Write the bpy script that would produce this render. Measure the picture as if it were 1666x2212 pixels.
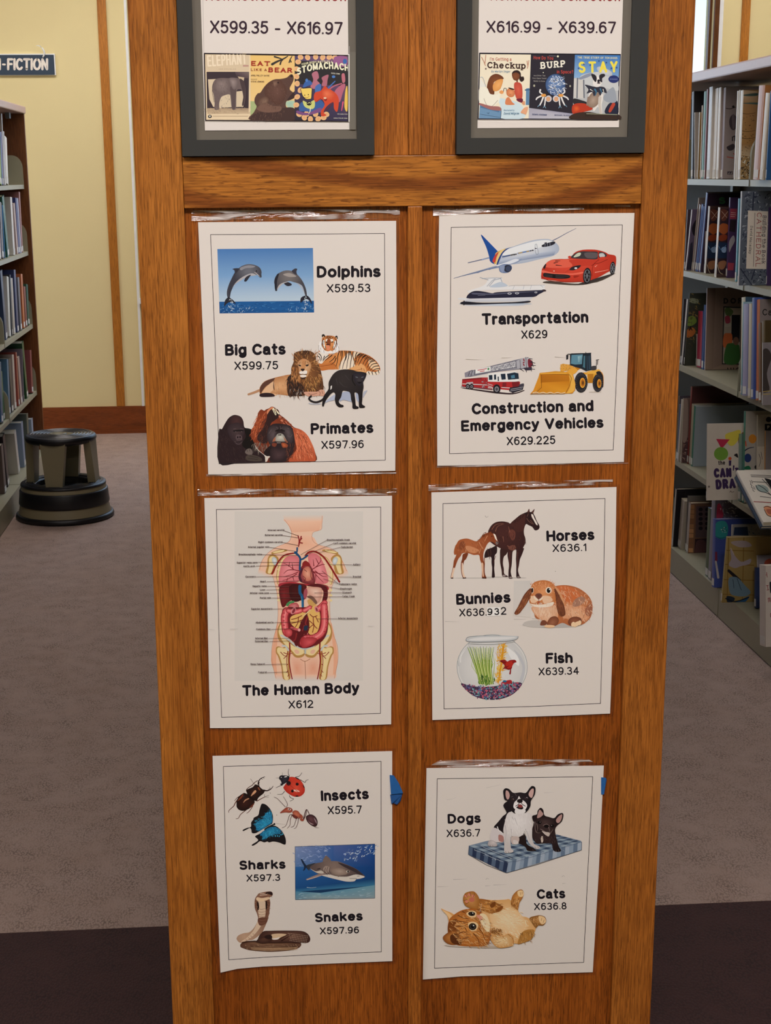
import bpy, bmesh, math, random
from mathutils import Vector, Matrix
import numpy as np
D = bpy.data; SC = bpy.context.scene; COL = SC.collection
for o in list(D.objects): D.objects.remove(o)

# ---------------------------------------------------------------- camera
F, PX, PY = 3260.563, 782.431, 1221.892          # focal length and principal point in pixels of the 1666x2212 frame
YAW, PIT, ROL = .0705781, .2548928, .0085547
CAM = Vector((-.182289, -1.701551, 1.47))
def _rot():
    cy, sy, cp, sp = math.cos(YAW), math.sin(YAW), math.cos(PIT), math.sin(PIT)
    f = Vector((sy*cp, cy*cp, -sp)); r = Vector((cy, -sy, 0)); d = f.cross(r)
    cr, sr = math.cos(ROL), math.sin(ROL)
    return r*cr + d*sr, d*cr - r*sr, f
RX, DN, FW = _rot()
cd = D.cameras.new('camera'); co = D.objects.new('camera', cd); COL.objects.link(co)
co.matrix_world = Matrix(((RX.x, -DN.x, -FW.x, CAM.x), (RX.y, -DN.y, -FW.y, CAM.y), (RX.z, -DN.z, -FW.z, CAM.z), (0, 0, 0, 1)))
cd.sensor_fit = 'HORIZONTAL'; cd.sensor_width = 36; cd.lens = F/1666*36
cd.shift_x = (833-PX)/1666; cd.shift_y = (PY-1106)/1666; cd.clip_start = .05; cd.clip_end = 100
SC.camera = co

# ---------------------------------------------------------------- world, lights, exposure
SC.view_settings.view_transform = 'Standard'; SC.view_settings.look = 'None'
SC.view_settings.gamma = 1; SC.view_settings.use_curve_mapping = False
SC.view_settings.exposure = 0.22
w = D.worlds.new('daylight'); SC.world = w; w.use_nodes = True
nt = w.node_tree; bg = nt.nodes['Background']
sky = nt.nodes.new('ShaderNodeTexSky'); sky.sky_type = 'HOSEK_WILKIE'; sky.turbidity = 5
sky.sun_direction = (-.5, -.5, .7)
nt.links.new(sky.outputs[0], bg.inputs[0]); bg.inputs[1].default_value = 7.0
def area(name, loc, rot, sx, sy, power, col):
    l = D.lights.new(name, 'AREA'); l.shape = 'RECTANGLE'; l.size = sx; l.size_y = sy; l.energy = power; l.color = col
    o = D.objects.new(name, l); COL.objects.link(o); o.location = loc; o.rotation_euler = rot; return o
WARM = (1.0, .925, .90); COOL = (.66, .82, 1.0)
LAMPS = [(0.1, -1.75, 46), (-1.6, -1.2, 22), (1.9, -1.2, 12), (-.78, 3.2, 7), (.85, 2.4, 3.5), (-.9, 5.9, 14.5), (1.0, 5.2, 8), (2.7, 6.2, 10), (-2.6, 5.6, 10)]
for i, (lx, ly, p) in enumerate(LAMPS):
    area('ceiling_lamp_glow', (lx, ly, 2.97), (0, 0, 0), 1.15, .55, p, WARM)
# daylight through the tall windows of the back wall and of the left wall
area('window_daylight', (.25, 7.12, 1.75), (math.radians(-90), 0, 0), 1.7, 1.9, 16, COOL)
area('window_daylight', (-4.35, 2.4, 1.7), (0, math.radians(-90), 0), 1.9, 3.4, 25, COOL)

# ---------------------------------------------------------------- pixel <-> place
def ray(x, y): return RX*((x-PX)/F) + DN*((y-PY)/F) + FW
def onY(x, y, Y): d = ray(x, y); return CAM + d*((Y-CAM.y)/d.y)
def onX(x, y, X): d = ray(x, y); return CAM + d*((X-CAM.x)/d.x)
def onZ(x, y, Z): d = ray(x, y); return CAM + d*((Z-CAM.z)/d.z)
def proj(P):
    q = Vector(P)-CAM; z = q.dot(FW); return (F*q.dot(RX)/z+PX, F*q.dot(DN)/z+PY)
def yat(px, X, z):                                   # depth at which a vertical column px meets the line X, z
    a, b = -1.0, 9.0
    s = 1 if X < CAM.x else -1
    for _ in range(40):
        m = (a+b)/2
        if (proj((X, m, z))[0]-px)*s < 0: a = m
        else: b = m
    return (a+b)/2
def xat(px, Y, z):
    a, b = -6.0, 6.0
    for _ in range(40):
        m = (a+b)/2
        if proj((m, Y, z))[0] < px: a = m
        else: b = m
    return (a+b)/2

# ---------------------------------------------------------------- materials
def lin(h, k=1.0):
    if isinstance(h, str):
        h = h.lstrip('#'); h = [int(h[i:i+2], 16)/255 for i in (0, 2, 4)]
    kk = k if isinstance(k, tuple) else (k, k, k)
    return tuple(min(.95, q*(c/12.92 if c <= .04045 else ((c+.055)/1.055)**2.4)) for c, q in zip(h, kk))
def newmat(name):
    m = D.materials.new(name); m.use_nodes = True; n = m.node_tree
    return m, n, n.nodes['Principled BSDF']
def N(n, t, **kw):
    o = n.nodes.new(t)
    for k, v in kw.items():
        if k in o.inputs: o.inputs[k].default_value = v
        else: setattr(o, k, v)
    return o
MATS = {}
def mat(name, col, rough=.5, metal=0, k=1.0, var=.06, vscale=30, bump=0, bscale=200, alpha=None):
    if name in MATS: return MATS[name]
    m, n, b = newmat(name); c = lin(col, k)
    tc = N(n, 'ShaderNodeTexCoord'); no = N(n, 'ShaderNodeTexNoise', Scale=vscale, Detail=3.0)
    n.links.new(tc.outputs['Object'], no.inputs['Vector'])
    mx = N(n, 'ShaderNodeMix', data_type='RGBA'); mx.inputs[6].default_value = (*[x*(1-var) for x in c], 1)
    mx.inputs[7].default_value = (*[min(1, x*(1+var)) for x in c], 1)
    n.links.new(no.outputs[0], mx.inputs[0]); n.links.new(mx.outputs[2], b.inputs['Base Color'])
    b.inputs['Roughness'].default_value = rough; b.inputs['Metallic'].default_value = metal
    if bump:
        n2 = N(n, 'ShaderNodeTexNoise', Scale=bscale, Detail=2.0); n.links.new(tc.outputs['Object'], n2.inputs['Vector'])
        bp = N(n, 'ShaderNodeBump', Strength=bump, Distance=.002); n.links.new(n2.outputs[0], bp.inputs['Height'])
        n.links.new(bp.outputs[0], b.inputs['Normal'])
    MATS[name] = m; return m
def ramp(n, src, stops):
    r = N(n, 'ShaderNodeValToRGB'); e = r.color_ramp.elements
    while len(e) < len(stops): e.new(.5)
    for i, (p, c) in enumerate(stops): e[i].position = p; e[i].color = (*c, 1)
    n.links.new(src, r.inputs[0]); return r
def wood(name, axis='z', light='#c07c3a', dark='#8a4a1a', pore='#5b2c0e', off=0, fig=.5, rough=.38, ticks=1.0, k=1.0):
    """Oiled oak: slow figure, fine fibre and dark open pores drawn out along the grain axis."""
    if name in MATS: return MATS[name]
    m, n, b = newmat(name)
    tc = N(n, 'ShaderNodeTexCoord')
    def mp(sx, sl):                                  # sx across the grain, sl along it
        q = N(n, 'ShaderNodeMapping'); s = {'z': (sx, sx, sl), 'x': (sl, sx, sx)}[axis]
        q.inputs['Scale'].default_value = s; q.inputs['Location'].default_value = (off, off*.37, off*1.7)
        n.links.new(tc.outputs['Object'], q.inputs[0]); return q
    n1 = N(n, 'ShaderNodeTexNoise', Scale=1.0, Detail=4.0, Distortion=fig*2); n.links.new(mp(16, 2.0).outputs[0], n1.inputs['Vector'])
    r1 = ramp(n, n1.outputs[0], [(.25, lin(dark, k)), (.75, lin(light, k))])
    n2 = N(n, 'ShaderNodeTexNoise', Scale=1.0, Detail=3.0, Distortion=.4); n.links.new(mp(620, 24).outputs[0], n2.inputs['Vector'])
    r2 = ramp(n, n2.outputs[0], [(.36, (.66, .6, .52)), (.64, (1.3, 1.3, 1.25))])
    m1 = N(n, 'ShaderNodeMix', data_type='RGBA', blend_type='MULTIPLY'); m1.inputs[0].default_value = .8
    n.links.new(r1.outputs[0], m1.inputs[6]); n.links.new(r2.outputs[0], m1.inputs[7])
    n3 = N(n, 'ShaderNodeTexNoise', Scale=1.0, Detail=3.0, Distortion=.6); n.links.new(mp(820, 52).outputs[0], n3.inputs['Vector'])
    nb = N(n, 'ShaderNodeTexNoise', Scale=1.0, Detail=2.0); n.links.new(mp(30, 7).outputs[0], nb.inputs['Vector'])
    ad = N(n, 'ShaderNodeMath', operation='MULTIPLY_ADD'); n.links.new(nb.outputs[0], ad.inputs[0]); ad.inputs[1].default_value = .35
    n.links.new(n3.outputs[0], ad.inputs[2])
    r3 = ramp(n, ad.outputs[0], [(.735, (0, 0, 0)), (.83, (1, 1, 1))])
    mu = N(n, 'ShaderNodeMath', operation='MULTIPLY'); n.links.new(r3.outputs[0], mu.inputs[0]); mu.inputs[1].default_value = .42*ticks
    m2 = N(n, 'ShaderNodeMix', data_type='RGBA'); n.links.new(mu.outputs[0], m2.inputs[0])
    n.links.new(m1.outputs[2], m2.inputs[6]); m2.inputs[7].default_value = (*lin(pore, k), 1)
    n.links.new(m2.outputs[2], b.inputs['Base Color'])
    b.inputs['Roughness'].default_value = rough; b.inputs['Coat Weight'].default_value = .08; b.inputs['Coat Roughness'].default_value = .3; b.inputs['Specular IOR Level'].default_value = .3
    bp = N(n, 'ShaderNodeBump', Strength=.35, Distance=.0009); bp.invert = True
    n.links.new(r3.outputs[0], bp.inputs['Height']); n.links.new(bp.outputs[0], b.inputs['Normal'])
    MATS[name] = m; return m
def cathedral(name, off=0, light='#b06f2b', dark='#84491a', k=1.0):
    """Plain-sawn oak rail: long flame figure running across with dark pores."""
    m, n, b = newmat(name)
    tc = N(n, 'ShaderNodeTexCoord')
    def mp(s, l=(0, 0, 0)):
        q = N(n, 'ShaderNodeMapping'); q.inputs['Scale'].default_value = s; q.inputs['Location'].default_value = l
        n.links.new(tc.outputs['Object'], q.inputs[0]); return q
    wv = N(n, 'ShaderNodeTexWave', wave_type='RINGS', rings_direction='SPHERICAL', Scale=1.0, Distortion=3.2, Detail=3.0)
    wv.inputs['Detail Scale'].default_value = 1.3
    n.links.new(mp((2.6, 4, 8.0), (.03*2.6+off, 0, -1.535*8.0)).outputs[0], wv.inputs['Vector'])
    r1 = ramp(n, wv.outputs[0], [(.08, lin(dark, k)), (.5, lin(light, k))])
    n2 = N(n, 'ShaderNodeTexNoise', Scale=1.0, Detail=2.0); n.links.new(mp((22, 520, 520)).outputs[0], n2.inputs['Vector'])
    r2 = ramp(n, n2.outputs[0], [(.38, (.6, .55, .5)), (.62, (1.2, 1.2, 1.15))])
    m1 = N(n, 'ShaderNodeMix', data_type='RGBA', blend_type='MULTIPLY'); m1.inputs[0].default_value = .8
    n.links.new(r1.outputs[0], m1.inputs[6]); n.links.new(r2.outputs[0], m1.inputs[7])
    n3 = N(n, 'ShaderNodeTexNoise', Scale=1.0, Detail=3.0, Distortion=.5); n.links.new(mp((60, 620, 620)).outputs[0], n3.inputs['Vector'])
    r3 = ramp(n, n3.outputs[0], [(.56, (0, 0, 0)), (.66, (.8, .8, .8))])
    m2 = N(n, 'ShaderNodeMix', data_type='RGBA'); n.links.new(r3.outputs[0], m2.inputs[0])
    n.links.new(m1.outputs[2], m2.inputs[6]); m2.inputs[7].default_value = (*lin('#63330f', k), 1)
    n.links.new(m2.outputs[2], b.inputs['Base Color'])
    b.inputs['Roughness'].default_value = .38; b.inputs['Coat Weight'].default_value = .08; b.inputs['Coat Roughness'].default_value = .3; b.inputs['Specular IOR Level'].default_value = .3
    bp = N(n, 'ShaderNodeBump', Strength=.1, Distance=.0004); bp.invert = True
    n.links.new(r3.outputs[0], bp.inputs['Height']); n.links.new(bp.outputs[0], b.inputs['Normal'])
    return m
def carpet(name, c1, c2, speck, k=1.0, sheen=.12):
    m, n, b = newmat(name)
    tc = N(n, 'ShaderNodeTexCoord')
    big = N(n, 'ShaderNodeTexNoise', Scale=9.0, Detail=3.0); n.links.new(tc.outputs['Object'], big.inputs['Vector'])
    r1 = ramp(n, big.outputs[0], [(.25, lin(c1, k)), (.75, lin(c2, k))])
    st = N(n, 'ShaderNodeMapping'); st.inputs['Scale'].default_value = (1, .55, 1); st.inputs['Rotation'].default_value = (0, 0, .5)
    n.links.new(tc.outputs['Object'], st.inputs[0])
    vo = N(n, 'ShaderNodeTexVoronoi', Scale=250.0, feature='F1'); n.links.new(st.outputs[0], vo.inputs['Vector'])
    cl = N(n, 'ShaderNodeTexNoise', Scale=17.0, Detail=4.0); n.links.new(tc.outputs['Object'], cl.inputs['Vector'])
    rc = ramp(n, cl.outputs[0], [(.32, (.05, .05, .05)), (.72, (.6, .6, .6))])
    rv = ramp(n, vo.outputs['Distance'], [(.42, (0, 0, 0)), (.66, (1, 1, 1))])
    mu = N(n, 'ShaderNodeMath', operation='MULTIPLY'); n.links.new(rc.outputs[0], mu.inputs[0]); n.links.new(rv.outputs[0], mu.inputs[1])
    m2 = N(n, 'ShaderNodeMix', data_type='RGBA'); n.links.new(mu.outputs[0], m2.inputs[0]); n.links.new(r1.outputs[0], m2.inputs[6])
    m2.inputs[7].default_value = (*lin(speck, k), 1)
    n.links.new(m2.outputs[2], b.inputs['Base Color']); b.inputs['Roughness'].default_value = .95
    b.inputs['Sheen Weight'].default_value = sheen; b.inputs['Sheen Roughness'].default_value = .5
    bp = N(n, 'ShaderNodeBump', Strength=.6, Distance=.002); bp.invert = True
    n.links.new(vo.outputs['Distance'], bp.inputs['Height']); n.links.new(bp.outputs[0], b.inputs['Normal'])
    return m
# printed ink: the colour of every face is stored on the mesh
mp_, n_, b_ = newmat('printed_ink')
at_ = N(n_, 'ShaderNodeVertexColor'); at_.layer_name = 'ink'
n_.links.new(at_.outputs[0], b_.inputs['Base Color']); b_.inputs['Roughness'].default_value = .55
b_.inputs['Specular IOR Level'].default_value = .25
INK = mp_
def clearmat(name, tint=(1, 1, 1), gl=.12, rough=.12, bump=0, bscale=60, glint=0.0, ax=(1, 1, 1)):
    """Thin clear plastic film: lets the surface behind through and mirrors the lamps."""
    m = D.materials.new(name); m.use_nodes = True; n = m.node_tree; n.nodes.remove(n.nodes['Principled BSDF'])
    out = n.nodes['Material Output']
    tr = N(n, 'ShaderNodeBsdfTransparent'); tr.inputs[0].default_value = (*tint, 1)
    g = N(n, 'ShaderNodeBsdfGlossy'); g.inputs['Roughness'].default_value = rough
    df = N(n, 'ShaderNodeBsdfDiffuse'); df.inputs[0].default_value = (.85, .8, .78, 1)
    mx = N(n, 'ShaderNodeMixShader'); mx.inputs[0].default_value = gl+.035; n.links.new(tr.outputs[0], mx.inputs[1]); n.links.new(g.outputs[0], mx.inputs[2])
    last = mx
    if glint:  # pale diffuse streaks: highlights on the wrinkles painted into the film
        tc = N(n, 'ShaderNodeTexCoord'); q = N(n, 'ShaderNodeMapping'); q.inputs['Scale'].default_value = ax
        n.links.new(tc.outputs['Object'], q.inputs[0])
        no = N(n, 'ShaderNodeTexNoise', Scale=bscale, Detail=3.0, Distortion=1.2); n.links.new(q.outputs[0], no.inputs['Vector'])
        rr = ramp(n, no.outputs[0], [(.44, (0, 0, 0)), (.68, (glint, glint, glint))])
        m2 = N(n, 'ShaderNodeMixShader'); n.links.new(rr.outputs[0], m2.inputs[0]); n.links.new(mx.outputs[0], m2.inputs[1]); n.links.new(df.outputs[0], m2.inputs[2]); last = m2
        if bump:
            bp = N(n, 'ShaderNodeBump', Strength=bump, Distance=.004); n.links.new(no.outputs[0], bp.inputs['Height']); n.links.new(bp.outputs[0], g.inputs['Normal'])
    n.links.new(last.outputs[0], out.inputs[0]); return m

# ---------------------------------------------------------------- objects
def tag(o, label=None, cat=None, group=None, kind=None):
    if label: o['label'] = label
    if cat: o['category'] = cat
    if group: o['group'] = group
    if kind: o['kind'] = kind
    return o
ORI = {}
def thing(name, loc, label, cat, group=None):
    o = D.objects.new(name, None); COL.objects.link(o); o.location = loc; o.empty_display_size = .05
    ORI[o.name] = Vector(loc); return tag(o, label, cat, group)
def mesh(name, vs, fs, m, parent=None, origin=None, smooth=False, cols=None):
    """World-space verts; stored relative to the thing's own origin."""
    if origin is None:
        origin = ORI[parent.name] if parent else Vector(vs[0])
    O = Vector(origin)
    me = D.meshes.new(name); me.from_pydata([tuple(Vector(v)-O) for v in vs], [], fs)
    o = D.objects.new(name, me); COL.objects.link(o); me.materials.append(m)
    if smooth:
        for p in me.polygons: p.use_smooth = True
    if cols is not None:
        ca = me.color_attributes.new('ink', 'FLOAT_COLOR', 'POINT')
        ca.data.foreach_set('color', np.array([(*c, 1) for c in cols], dtype=np.float32).ravel())
    if parent:
        o.parent = parent; o.location = O-ORI[parent.name]
    else: o.location = O
    ORI[o.name] = O; me.update(); return o
class MB:
    def __init__(s): s.v = []; s.f = []
    def add(s, vs, fs):
        k = len(s.v); s.v += [Vector(v) for v in vs]; s.f += [tuple(i+k for i in f) for f in fs]; return s
    def box(s, a, b, ch=0):
        """Axis box a..b with optional chamfer on all edges."""
        a = Vector(a); b = Vector(b); lo = Vector([min(a[i], b[i]) for i in range(3)]); hi = Vector([max(a[i], b[i]) for i in range(3)])
        if not ch:
            c = [(x, y, z) for z in (lo.z, hi.z) for y in (lo.y, hi.y) for x in (lo.x, hi.x)]
            return s.add(c, [(0, 2, 3, 1), (4, 5, 7, 6), (0, 1, 5, 4), (2, 6, 7, 3), (0, 4, 6, 2), (1, 3, 7, 5)])
        bm = bmesh.new(); bmesh.ops.create_cube(bm, size=1)
        for v in bm.verts: v.co = Vector([lo[i]+(v.co[i]+.5)*(hi[i]-lo[i]) for i in range(3)])
        bmesh.ops.bevel(bm, geom=bm.edges[:], offset=ch, segments=2, affect='EDGES', profile=.5)
        bm.verts.index_update()
        s.add([v.co for v in bm.verts], [[v.index for v in f.verts] for f in bm.faces]); bm.free(); return s
    def hexa(s, c):
        """Eight corners: 0-3 near ring, 4-7 far ring, same order."""
        return s.add(c, [(0, 1, 2, 3), (7, 6, 5, 4), (0, 4, 5, 1), (1, 5, 6, 2), (2, 6, 7, 3), (3, 7, 4, 0)])
    def lathe(s, c, prof, n=48, a0=0, a1=360):
        k = len(s.v); full = abs(a1-a0) >= 360; m = n if full else n+1
        for r, z in prof:
            for i in range(m):
                t = math.radians(a0+(a1-a0)*i/n); s.v.append(Vector((c[0]+r*math.cos(t), c[1]+r*math.sin(t), c[2]+z)))
        for j in range(len(prof)-1):
            for i in range(n if not full else m):
                i2 = (i+1) % m if full else i+1
                s.f.append((k+j*m+i, k+j*m+i2, k+(j+1)*m+i2, k+(j+1)*m+i))
        return s
    def tube(s, pts, r, n=8):
        pts = [Vector(p) for p in pts]; k = len(s.v)
        for i, p in enumerate(pts):
            t = (pts[min(i+1, len(pts)-1)]-pts[max(i-1, 0)]).normalized()
            u = t.orthogonal().normalized(); v = t.cross(u)
            rr = r[i] if isinstance(r, (list, tuple)) else r
            for j in range(n):
                a = 2*math.pi*j/n; s.v.append(p+(u*math.cos(a)+v*math.sin(a))*rr)
        for i in range(len(pts)-1):
            for j in range(n):
                j2 = (j+1) % n; s.f.append((k+i*n+j, k+i*n+j2, k+(i+1)*n+j2, k+(i+1)*n+j))
        s.f.append(tuple(k+j for j in range(n))[::-1]); s.f.append(tuple(k+(len(pts)-1)*n+j for j in range(n))); return s
    def build(s, name, m, parent=None, smooth=False, origin=None): return mesh(name, s.v, s.f, m, parent, origin, smooth)
def bx(name, a, b, m, parent=None, ch=0, kind=None, origin=None):
    o = MB().box(a, b, ch).build(name, m, parent, origin=origin)
    if kind: o['kind'] = kind
    return o

# ---------------------------------------------------------------- flat printing: shapes and stroke lettering
def P(s): return [tuple(float(c) for c in t.split(',')) for t in s.split()] if isinstance(s, str) else list(s)
def crom(p, closed=True, n=4):
    m = len(p); out = []
    if m < 3: return p
    for i in range(m if closed else m-1):
        g = lambda j: p[j % m] if closed else p[max(0, min(m-1, j))]
        a, b, c, d = g(i-1), g(i), g(i+1), g(i+2)
        for k in range(n):
            t = k/n; t2 = t*t; t3 = t2*t
            out.append(tuple(.5*(2*b[q]+(c[q]-a[q])*t+(2*a[q]-5*b[q]+4*c[q]-d[q])*t2+(3*b[q]-a[q]-3*c[q]+d[q])*t3) for q in (0, 1)))
    if not closed: out.append(p[-1])
    return out
def inside(x, y, p):
    c = False; j = len(p)-1
    for i in range(len(p)):
        if (p[i][1] > y) != (p[j][1] > y) and x < (p[j][0]-p[i][0])*(y-p[i][1])/(p[j][1]-p[i][1])+p[i][0]: c = not c
        j = i
    return c
G = {'A': "0,0 .39,1 .78,0|.14,.34 .64,.34", 'B': "0,0 0,1 .36,1 @.36,.76,.24,.24,90,-90 0,.52|.36,.52 @.38,.26,.28,.26,90,-90 0,0", 'C': "@.42,.5,.42,.5,42,318",
'D': "0,0 0,1 .3,1 @.3,.5,.4,.5,90,-90 .3,0 0,0", 'E': ".6,1 0,1 0,0 .62,0|0,.52 .55,.52", 'F': ".58,1 0,1 0,0|0,.52 .5,.52", 'G': "@.44,.5,.44,.5,42,310 .8,.2 .8,.45 .5,.45",
'H': "0,0 0,1|.7,0 .7,1|0,.52 .7,.52", 'I': "0,0 0,1", 'J': ".4,1 .4,.25 @.2,.25,.2,.25,0,-180", 'K': "0,0 0,1|.65,1 0,.38|.25,.6 .7,0", 'L': "0,1 0,0 .55,0",
'M': "0,0 0,1 .42,.1 .84,1 .84,0", 'N': "0,0 0,1 .68,0 .68,1", 'O': "@.45,.5,.45,.5,90,450", 'P': "0,0 0,1 .36,1 @.36,.74,.27,.26,90,-90 0,.48", 'Q': "@.45,.5,.45,.5,90,450|.55,.25 .9,-.05",
'R': "0,0 0,1 .36,1 @.36,.74,.27,.26,90,-90 0,.48|.36,.48 .66,0", 'S': "@.33,.76,.3,.24,30,270 @.33,.26,.33,.26,90,-150", 'T': "0,1 .76,1|.38,1 .38,0",
'U': "0,1 0,.34 @.34,.34,.34,.34,180,360 .68,1", 'V': "0,1 .38,0 .76,1", 'W': "0,1 .26,0 .52,1 .78,0 1.04,1", 'X': "0,0 .7,1|0,1 .7,0", 'Y': "0,1 .37,.45 .74,1|.37,.45 .37,0", 'Z': "0,1 .65,1 0,0 .68,0",
'a': ".04,.52 @.27,.5,.24,.22,150,0 .51,.12 .56,0|.51,.42 .24,.4 @.23,.2,.23,.2,90,270 .36,.02 .51,.16", 'b': "0,1 0,0|@.29,.36,.29,.36,0,360", 'c': "@.3,.36,.3,.36,45,315", 'd': ".58,1 .58,0|@.29,.36,.29,.36,0,360",
'e': ".01,.38 .6,.38 @.3,.36,.3,.36,3,318", 'f': ".4,.99 @.3,.8,.15,.2,90,180 .15,0|0,.7 .34,.7", 'g': ".58,.72 .58,-.05 @.3,-.05,.28,.23,0,-150|@.29,.36,.29,.36,0,360", 'h': "0,1 0,0|0,.42 @.27,.44,.27,.28,180,0 .54,0",
'i': "0,.72 0,0|0,.99 0,1", 'j': ".1,.72 .1,-.1 @-.02,-.1,.12,.15,0,-100|.1,.99 .1,1", 'k': "0,1 0,0|.5,.72 0,.28|.2,.45 .54,0", 'l': "0,1 0,0", 'm': "0,.72 0,0|0,.46 @.22,.46,.22,.26,180,0 .44,0|.44,.46 @.66,.46,.22,.26,180,0 .88,0",
'n': "0,.72 0,0|0,.42 @.26,.44,.26,.28,180,0 .52,0", 'o': "@.31,.36,.31,.36,0,360", 'p': "0,.72 0,-.28|@.29,.36,.29,.36,0,360", 'q': ".58,.72 .58,-.28|@.29,.36,.29,.36,0,360", 'r': "0,.72 0,0|0,.4 @.24,.42,.24,.28,180,70",
's': "@.25,.54,.22,.18,30,270 @.25,.18,.25,.18,90,-150", 't': ".15,.98 .15,.15 @.3,.15,.15,.15,180,280|0,.7 .36,.7", 'u': "0,.72 0,.28 @.26,.28,.26,.28,180,360|.52,.72 .52,0", 'v': "0,.72 .27,0 .54,.72", 'w': "0,.72 .2,0 .4,.72 .6,0 .8,.72",
'x': "0,.72 .5,0|0,0 .5,.72", 'y': "0,.72 .28,0|.56,.72 .22,-.18 .05,-.27", 'z': "0,.72 .5,.72 0,0 .52,0",
'0': "@.3,.5,.3,.5,90,450", '1': ".02,.78 .25,1 .25,0", '2': "@.3,.71,.29,.29,165,-25 0,0 .62,0", '3': "@.28,.76,.26,.24,150,-90 @.28,.26,.3,.27,90,-150", '4': ".46,0 .46,1 0,.3 .64,.3", '5': ".54,1 .1,1 .04,.54 @.28,.33,.3,.33,130,-150",
'6': "@.31,.32,.29,.32,0,360|@.36,.58,.34,.42,55,180 .02,.3", '7': "0,1 .6,1 .22,0", '8': "@.3,.76,.24,.24,0,360|@.3,.27,.29,.27,0,360", '9': "@.29,.68,.29,.32,0,360|.58,.7 @.24,.42,.34,.42,0,-125",
'.': "0,.03 0,.04", ',': "0,.05 -.05,-.12", '-': "0,.36 .35,.36", "'": "0,1 0,.78", '?': "@.25,.75,.25,.25,170,-60 .25,.4 .25,.28|.25,0 .25,.02", '&': ".65,0 .15,.7 @.28,.8,.16,.18,200,-30 .05,.3 @.25,.22,.22,.22,150,330 .62,.45"}
_gc = {}
def glyph(ch):
    if ch in _gc: return _gc[ch]
    out = []
    for st in G[ch].split('|'):
        pts = []
        for t in st.split():
            if t[0] == '@':
                cx, cy, rx, ry, a0, a1 = [float(c) for c in t[1:].split(',')]
                n = max(3, int(abs(a1-a0)/26))
                for i in range(n+1):
                    a = math.radians(a0+(a1-a0)*i/n); pts.append((cx+rx*math.cos(a), cy+ry*math.sin(a)))
            else: pts.append(tuple(float(c) for c in t.split(',')))
        q = [pts[0]]
        for p in pts[1:]:
            if math.hypot(p[0]-q[-1][0], p[1]-q[-1][1]) > 1e-4: q.append(p)
        out.append(q)
    _gc[ch] = out; return out
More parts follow.
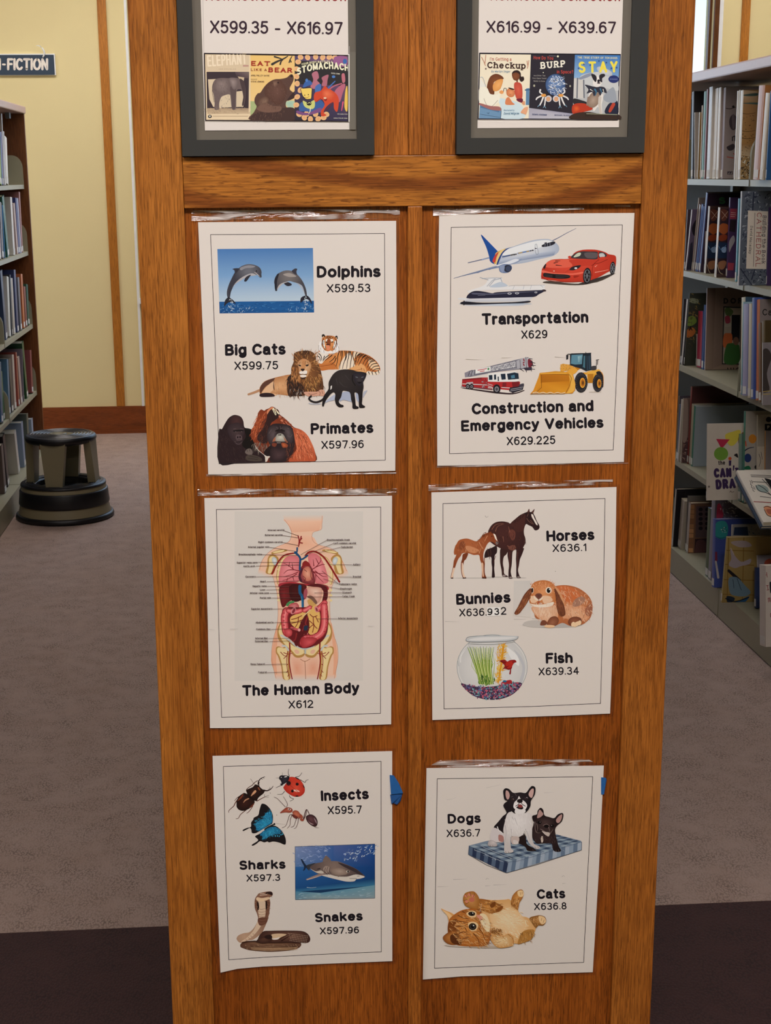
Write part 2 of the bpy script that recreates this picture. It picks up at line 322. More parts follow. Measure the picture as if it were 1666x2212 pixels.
class Art:
    """Flat ink shapes, given in the measure of an enlarged detail (x0, y0, scale) and laid on a real surface by fn(x, y, lift)."""
    STEP = 2.6e-6
    def __init__(s, x0, y0, sc, fn, k=(1.08, 1.14, 1.19), k0=1, step=None):
        if step: s.STEP = step
        s.x0, s.y0, s.sc, s.fn, s.k, s.z = x0, y0, sc, fn, k, k0; s.V = []; s.Q = []; s.K = []; s.rnd = random.Random(5)
    def at(s, x0, y0, sc): s.x0, s.y0, s.sc = x0, y0, sc; return s
    def W(s, p): return s.fn(s.x0+p[0]/s.sc, s.y0+p[1]/s.sc, s.z*s.STEP)
    def poly(s, pts, cols):
        k = len(s.V); s.V += [s.W(p) for p in pts]; s.K += cols if isinstance(cols, list) else [cols]*len(pts)
        s.Q.append(tuple(range(k, k+len(pts))))
    def p(s, col, pts): s.z += 1; s.poly(P(pts), lin(col, s.k)); return s
    def b(s, col, pts): s.z += 1; s.poly(crom(P(pts)), lin(col, s.k)); return s
    def q(s, cols, pts): s.z += 1; s.poly(P(pts), [lin(c, s.k) for c in cols]); return s
    def rect(s, col, x0, y0, x1, y1): return s.p(col, [(x0, y0), (x1, y0), (x1, y1), (x0, y1)])
    def g(s, cc, ce, ctr, pts, pw=1.0, smooth=True):
        """Shape whose colour runs from cc at ctr to ce at the rim."""
        s.z += 1; pts = crom(P(pts)) if smooth else P(pts); a, b = lin(cc, s.k), lin(ce, s.k); R = 4; m = len(pts)
        cr = [(pts[i][0]-ctr[0])*(pts[(i+1) % m][1]-ctr[1])-(pts[i][1]-ctr[1])*(pts[(i+1) % m][0]-ctr[0]) for i in range(m)]
        if min(cr) < -1 and max(cr) > 1: return s._g2(a, b, ctr, pts, pw)
        k = len(s.V); s.V.append(s.W(ctr)); s.K.append(a)
        for r in range(1, R+1):
            t = r/R
            for p in pts:
                s.V.append(s.W((ctr[0]+(p[0]-ctr[0])*t, ctr[1]+(p[1]-ctr[1])*t))); u = t**pw
                s.K.append(tuple(a[i]+(b[i]-a[i])*u for i in range(3)))
        for i in range(m):
            j = (i+1) % m; s.Q.append((k, k+1+i, k+1+j))
            for r in range(R-1): s.Q.append((k+1+r*m+i, k+1+(r+1)*m+i, k+1+(r+1)*m+j, k+1+r*m+j))
        return s
    def _g2(s, a, b, ctr, pts, pw):
        bm = bmesh.new(); bm.faces.new([bm.verts.new((x, y, 0)) for x, y in pts]); xs = [p[0] for p in pts]; ys = [p[1] for p in pts]
        for ax, lo, hi in ((0, min(xs), max(xs)), (1, min(ys), max(ys))):
            for i in range(1, 9):
                co = [0, 0, 0]; no = [0, 0, 0]; co[ax] = lo+(hi-lo)*i/9; no[ax] = 1
                bmesh.ops.bisect_plane(bm, geom=bm.verts[:]+bm.edges[:]+bm.faces[:], plane_co=co, plane_no=no)
        bm.verts.index_update(); R = sorted(math.hypot(p[0]-ctr[0], p[1]-ctr[1]) for p in pts)[int(len(pts)*.6)]; k = len(s.V)
        for v in bm.verts:
            t = min(1, math.hypot(v.co.x-ctr[0], v.co.y-ctr[1])/R)**pw; s.V.append(s.W((v.co.x, v.co.y))); s.K.append(tuple(a[i]+(b[i]-a[i])*t for i in range(3)))
        for f in bm.faces: s.Q.append(tuple(k+v.index for v in f.verts))
        bm.free(); return s
    def e(s, col, cx, cy, rx, ry=None, rot=0, col2=None, n=20):
        ry = rx if ry is None else ry; ca, sa = math.cos(math.radians(rot)), math.sin(math.radians(rot))
        pts = [(cx+rx*math.cos(t)*ca-ry*math.sin(t)*sa, cy+rx*math.cos(t)*sa+ry*math.sin(t)*ca) for t in [2*math.pi*i/n for i in range(n)]]
        if col2: return s.g(col, col2, (cx, cy), pts, 1.5, False)
        s.z += 1; s.poly(pts, lin(col, s.k)); return s
    def _stroke(s, c, w, pts, w2=None, cap=True):
        w2 = w if w2 is None else w2; m = len(pts); hw = [(w+(w2-w)*i/max(1, m-1))/2 for i in range(m)]
        def nrm(a, b):
            dx, dy = b[0]-a[0], b[1]-a[1]; l = math.hypot(dx, dy) or 1; return (-dy/l, dx/l)
        ns = [nrm(pts[i], pts[i+1]) for i in range(m-1)]
        L, Rr = [], []; disc = [0, m-1] if cap else []
        runs = [[0]]
        for i in range(1, m-1):
            d = ns[i-1][0]*ns[i][0]+ns[i-1][1]*ns[i][1]
            if d < .6: disc.append(i); runs[-1].append(i); runs.append([i])
            else: runs[-1].append(i)
        runs[-1].append(m-1)
        for r in runs:
            k = len(s.V); s.z += .12
            for q, i in enumerate(r):
                if q == 0: n = ns[i]
                elif q == len(r)-1: n = ns[i-1]
                else:
                    a, b = ns[i-1], ns[i]; n = (a[0]+b[0], a[1]+b[1]); l = math.hypot(*n) or 1; cs = (n[0]*a[0]+n[1]*a[1])/l; n = (n[0]/l/max(cs, .5), n[1]/l/max(cs, .5))
                s.V.append(s.W((pts[i][0]+n[0]*hw[i], pts[i][1]+n[1]*hw[i]))); s.V.append(s.W((pts[i][0]-n[0]*hw[i], pts[i][1]-n[1]*hw[i]))); s.K += [c, c]
            for q in range(len(r)-1): s.Q.append((k+2*q, k+2*q+1, k+2*q+3, k+2*q+2))
        for i in disc:
            if hw[i]*2/s.sc < .9 and m > 2 and 0 < i < m-1: continue
            nn = 10; s.z += .12; s.poly([(pts[i][0]+hw[i]*math.cos(2*math.pi*t/nn), pts[i][1]+hw[i]*math.sin(2*math.pi*t/nn)) for t in range(nn)], c)
    def l(s, col, w, pts, w2=None, smooth=True, closed=False):
        s.z += 1; c = lin(col, s.k)
        for part in (pts.split('|') if isinstance(pts, str) else [pts]):
            q = P(part)
            if closed: q = q+[q[0]]
            s._stroke(c, w, crom(q, False, 3) if smooth and len(q) > 2 else q, w2)
        return s
    def f(s_, cols, pts, n, L, ang, w=2, jit=25, seed=1, ctr=None, smooth=True):
        """Hair: n short tapering strokes inside a region, combed along ang (degrees, y down) or away from ctr."""
        s = s_; pts = crom(P(pts)) if smooth else P(pts); R = random.Random(seed); xs = [p[0] for p in pts]; ys = [p[1] for p in pts]; cs = [lin(c, s.k) for c in cols]; av = [sum(c[q] for c in cs)/len(cs) for q in range(3)]; cs = [tuple(c[q]*.68+av[q]*.32 for q in range(3)) for c in cs] if len(cs) > 2 and smooth else cs; s.z += 1; i = 0; tr = 0
        while i < n and tr < n*20:
            tr += 1; x = R.uniform(min(xs), max(xs)); y = R.uniform(min(ys), max(ys))
            if not inside(x, y, pts): continue
            i += 1; a = math.radians((math.degrees(math.atan2(y-ctr[1], x-ctr[0])) if ctr else ang)+R.uniform(-jit, jit)); l = L*R.uniform(.5, 1.3)
            dx, dy = math.cos(a), math.sin(a); s.z += .08
            if not smooth and not inside(x+dx*l, y+dy*l, pts): continue
            hw = w*R.uniform(.5, 1.2)/2; c = R.choice(cs); bend = R.uniform(-.2, .2)*l
            s.poly([(x-dy*hw, y+dx*hw), (x+dx*l*.5-dy*bend-dy*hw*.8, y+dy*l*.5+dx*bend+dx*hw*.8), (x+dx*l, y+dy*l), (x+dx*l*.5-dy*bend+dy*hw*.8, y+dy*l*.5+dx*bend-dx*hw*.8), (x+dy*hw, y-dx*hw)], c)
        s.z += 1; return s
    def t(s, col, txt, a, b, h, wt=.11, serif=False, sp=.3, slant=0, arch=0):
        """Lettering on a base line a..b, cap height h, stroke weight wt*h."""
        s.z += 1; c = lin(col, s.k); x = 0; items = []
        for ch in txt:
            if ch == ' ': x += .5; continue
            gl = glyph(ch); mn = min(p[0] for st in gl for p in st); mxx = max(p[0] for st in gl for p in st)
            items.append((x-mn, gl)); x += (mxx-mn)+sp+wt
        tot = x-sp-wt; L = math.hypot(b[0]-a[0], b[1]-a[1]); kx = (L-wt*h)/max(tot, .01); ux, uy = (b[0]-a[0])/L, (b[1]-a[1])/L
        hh = h*(1-wt)
        for x0, gl in items:
            for st in gl:
                q = []
                for px, py in st:
                    X = (x0+px)*kx+wt*h/2+py*slant*h; Y = py*hh+wt*h/2; Y += arch*(1-((X/L)*2-1)**2)
                    q.append((a[0]+ux*X+uy*Y, a[1]+uy*X-ux*Y))
                s._stroke(c, wt*h, q)
                if serif:
                    for (px, py), e in ((st[0], q[0]), (st[-1], q[-1])):
                        if min(abs(py-r) for r in (0, 1, .72, -.28)) < .03:
                            d = .17*h; s._stroke(c, wt*h*.55, [(e[0]-ux*d, e[1]-uy*d), (e[0]+ux*d, e[1]+uy*d)])
        return s
    def build(s, name, parent, label=None):
        o = mesh(name, s.V, s.Q, INK, parent, cols=s.K)
        if label: o['label'] = label
        return o

# ---------------------------------------------------------------- room shell
M_wall = mat('cream_wall_paint', '#e8d9a2', .9, var=.02, vscale=6, bump=.15, bscale=400)
M_ceil = mat('white_ceiling', '#e8e4da', .95)
M_base = wood('stained_baseboard', 'x', '#8e4a1e', '#6e3714', '#4a230c', 3.1, rough=.45)
M_trim = wood('oak_wall_trim', 'z', '#c28034', '#a8691f', '#7c4a1a', 7.7, ticks=.4, rough=.45)
M_white = mat('white_casing_paint', '#eef0ee', .5)
M_carp = carpet('mauve_loop_carpet', '#a48b7e', '#ac958a', '#3a281e')
M_carpd = carpet('dark_brown_loop_carpet', '#3d2422', '#422826', '#120909', sheen=.02)
YB = 7.163; XL, XR_, YF, ZC = -4.4, 5.2, -4.6, 3.0
bx('floor', (XL, 1.088, -.05), (XR_, YB, 0), M_carp, kind='structure')
o = bx('floor', (XL, YF, -.05), (XR_, 1.088, -.0005), M_carpd, kind='structure'); o['label'] = 'dark brown carpet in front of the bookcases'
bx('ceiling', (XL-.1, YF-.1, ZC), (XR_+.1, YB+.15, ZC+.08), M_ceil, kind='structure')
bx('wall_front', (XL, YF-.1, 0), (XR_, YF, ZC), M_wall, kind='structure')
bx('wall_right', (XR_, YF-.1, 0), (XR_+.1, YB+.15, ZC), M_wall, kind='structure')
WX0, WX1, WZ0, WZ1 = -.79, 2.462, .78, 2.72
m = MB(); m.box((XL, YB, 0), (WX0, YB+.15, ZC)).box((WX1, YB, 0), (XR_, YB+.15, ZC)).box((WX0, YB, 0), (WX1, YB+.15, WZ0)).box((WX0, YB, WZ1), (WX1, YB+.15, ZC))
o = m.build('wall_back', M_wall, origin=(0, YB, 0)); o['kind'] = 'structure'
LY0, LY1, LZ0, LZ1 = .7, 4.1, .8, 2.7
m = MB(); m.box((XL-.1, YF-.1, 0), (XL, LY0, ZC)).box((XL-.1, LY1, 0), (XL, YB+.15, ZC)).box((XL-.1, LY0, 0), (XL, LY1, LZ0)).box((XL-.1, LY0, LZ1), (XL, LY1, ZC))
o = m.build('wall_left', M_wall, origin=(XL, 0, 0)); o['kind'] = 'structure'
for a, b in ((XL, -1.95), (-1.95, 5.2)):
    pass
m = MB(); m.box((XL, YB-.016, .022), (XR_, YB, .158)).box((XL, YB-.024, 0), (XR_, YB, .022))
o = m.build('baseboard_back', M_base, origin=(0, YB, 0)); o['kind'] = 'structure'
bx('baseboard_left', (XL, YF, 0), (XL+.016, YB-.03, .158), M_base, kind='structure')
bx('baseboard_right', (XR_-.016, YF, 0), (XR_, YB-.03, .158), M_base, kind='structure')
for i, (a, b) in enumerate(((-.986, -.938), (2.622, 2.669), (-2.75, -2.70), (3.9, 3.947))):
    bx('trim_%d' % (i+1), (a, YB-.014, .158), (b, YB, ZC), M_trim, ch=.002, kind='structure')
# back window: white casing, sill, three lights
M_glass = clearmat('window_glass', (1, 1, 1), .02, .02)
m = MB(); m.box((WX0-.05, YB-.012, .158), (WX0-.036, YB, ZC)).box((WX1+.030, YB-.014, WZ0), (WX1+.052, YB, WZ1+.05))
m.box((WX0-.036, YB-.008, WZ1), (WX1+.012, YB, WZ1+.07)).box((WX0-.036, YB-.03, WZ0-.03), (WX1+.02, YB+.1, WZ0))
w1 = m.build('window_1', M_white, origin=(0, YB, WZ0)); w1['kind'] = 'structure'
M_dk = wood('dark_sash_wood', 'z', '#6e421f', '#55310f', '#33200d', 1.0)
m = MB(); xs = [WX0+.0]+[WX0+(WX1-WX0)*k/4 for k in (1, 2, 3)]+[WX1]
for k, x in enumerate(xs):
    a, b = (x, x+.03) if k == 0 else ((x-.014, x) if k == 4 else (x-.025, x+.025)); m.box((a, YB+.03, WZ0), (b, YB+.07, WZ1))
m.box((WX1+.001, YB-.02, WZ0), (WX1+.028, YB-.001, WZ1+.03)); m.box((WX0, YB+.03, WZ0), (WX1, YB+.07, WZ0+.04)).box((WX0, YB+.03, WZ1-.04), (WX1, YB+.07, WZ1))
m.build('window_frame', M_dk, w1)
for k in range(4): bx('pane', (xs[k]+.02, YB+.048, WZ0+.03), (xs[k+1]-.02, YB+.052, WZ1-.03), M_glass, w1)
# left window, outside the frame
m = MB()
for k in range(4): y = LY0+(LY1-LY0)*k/3; m.box((XL-.07, y-.03, LZ0), (XL-.03, y+.03, LZ1))
m.box((XL-.07, LY0, LZ0), (XL-.03, LY1, LZ0+.05)).box((XL-.07, LY0, LZ1-.05), (XL-.03, LY1, LZ1))
w2 = m.build('window_2', M_dk, origin=(XL, LY0, LZ0)); w2['kind'] = 'structure'
bx('pane', (XL-.052, LY0+.02, LZ0+.04), (XL-.048, LY1-.02, LZ1-.04), M_glass, w2)
bx('ground', (-30, YB+.6, -.4), (30, 40, -.3), mat('grey_pavement_outside', '#8f97a3', .9), kind='structure')
bx('ground', (-30, -30, -.4), (XL-.5, YB+.5, -.3), mat('grey_pavement_outside', '#8f97a3', .9), kind='structure')
# ceiling lamps
M_house = mat('white_lamp_housing', '#e8e8e6', .5)
ml, nl, bl = newmat('lamp_diffuser'); bl.inputs['Base Color'].default_value = (.9, .88, .85, 1)
bl.inputs['Emission Color'].default_value = (*WARM, 1); bl.inputs['Emission Strength'].default_value = 2.5
WHERE = ['right above the spot the camera stands on', 'in front of the left aisle', 'in front of the right aisle', 'over the middle of the left aisle', 'over the right aisle', 'by the back wall at the end of the left aisle', 'near the far end of the right aisle', 'by the back wall behind the right bookcase', 'by the back wall behind the left bookcase']
for (lx, ly, p), wh in zip(LAMPS, WHERE):
    t = thing('ceiling_light', (lx, ly, ZC), 'flush ceiling light '+wh, 'light', 'flush rectangular ceiling lights')
    m = MB(); m.box((lx-.62, ly-.32, ZC-.025), (lx-.59, ly+.32, ZC)).box((lx+.59, ly-.32, ZC-.025), (lx+.62, ly+.32, ZC)).box((lx-.59, ly-.32, ZC-.025), (lx+.59, ly-.29, ZC)).box((lx-.59, ly+.29, ZC-.025), (lx+.59, ly+.32, ZC))
    m.build('housing', M_house, t); bx('diffuser', (lx-.59, ly-.29, ZC-.02), (lx+.59, ly+.29, ZC-.004), ml, t)

# ---------------------------------------------------------------- the oak-ended bookcase in the middle
M_stile = wood('oak_stile', 'z', '#b4722f', '#8c501a', '#4c250b', 0.0)
M_stile2 = wood('oak_stile_right', 'z', '#b16e2d', '#884c18', '#4c250b', 5.3)
M_strip = wood('oak_strip', 'z', '#b56e2c', '#884b17', '#4c250b', 9.1, ticks=1.2)
M_field = wood('oak_field_panel', 'z', '#a45c1f', '#834413', '#421f08', 2.2, fig=.2, ticks=1.25)
M_rail = cathedral('oak_rail')
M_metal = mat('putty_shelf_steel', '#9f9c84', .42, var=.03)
M_back = mat('shadowed_steel_back', '#4a4438', .7)  # added dark panels: the shade behind the books is put into their colour
M_lam = wood('brown_laminate_end', 'z', '#7a4a26', '#6c3f1e', '#4c2a12', 4.4, ticks=.4, rough=.4)
M_can = mat('rosy_laminate_canopy', '#b08e80', .35, var=.05, vscale=60)
bc = thing('oak_ended_bookcase', (0, 0, 0), 'double-sided bookcase seen end-on, its wide oak panel carrying the six posters', 'bookcase')
TOP = 1.83
bx('stile', (-.305, 0, 0), (-.2535, .024, TOP), M_stile, bc, .0012)
bx('stile', (.2535, 0, 0), (.305, .024, TOP), M_stile2, bc, .0012)
bx('rail', (-.2532, .0003, 1.4335), (.2532, .024, 1.4876), M_rail, bc, .0008)
bx('rail', (-.2532, .0003, 1.765), (.2532, .024, TOP), M_rail, bc, .0008)
bx('rail', (-.2532, .0003, 0), (.2532, .024, .11), M_rail, bc, .0008)
bx('mullion', (-.0080, .0004, .11), (.0080, .024, 1.4333), M_strip, bc, .0008)
bx('mullion', (-.0066, .0004, 1.4878), (.0066, .024, 1.7648), M_strip, bc, .0008)
for x0, x1 in ((-.0448, -.0069), (.0069, .0445)): bx('strip', (x0, .0018, 1.4878), (x1, .02, 1.7648), M_strip, bc, .0006)
for x0, x1 in ((-.2533, -.0081), (.0081, .2533)): bx('field_panel', (x0, .0072, .11), (x1, .02, 1.4333), M_field, bc)
bx('backing_panel', (-.30, .0205, 0), (.30, .03, TOP-.01), M_lam, bc)
SH = (.097, .415, .77, 1.113, 1.437)
def stack(bc, xf, sgn, ys, full, zs=SH, dep=.23):
    """Steel shelving: xf shelf-front plane, sgn +1 when the shelf runs towards +X."""
    for i in range(len(ys)-1):
        y0, y1 = ys[i]+.004, ys[i+1]-.004
        for k, z in enumerate(zs):
            xx = xf-sgn*.028 if k == 0 else xf
            m = MB(); xb = xf+sgn*dep
            m.box((xx, y0, z-.003), (xb, y1, z), 0).box((xx, y0, z-.02 if k else .004), (xx+sgn*.0025, y1, z-.003))
            s = m.build('shelf' if k else 'base_shelf', M_metal, bc)
            if k and full:
                for y in (y0, y1):
                    prof = [(0, -.02)]; H_ = .14
                    pts = [(xf-sgn*.001, z-.021)]+[(xf+sgn*(.05-.05*math.cos(math.radians(a)))+0, z+H_-.06+.06*math.sin(math.radians(a))) for a in range(0, 91, 15)]+[(xb, z+H_), (xb, z-.021)]
                    yy = (y, y+.0022) if y == y0 else (y-.0022, y)
                    n = len(pts); vs = [(a, yy[0], b) for a, b in pts]+[(a, yy[1], b) for a, b in pts]
                    fs = [tuple(range(n)), tuple(range(2*n-1, n-1, -1))]+[(q, (q+1) % n, n+(q+1) % n, n+q) for q in range(n)]
                    mesh('shelf_bracket', vs, fs, M_metal, s)
    for y in ys: bx('upright', (xf+sgn*(dep+.002), y-.015, 0), (xf+sgn*(dep+.03), y+.015, 1.75), M_metal, bc)
YC = [.04+.914*k for k in range(7)]
for sg in (1, -1): stack(bc, sg*.272, -sg, YC, False, dep=.22)
bx('shade_panel', (-.018, .04, .1), (.018, YC[-1], 1.75), M_back, bc)
bx('end_panel', (-.305, YC[-1]+.006, 0), (.305, YC[-1]+.03, 1.76), M_lam, bc)
bx('canopy', (-.30, .031, 1.762), (.30, YC[-1]+.03, 1.796), M_can, bc, .004)
# right bookcase
XRF, XRS = 1.364, 1.392
YR = [.363+.914*k for k in range(7)]
br = thing('steel_bookcase', (XRF+.3, 3.105, 0), 'right-hand steel bookcase packed with picture books and art books', 'bookcase')
stack(br, XRS, 1, YR, True)
bx('shade_panel', (XRS+.262, YR[0], .05), (XRS+.275, YR[-1], 1.75), M_back, br)
bx('canopy', (XRF-.002, YR[0]-.03, 1.762), (XRF+.62, YR[-1]+.03, 1.796), M_can, br, .005)
for y in (YR[0]-.026, YR[-1]+.002): bx('end_panel', (XRF, y, 0), (XRF+.6, y+.024, 1.7615), M_lam, br)
# left bookcase
XLF, XLS = -1.27, -1.29
YL = [6.088-.914*k for k in range(7)][::-1]
bl_ = thing('steel_bookcase', (XLF-.3, 5.0, 0), 'left-hand steel bookcase ending in a brown panel beside the step stool', 'bookcase')
ZL = (.10, .405, .742, 1.103, 1.425)
stack(bl_, XLS, -1, YL, True, ZL)
bx('shade_panel', (XLS-.262, YL[0], .05), (XLS-.275, YL[-1], 1.75), M_back, bl_)
bx('canopy', (XLF+.004, YL[0]-.03, 1.762), (XLF-.62, YL[-1]+.05, 1.796), M_can, bl_, .005)
for y in (YL[0]-.026, YL[-1]+.002): bx('end_panel', (XLF, y, 0), (XLF-.6, y+.024, 1.7615), M_lam, bl_)
for yy in (5.95,): bx('canopy_clip', (XLS-.03, yy, 1.735), (XLS-.05, yy+.05, 1.7615), mat('grey_clip', '#6a6a66', .5), bl_)

# ---------------------------------------------------------------- step stool
SX, SY = -1.036, 4.94
st = thing('step_stool', (SX, SY, 0), 'round beige and black step stool on the carpet of the left aisle', 'stool')
M_be = mat('beige_stool_plastic', '#8e8468', .45, var=.04); M_rub = mat('black_stool_rubber', '#16151a', .42, var=.1, bump=.2, bscale=500)
MB().lathe((SX, SY, 0), [(.20, .001), (.214, .003), (.216, .012), (.212, .022), (.203, .026), (.198, .022)], 64).build('floor_rim', M_rub, st, True)
MB().lathe((SX, SY, 0), [(.2025, .024), (.199, .04), (.1945, .062), (.1935, .066)], 64).build('base_body', M_be, st, True)
MB().lathe((SX, SY, 0), [(.1925, .064), (.1975, .066), (.1985, .072), (.1955, .098), (.1935, .126), (.190, .131), (.184, .131)], 64).build('bumper_band', M_rub, st, True)
MB().lathe((SX, SY, 0), [(.187, .130), (.185, .146), (.183, .150)], 64).build('step_band', M_be, st, True)
m = MB().lathe((SX, SY, 0), [(.12, .150), (.125, .156), (.150, .160), (.176, .161), (.186, .156), (.187, .149), (.180, .147)], 64)
for r in (.135, .145, .155, .165): m.lathe((SX, SY, 0), [(r-.003, .159), (r-.0015, .1625), (r+.0015, .1625), (r+.003, .159)], 48)
m.build('step_tread', M_rub, st, True)
MB().lathe((SX, SY, 0), [(.12, .152), (.118, .13), (.001, .128)], 40).build('inner_well', mat('dark_stool_well', '#2b2a28', .6), st)
for ang in (-98, -8, 82, 172):
    a = math.radians(ang); rv = Vector((math.cos(a), math.sin(a), 0)); tv = Vector((-rv.y, rv.x, 0)); c0 = Vector((SX, SY, 0)); cs = []
    for dr0, dr1 in ((0, 0), (-.035, -.03)):
        for wv, z, rr in ((.036, .155, .155), (.056, .352, .142)):
            for s_ in (-1, 1):
                cs.append(c0+rv*(rr+(dr0 if z < .2 else dr1))+tv*wv*s_+Vector((0, 0, z)))
    c = [cs[0], cs[1], cs[3], cs[2], cs[4], cs[5], cs[7], cs[6]]
    MB().hexa(c).build('leg', M_be, st)
MB().lathe((SX, SY, 0), [(.001, .335), (.140, .337), (.150, .343), (.155, .352), (.154, .362), (.147, .369)], 64).build('seat', M_rub, st, True)
m = MB().lathe((SX, SY, 0), [(.148, .3685), (.143, .371), (.001, .371)], 64)
for r in (.06, .075, .09, .105, .12, .132): m.lathe((SX, SY, 0), [(r-.003, .3705), (r-.001, .373), (r+.001, .373), (r+.003, .3705)], 48)
m.build('seat_tread', mat('ribbed_stool_tread', '#24262e', .3, var=.08), st, True)
MB().lathe((SX-.01, SY-.01, 0), [(.001, .3745), (.034, .3745), (.037, .373), (.037, .371)], 32).build('seat_badge', mat('grey_badge', '#77786e', .35), st)
MB().lathe((SX-.01, SY-.01, 0), [(.020, .3752), (.026, .3752)], 32).build('badge_ring', mat('dark_badge_ring', '#2c2c2c', .35), st)

# ---------------------------------------------------------------- wall sign
def wallf(x, y, lift): return onY(x, y, YB-.0215-lift)
sg = thing('wall_sign', (-1.60, YB, 2.003), 'navy shelf sign reading NON-FICTION in chunky white letters on the cream wall', 'sign')
m = MB().box((-1.98, YB-.018, 2.003), (-1.2285, YB, 2.116), .0015); m.build('sign_board', M_white, sg)
bx('sign_face', (-1.9765, YB-.021, 2.0055), (-1.2345, YB-.0178, 2.110), mat('navy_sign_face', '#2c3f52', .6, var=.08, vscale=60), sg, .0006)
A = Art(0, 0, 3.967, wallf, 1.1)
A.t('#e9e2d6', 'FICTION', (60, 603), (413, 603), 105, .19, sp=.16); A.l('#e9e2d6', 16, '25,552 42,553')
A.t('#e9e2d6', 'NON', (-195, 603), (8, 603), 105, .19, sp=.2); A.build('lettering', sg)
pts = [wallf(u/3.967, v/3.967, .012) for u, v in ((308, 393), (325, 390), (345, 396), (362, 412), (377, 436), (382, 458), (374, 478), (366, 492))]
MB().tube(pts, [.001, .0022, .0034, .0042, .0048, .0048, .0044, .003], 10).build('curled_hanger', M_white, sg, True)

# ---------------------------------------------------------------- framed range signs in the upper panel
def face(Y): return lambda x, y, lift: onY(x, y, Y-lift)
M_frame = mat('charcoal_sign_frame', '#323331', .85, var=.05); M_mat = mat('grey_sign_mat', '#6c675d', .8, var=.05)
M_paper = mat('white_poster_paper', '#e9e4de', .6, var=.015, vscale=9)
def pbox(name, x0, x1, z0, z1, y0, y1, m, par, ch=0): return bx(name, (x0, y0, z0), (x1, y1, z1), m, par, ch)
def rsign(x0, x1, mx0, mx1, px0, px1, z0, mz0, pz0, label):
    t = thing('framed_sign', ((x0+x1)/2, -.004, z0), label, 'sign', 'framed range signs at the top of the oak panel')
    zt = 1.764
    m = MB().box((x0, -.006, z0), (mx0, .0185, zt)).box((mx1, -.006, z0), (x1, .0185, zt)).box((mx0, -.006, z0), (mx1, .0185, mz0)).box((mx0, -.006, zt-.015), (mx1, .0185, zt))
    m.build('frame', M_frame, t); pbox('mat_board', mx0, mx1, mz0, zt-.0151, -.003, .016, M_mat, t)
    pbox('paper', px0, px1, pz0, pz0+.2155, -.0036, -.003, M_paper, t); return t
t1 = rsign(-.2530, -.0452, -.2371, -.0638, -.2278, -.0723, 1.4884, 1.5052, 1.515, 'charcoal-framed sign reading X599.35 - X616.97 above elephant, bear and stomachache book covers')
t2 = rsign(.0450, .2530, .0605, .2339, .0680, .2242, 1.4884, 1.5052, 1.5155, 'charcoal-framed sign reading X616.99 - X639.67 above checkup, burp and stay book covers')
ff = face(-.0037)
A = Art(370, 0, 3.085, ff); A.t('#33202c', 'X599.35 - X616.97', (258, 222), (1142, 232), 86, .15, sp=.15); A.build('range_number', t1)
A = Art(370, 0, 3.085, ff); A.t('#8f2a2c', 'Nonfiction Collection', (230, 4), (1165, 8), 66, .15, sp=.28)
A.l('#b9b2ab', 3, '210,-60 217,350', smooth=False); A.build('sign_heading', t1, 'dark red heading cut off by the top of the photo')
A = Art(430, 100, 4.9, ff)
A.p('#33272a', '54,73 1582,95 1582,798 68,787'); 
A.p('#e6cfaa', '64,84 545,92 545,780 76,778').p('#d9c3a2', '66,90 530,96 530,262 72,262')
A.t('#efdcbf', 'ELEPHANT', (90, 215), (510, 190), 120, .14, sp=.3).t('#a98d74', 'IAIN DOUGLAS', (210, 247), (390, 247), 12, .14).rect('#c09484', 465, 198, 525, 215)
A.p('#3c3035', '80,270 530,270 525,665 85,665').q(['#57474b', '#7b6a66', '#5a4a4c', '#3b2f33'], '380,272 528,272 520,340 400,330')
A.p('#d7c3a4', '95,350 215,345 240,660 150,640 110,560').p('#d7c3a4', '215,500 470,470 470,640 215,650').p('#cbb595', '410,320 480,330 470,380 430,350')
A.q(['#b39a7c', '#a58c72', '#c9b08e', '#c5ab8a'], '85,655 525,655 525,712 90,715')
A.b('#6f5f5c', '175,350 240,335 310,338 350,330 420,340 470,370 488,420 490,520 480,610 455,630 470,560 455,470 430,455 400,470 395,560 390,660 350,665 335,560 325,510 270,520 235,540 215,600 210,665 165,668 165,600 155,520 140,460 145,400')
A.g('#8f7e78', '#6f5f5c', (240, 400), '180,360 240,345 300,350 320,420 300,490 240,500 180,470 165,410').b('#5c4d4c', '330,430 390,450 385,560 380,655 352,655 345,560')
A.g('#9b8a84', '#6e5f5d', (360, 380), '320,340 380,335 410,370 400,430 370,460 335,410').b('#4a3b3c', '430,345 475,370 488,440 480,600 455,620 470,520 450,440')
A.f(['#5a4c4a', '#887771', '#4c3f3f'], '170,360 300,350 330,500 300,640 170,650', 80, 22, 80, 3, seed=2).f(['#8d765c', '#6b5a4c', '#dcc7a6'], '90,650 520,650 520,712 95,712', 70, 26, 0, 3, seed=3)
A.l('#55443f', 4, '150,400 140,470 150,540 160,590').e('#2e2a2a', 115, 742, 20, 18).p('#d9d2c4', '103,733 127,733 120,750 110,750').rect('#bda588', 145, 736, 520, 742)
A.q(['#ecc474', '#ecc27a', '#ecc78a', '#eac88e'], '545,94 1014,100 1012,782 545,780').p('#a8b57e', '545,580 640,585 620,780 545,780').g('#9cc0b0', '#b5c9a8', (965, 605), '920,590 960,575 1012,580 1012,640 960,655 925,630')
A.b('#5a4038', '548,782 580,700 610,640 590,600 590,550 620,500 650,490 690,430 740,380 800,350 870,345 930,330 965,300 990,300 1003,335 995,375 960,450 1000,490 1012,500 985,540 940,570 920,600 930,650 1010,660 1012,782')
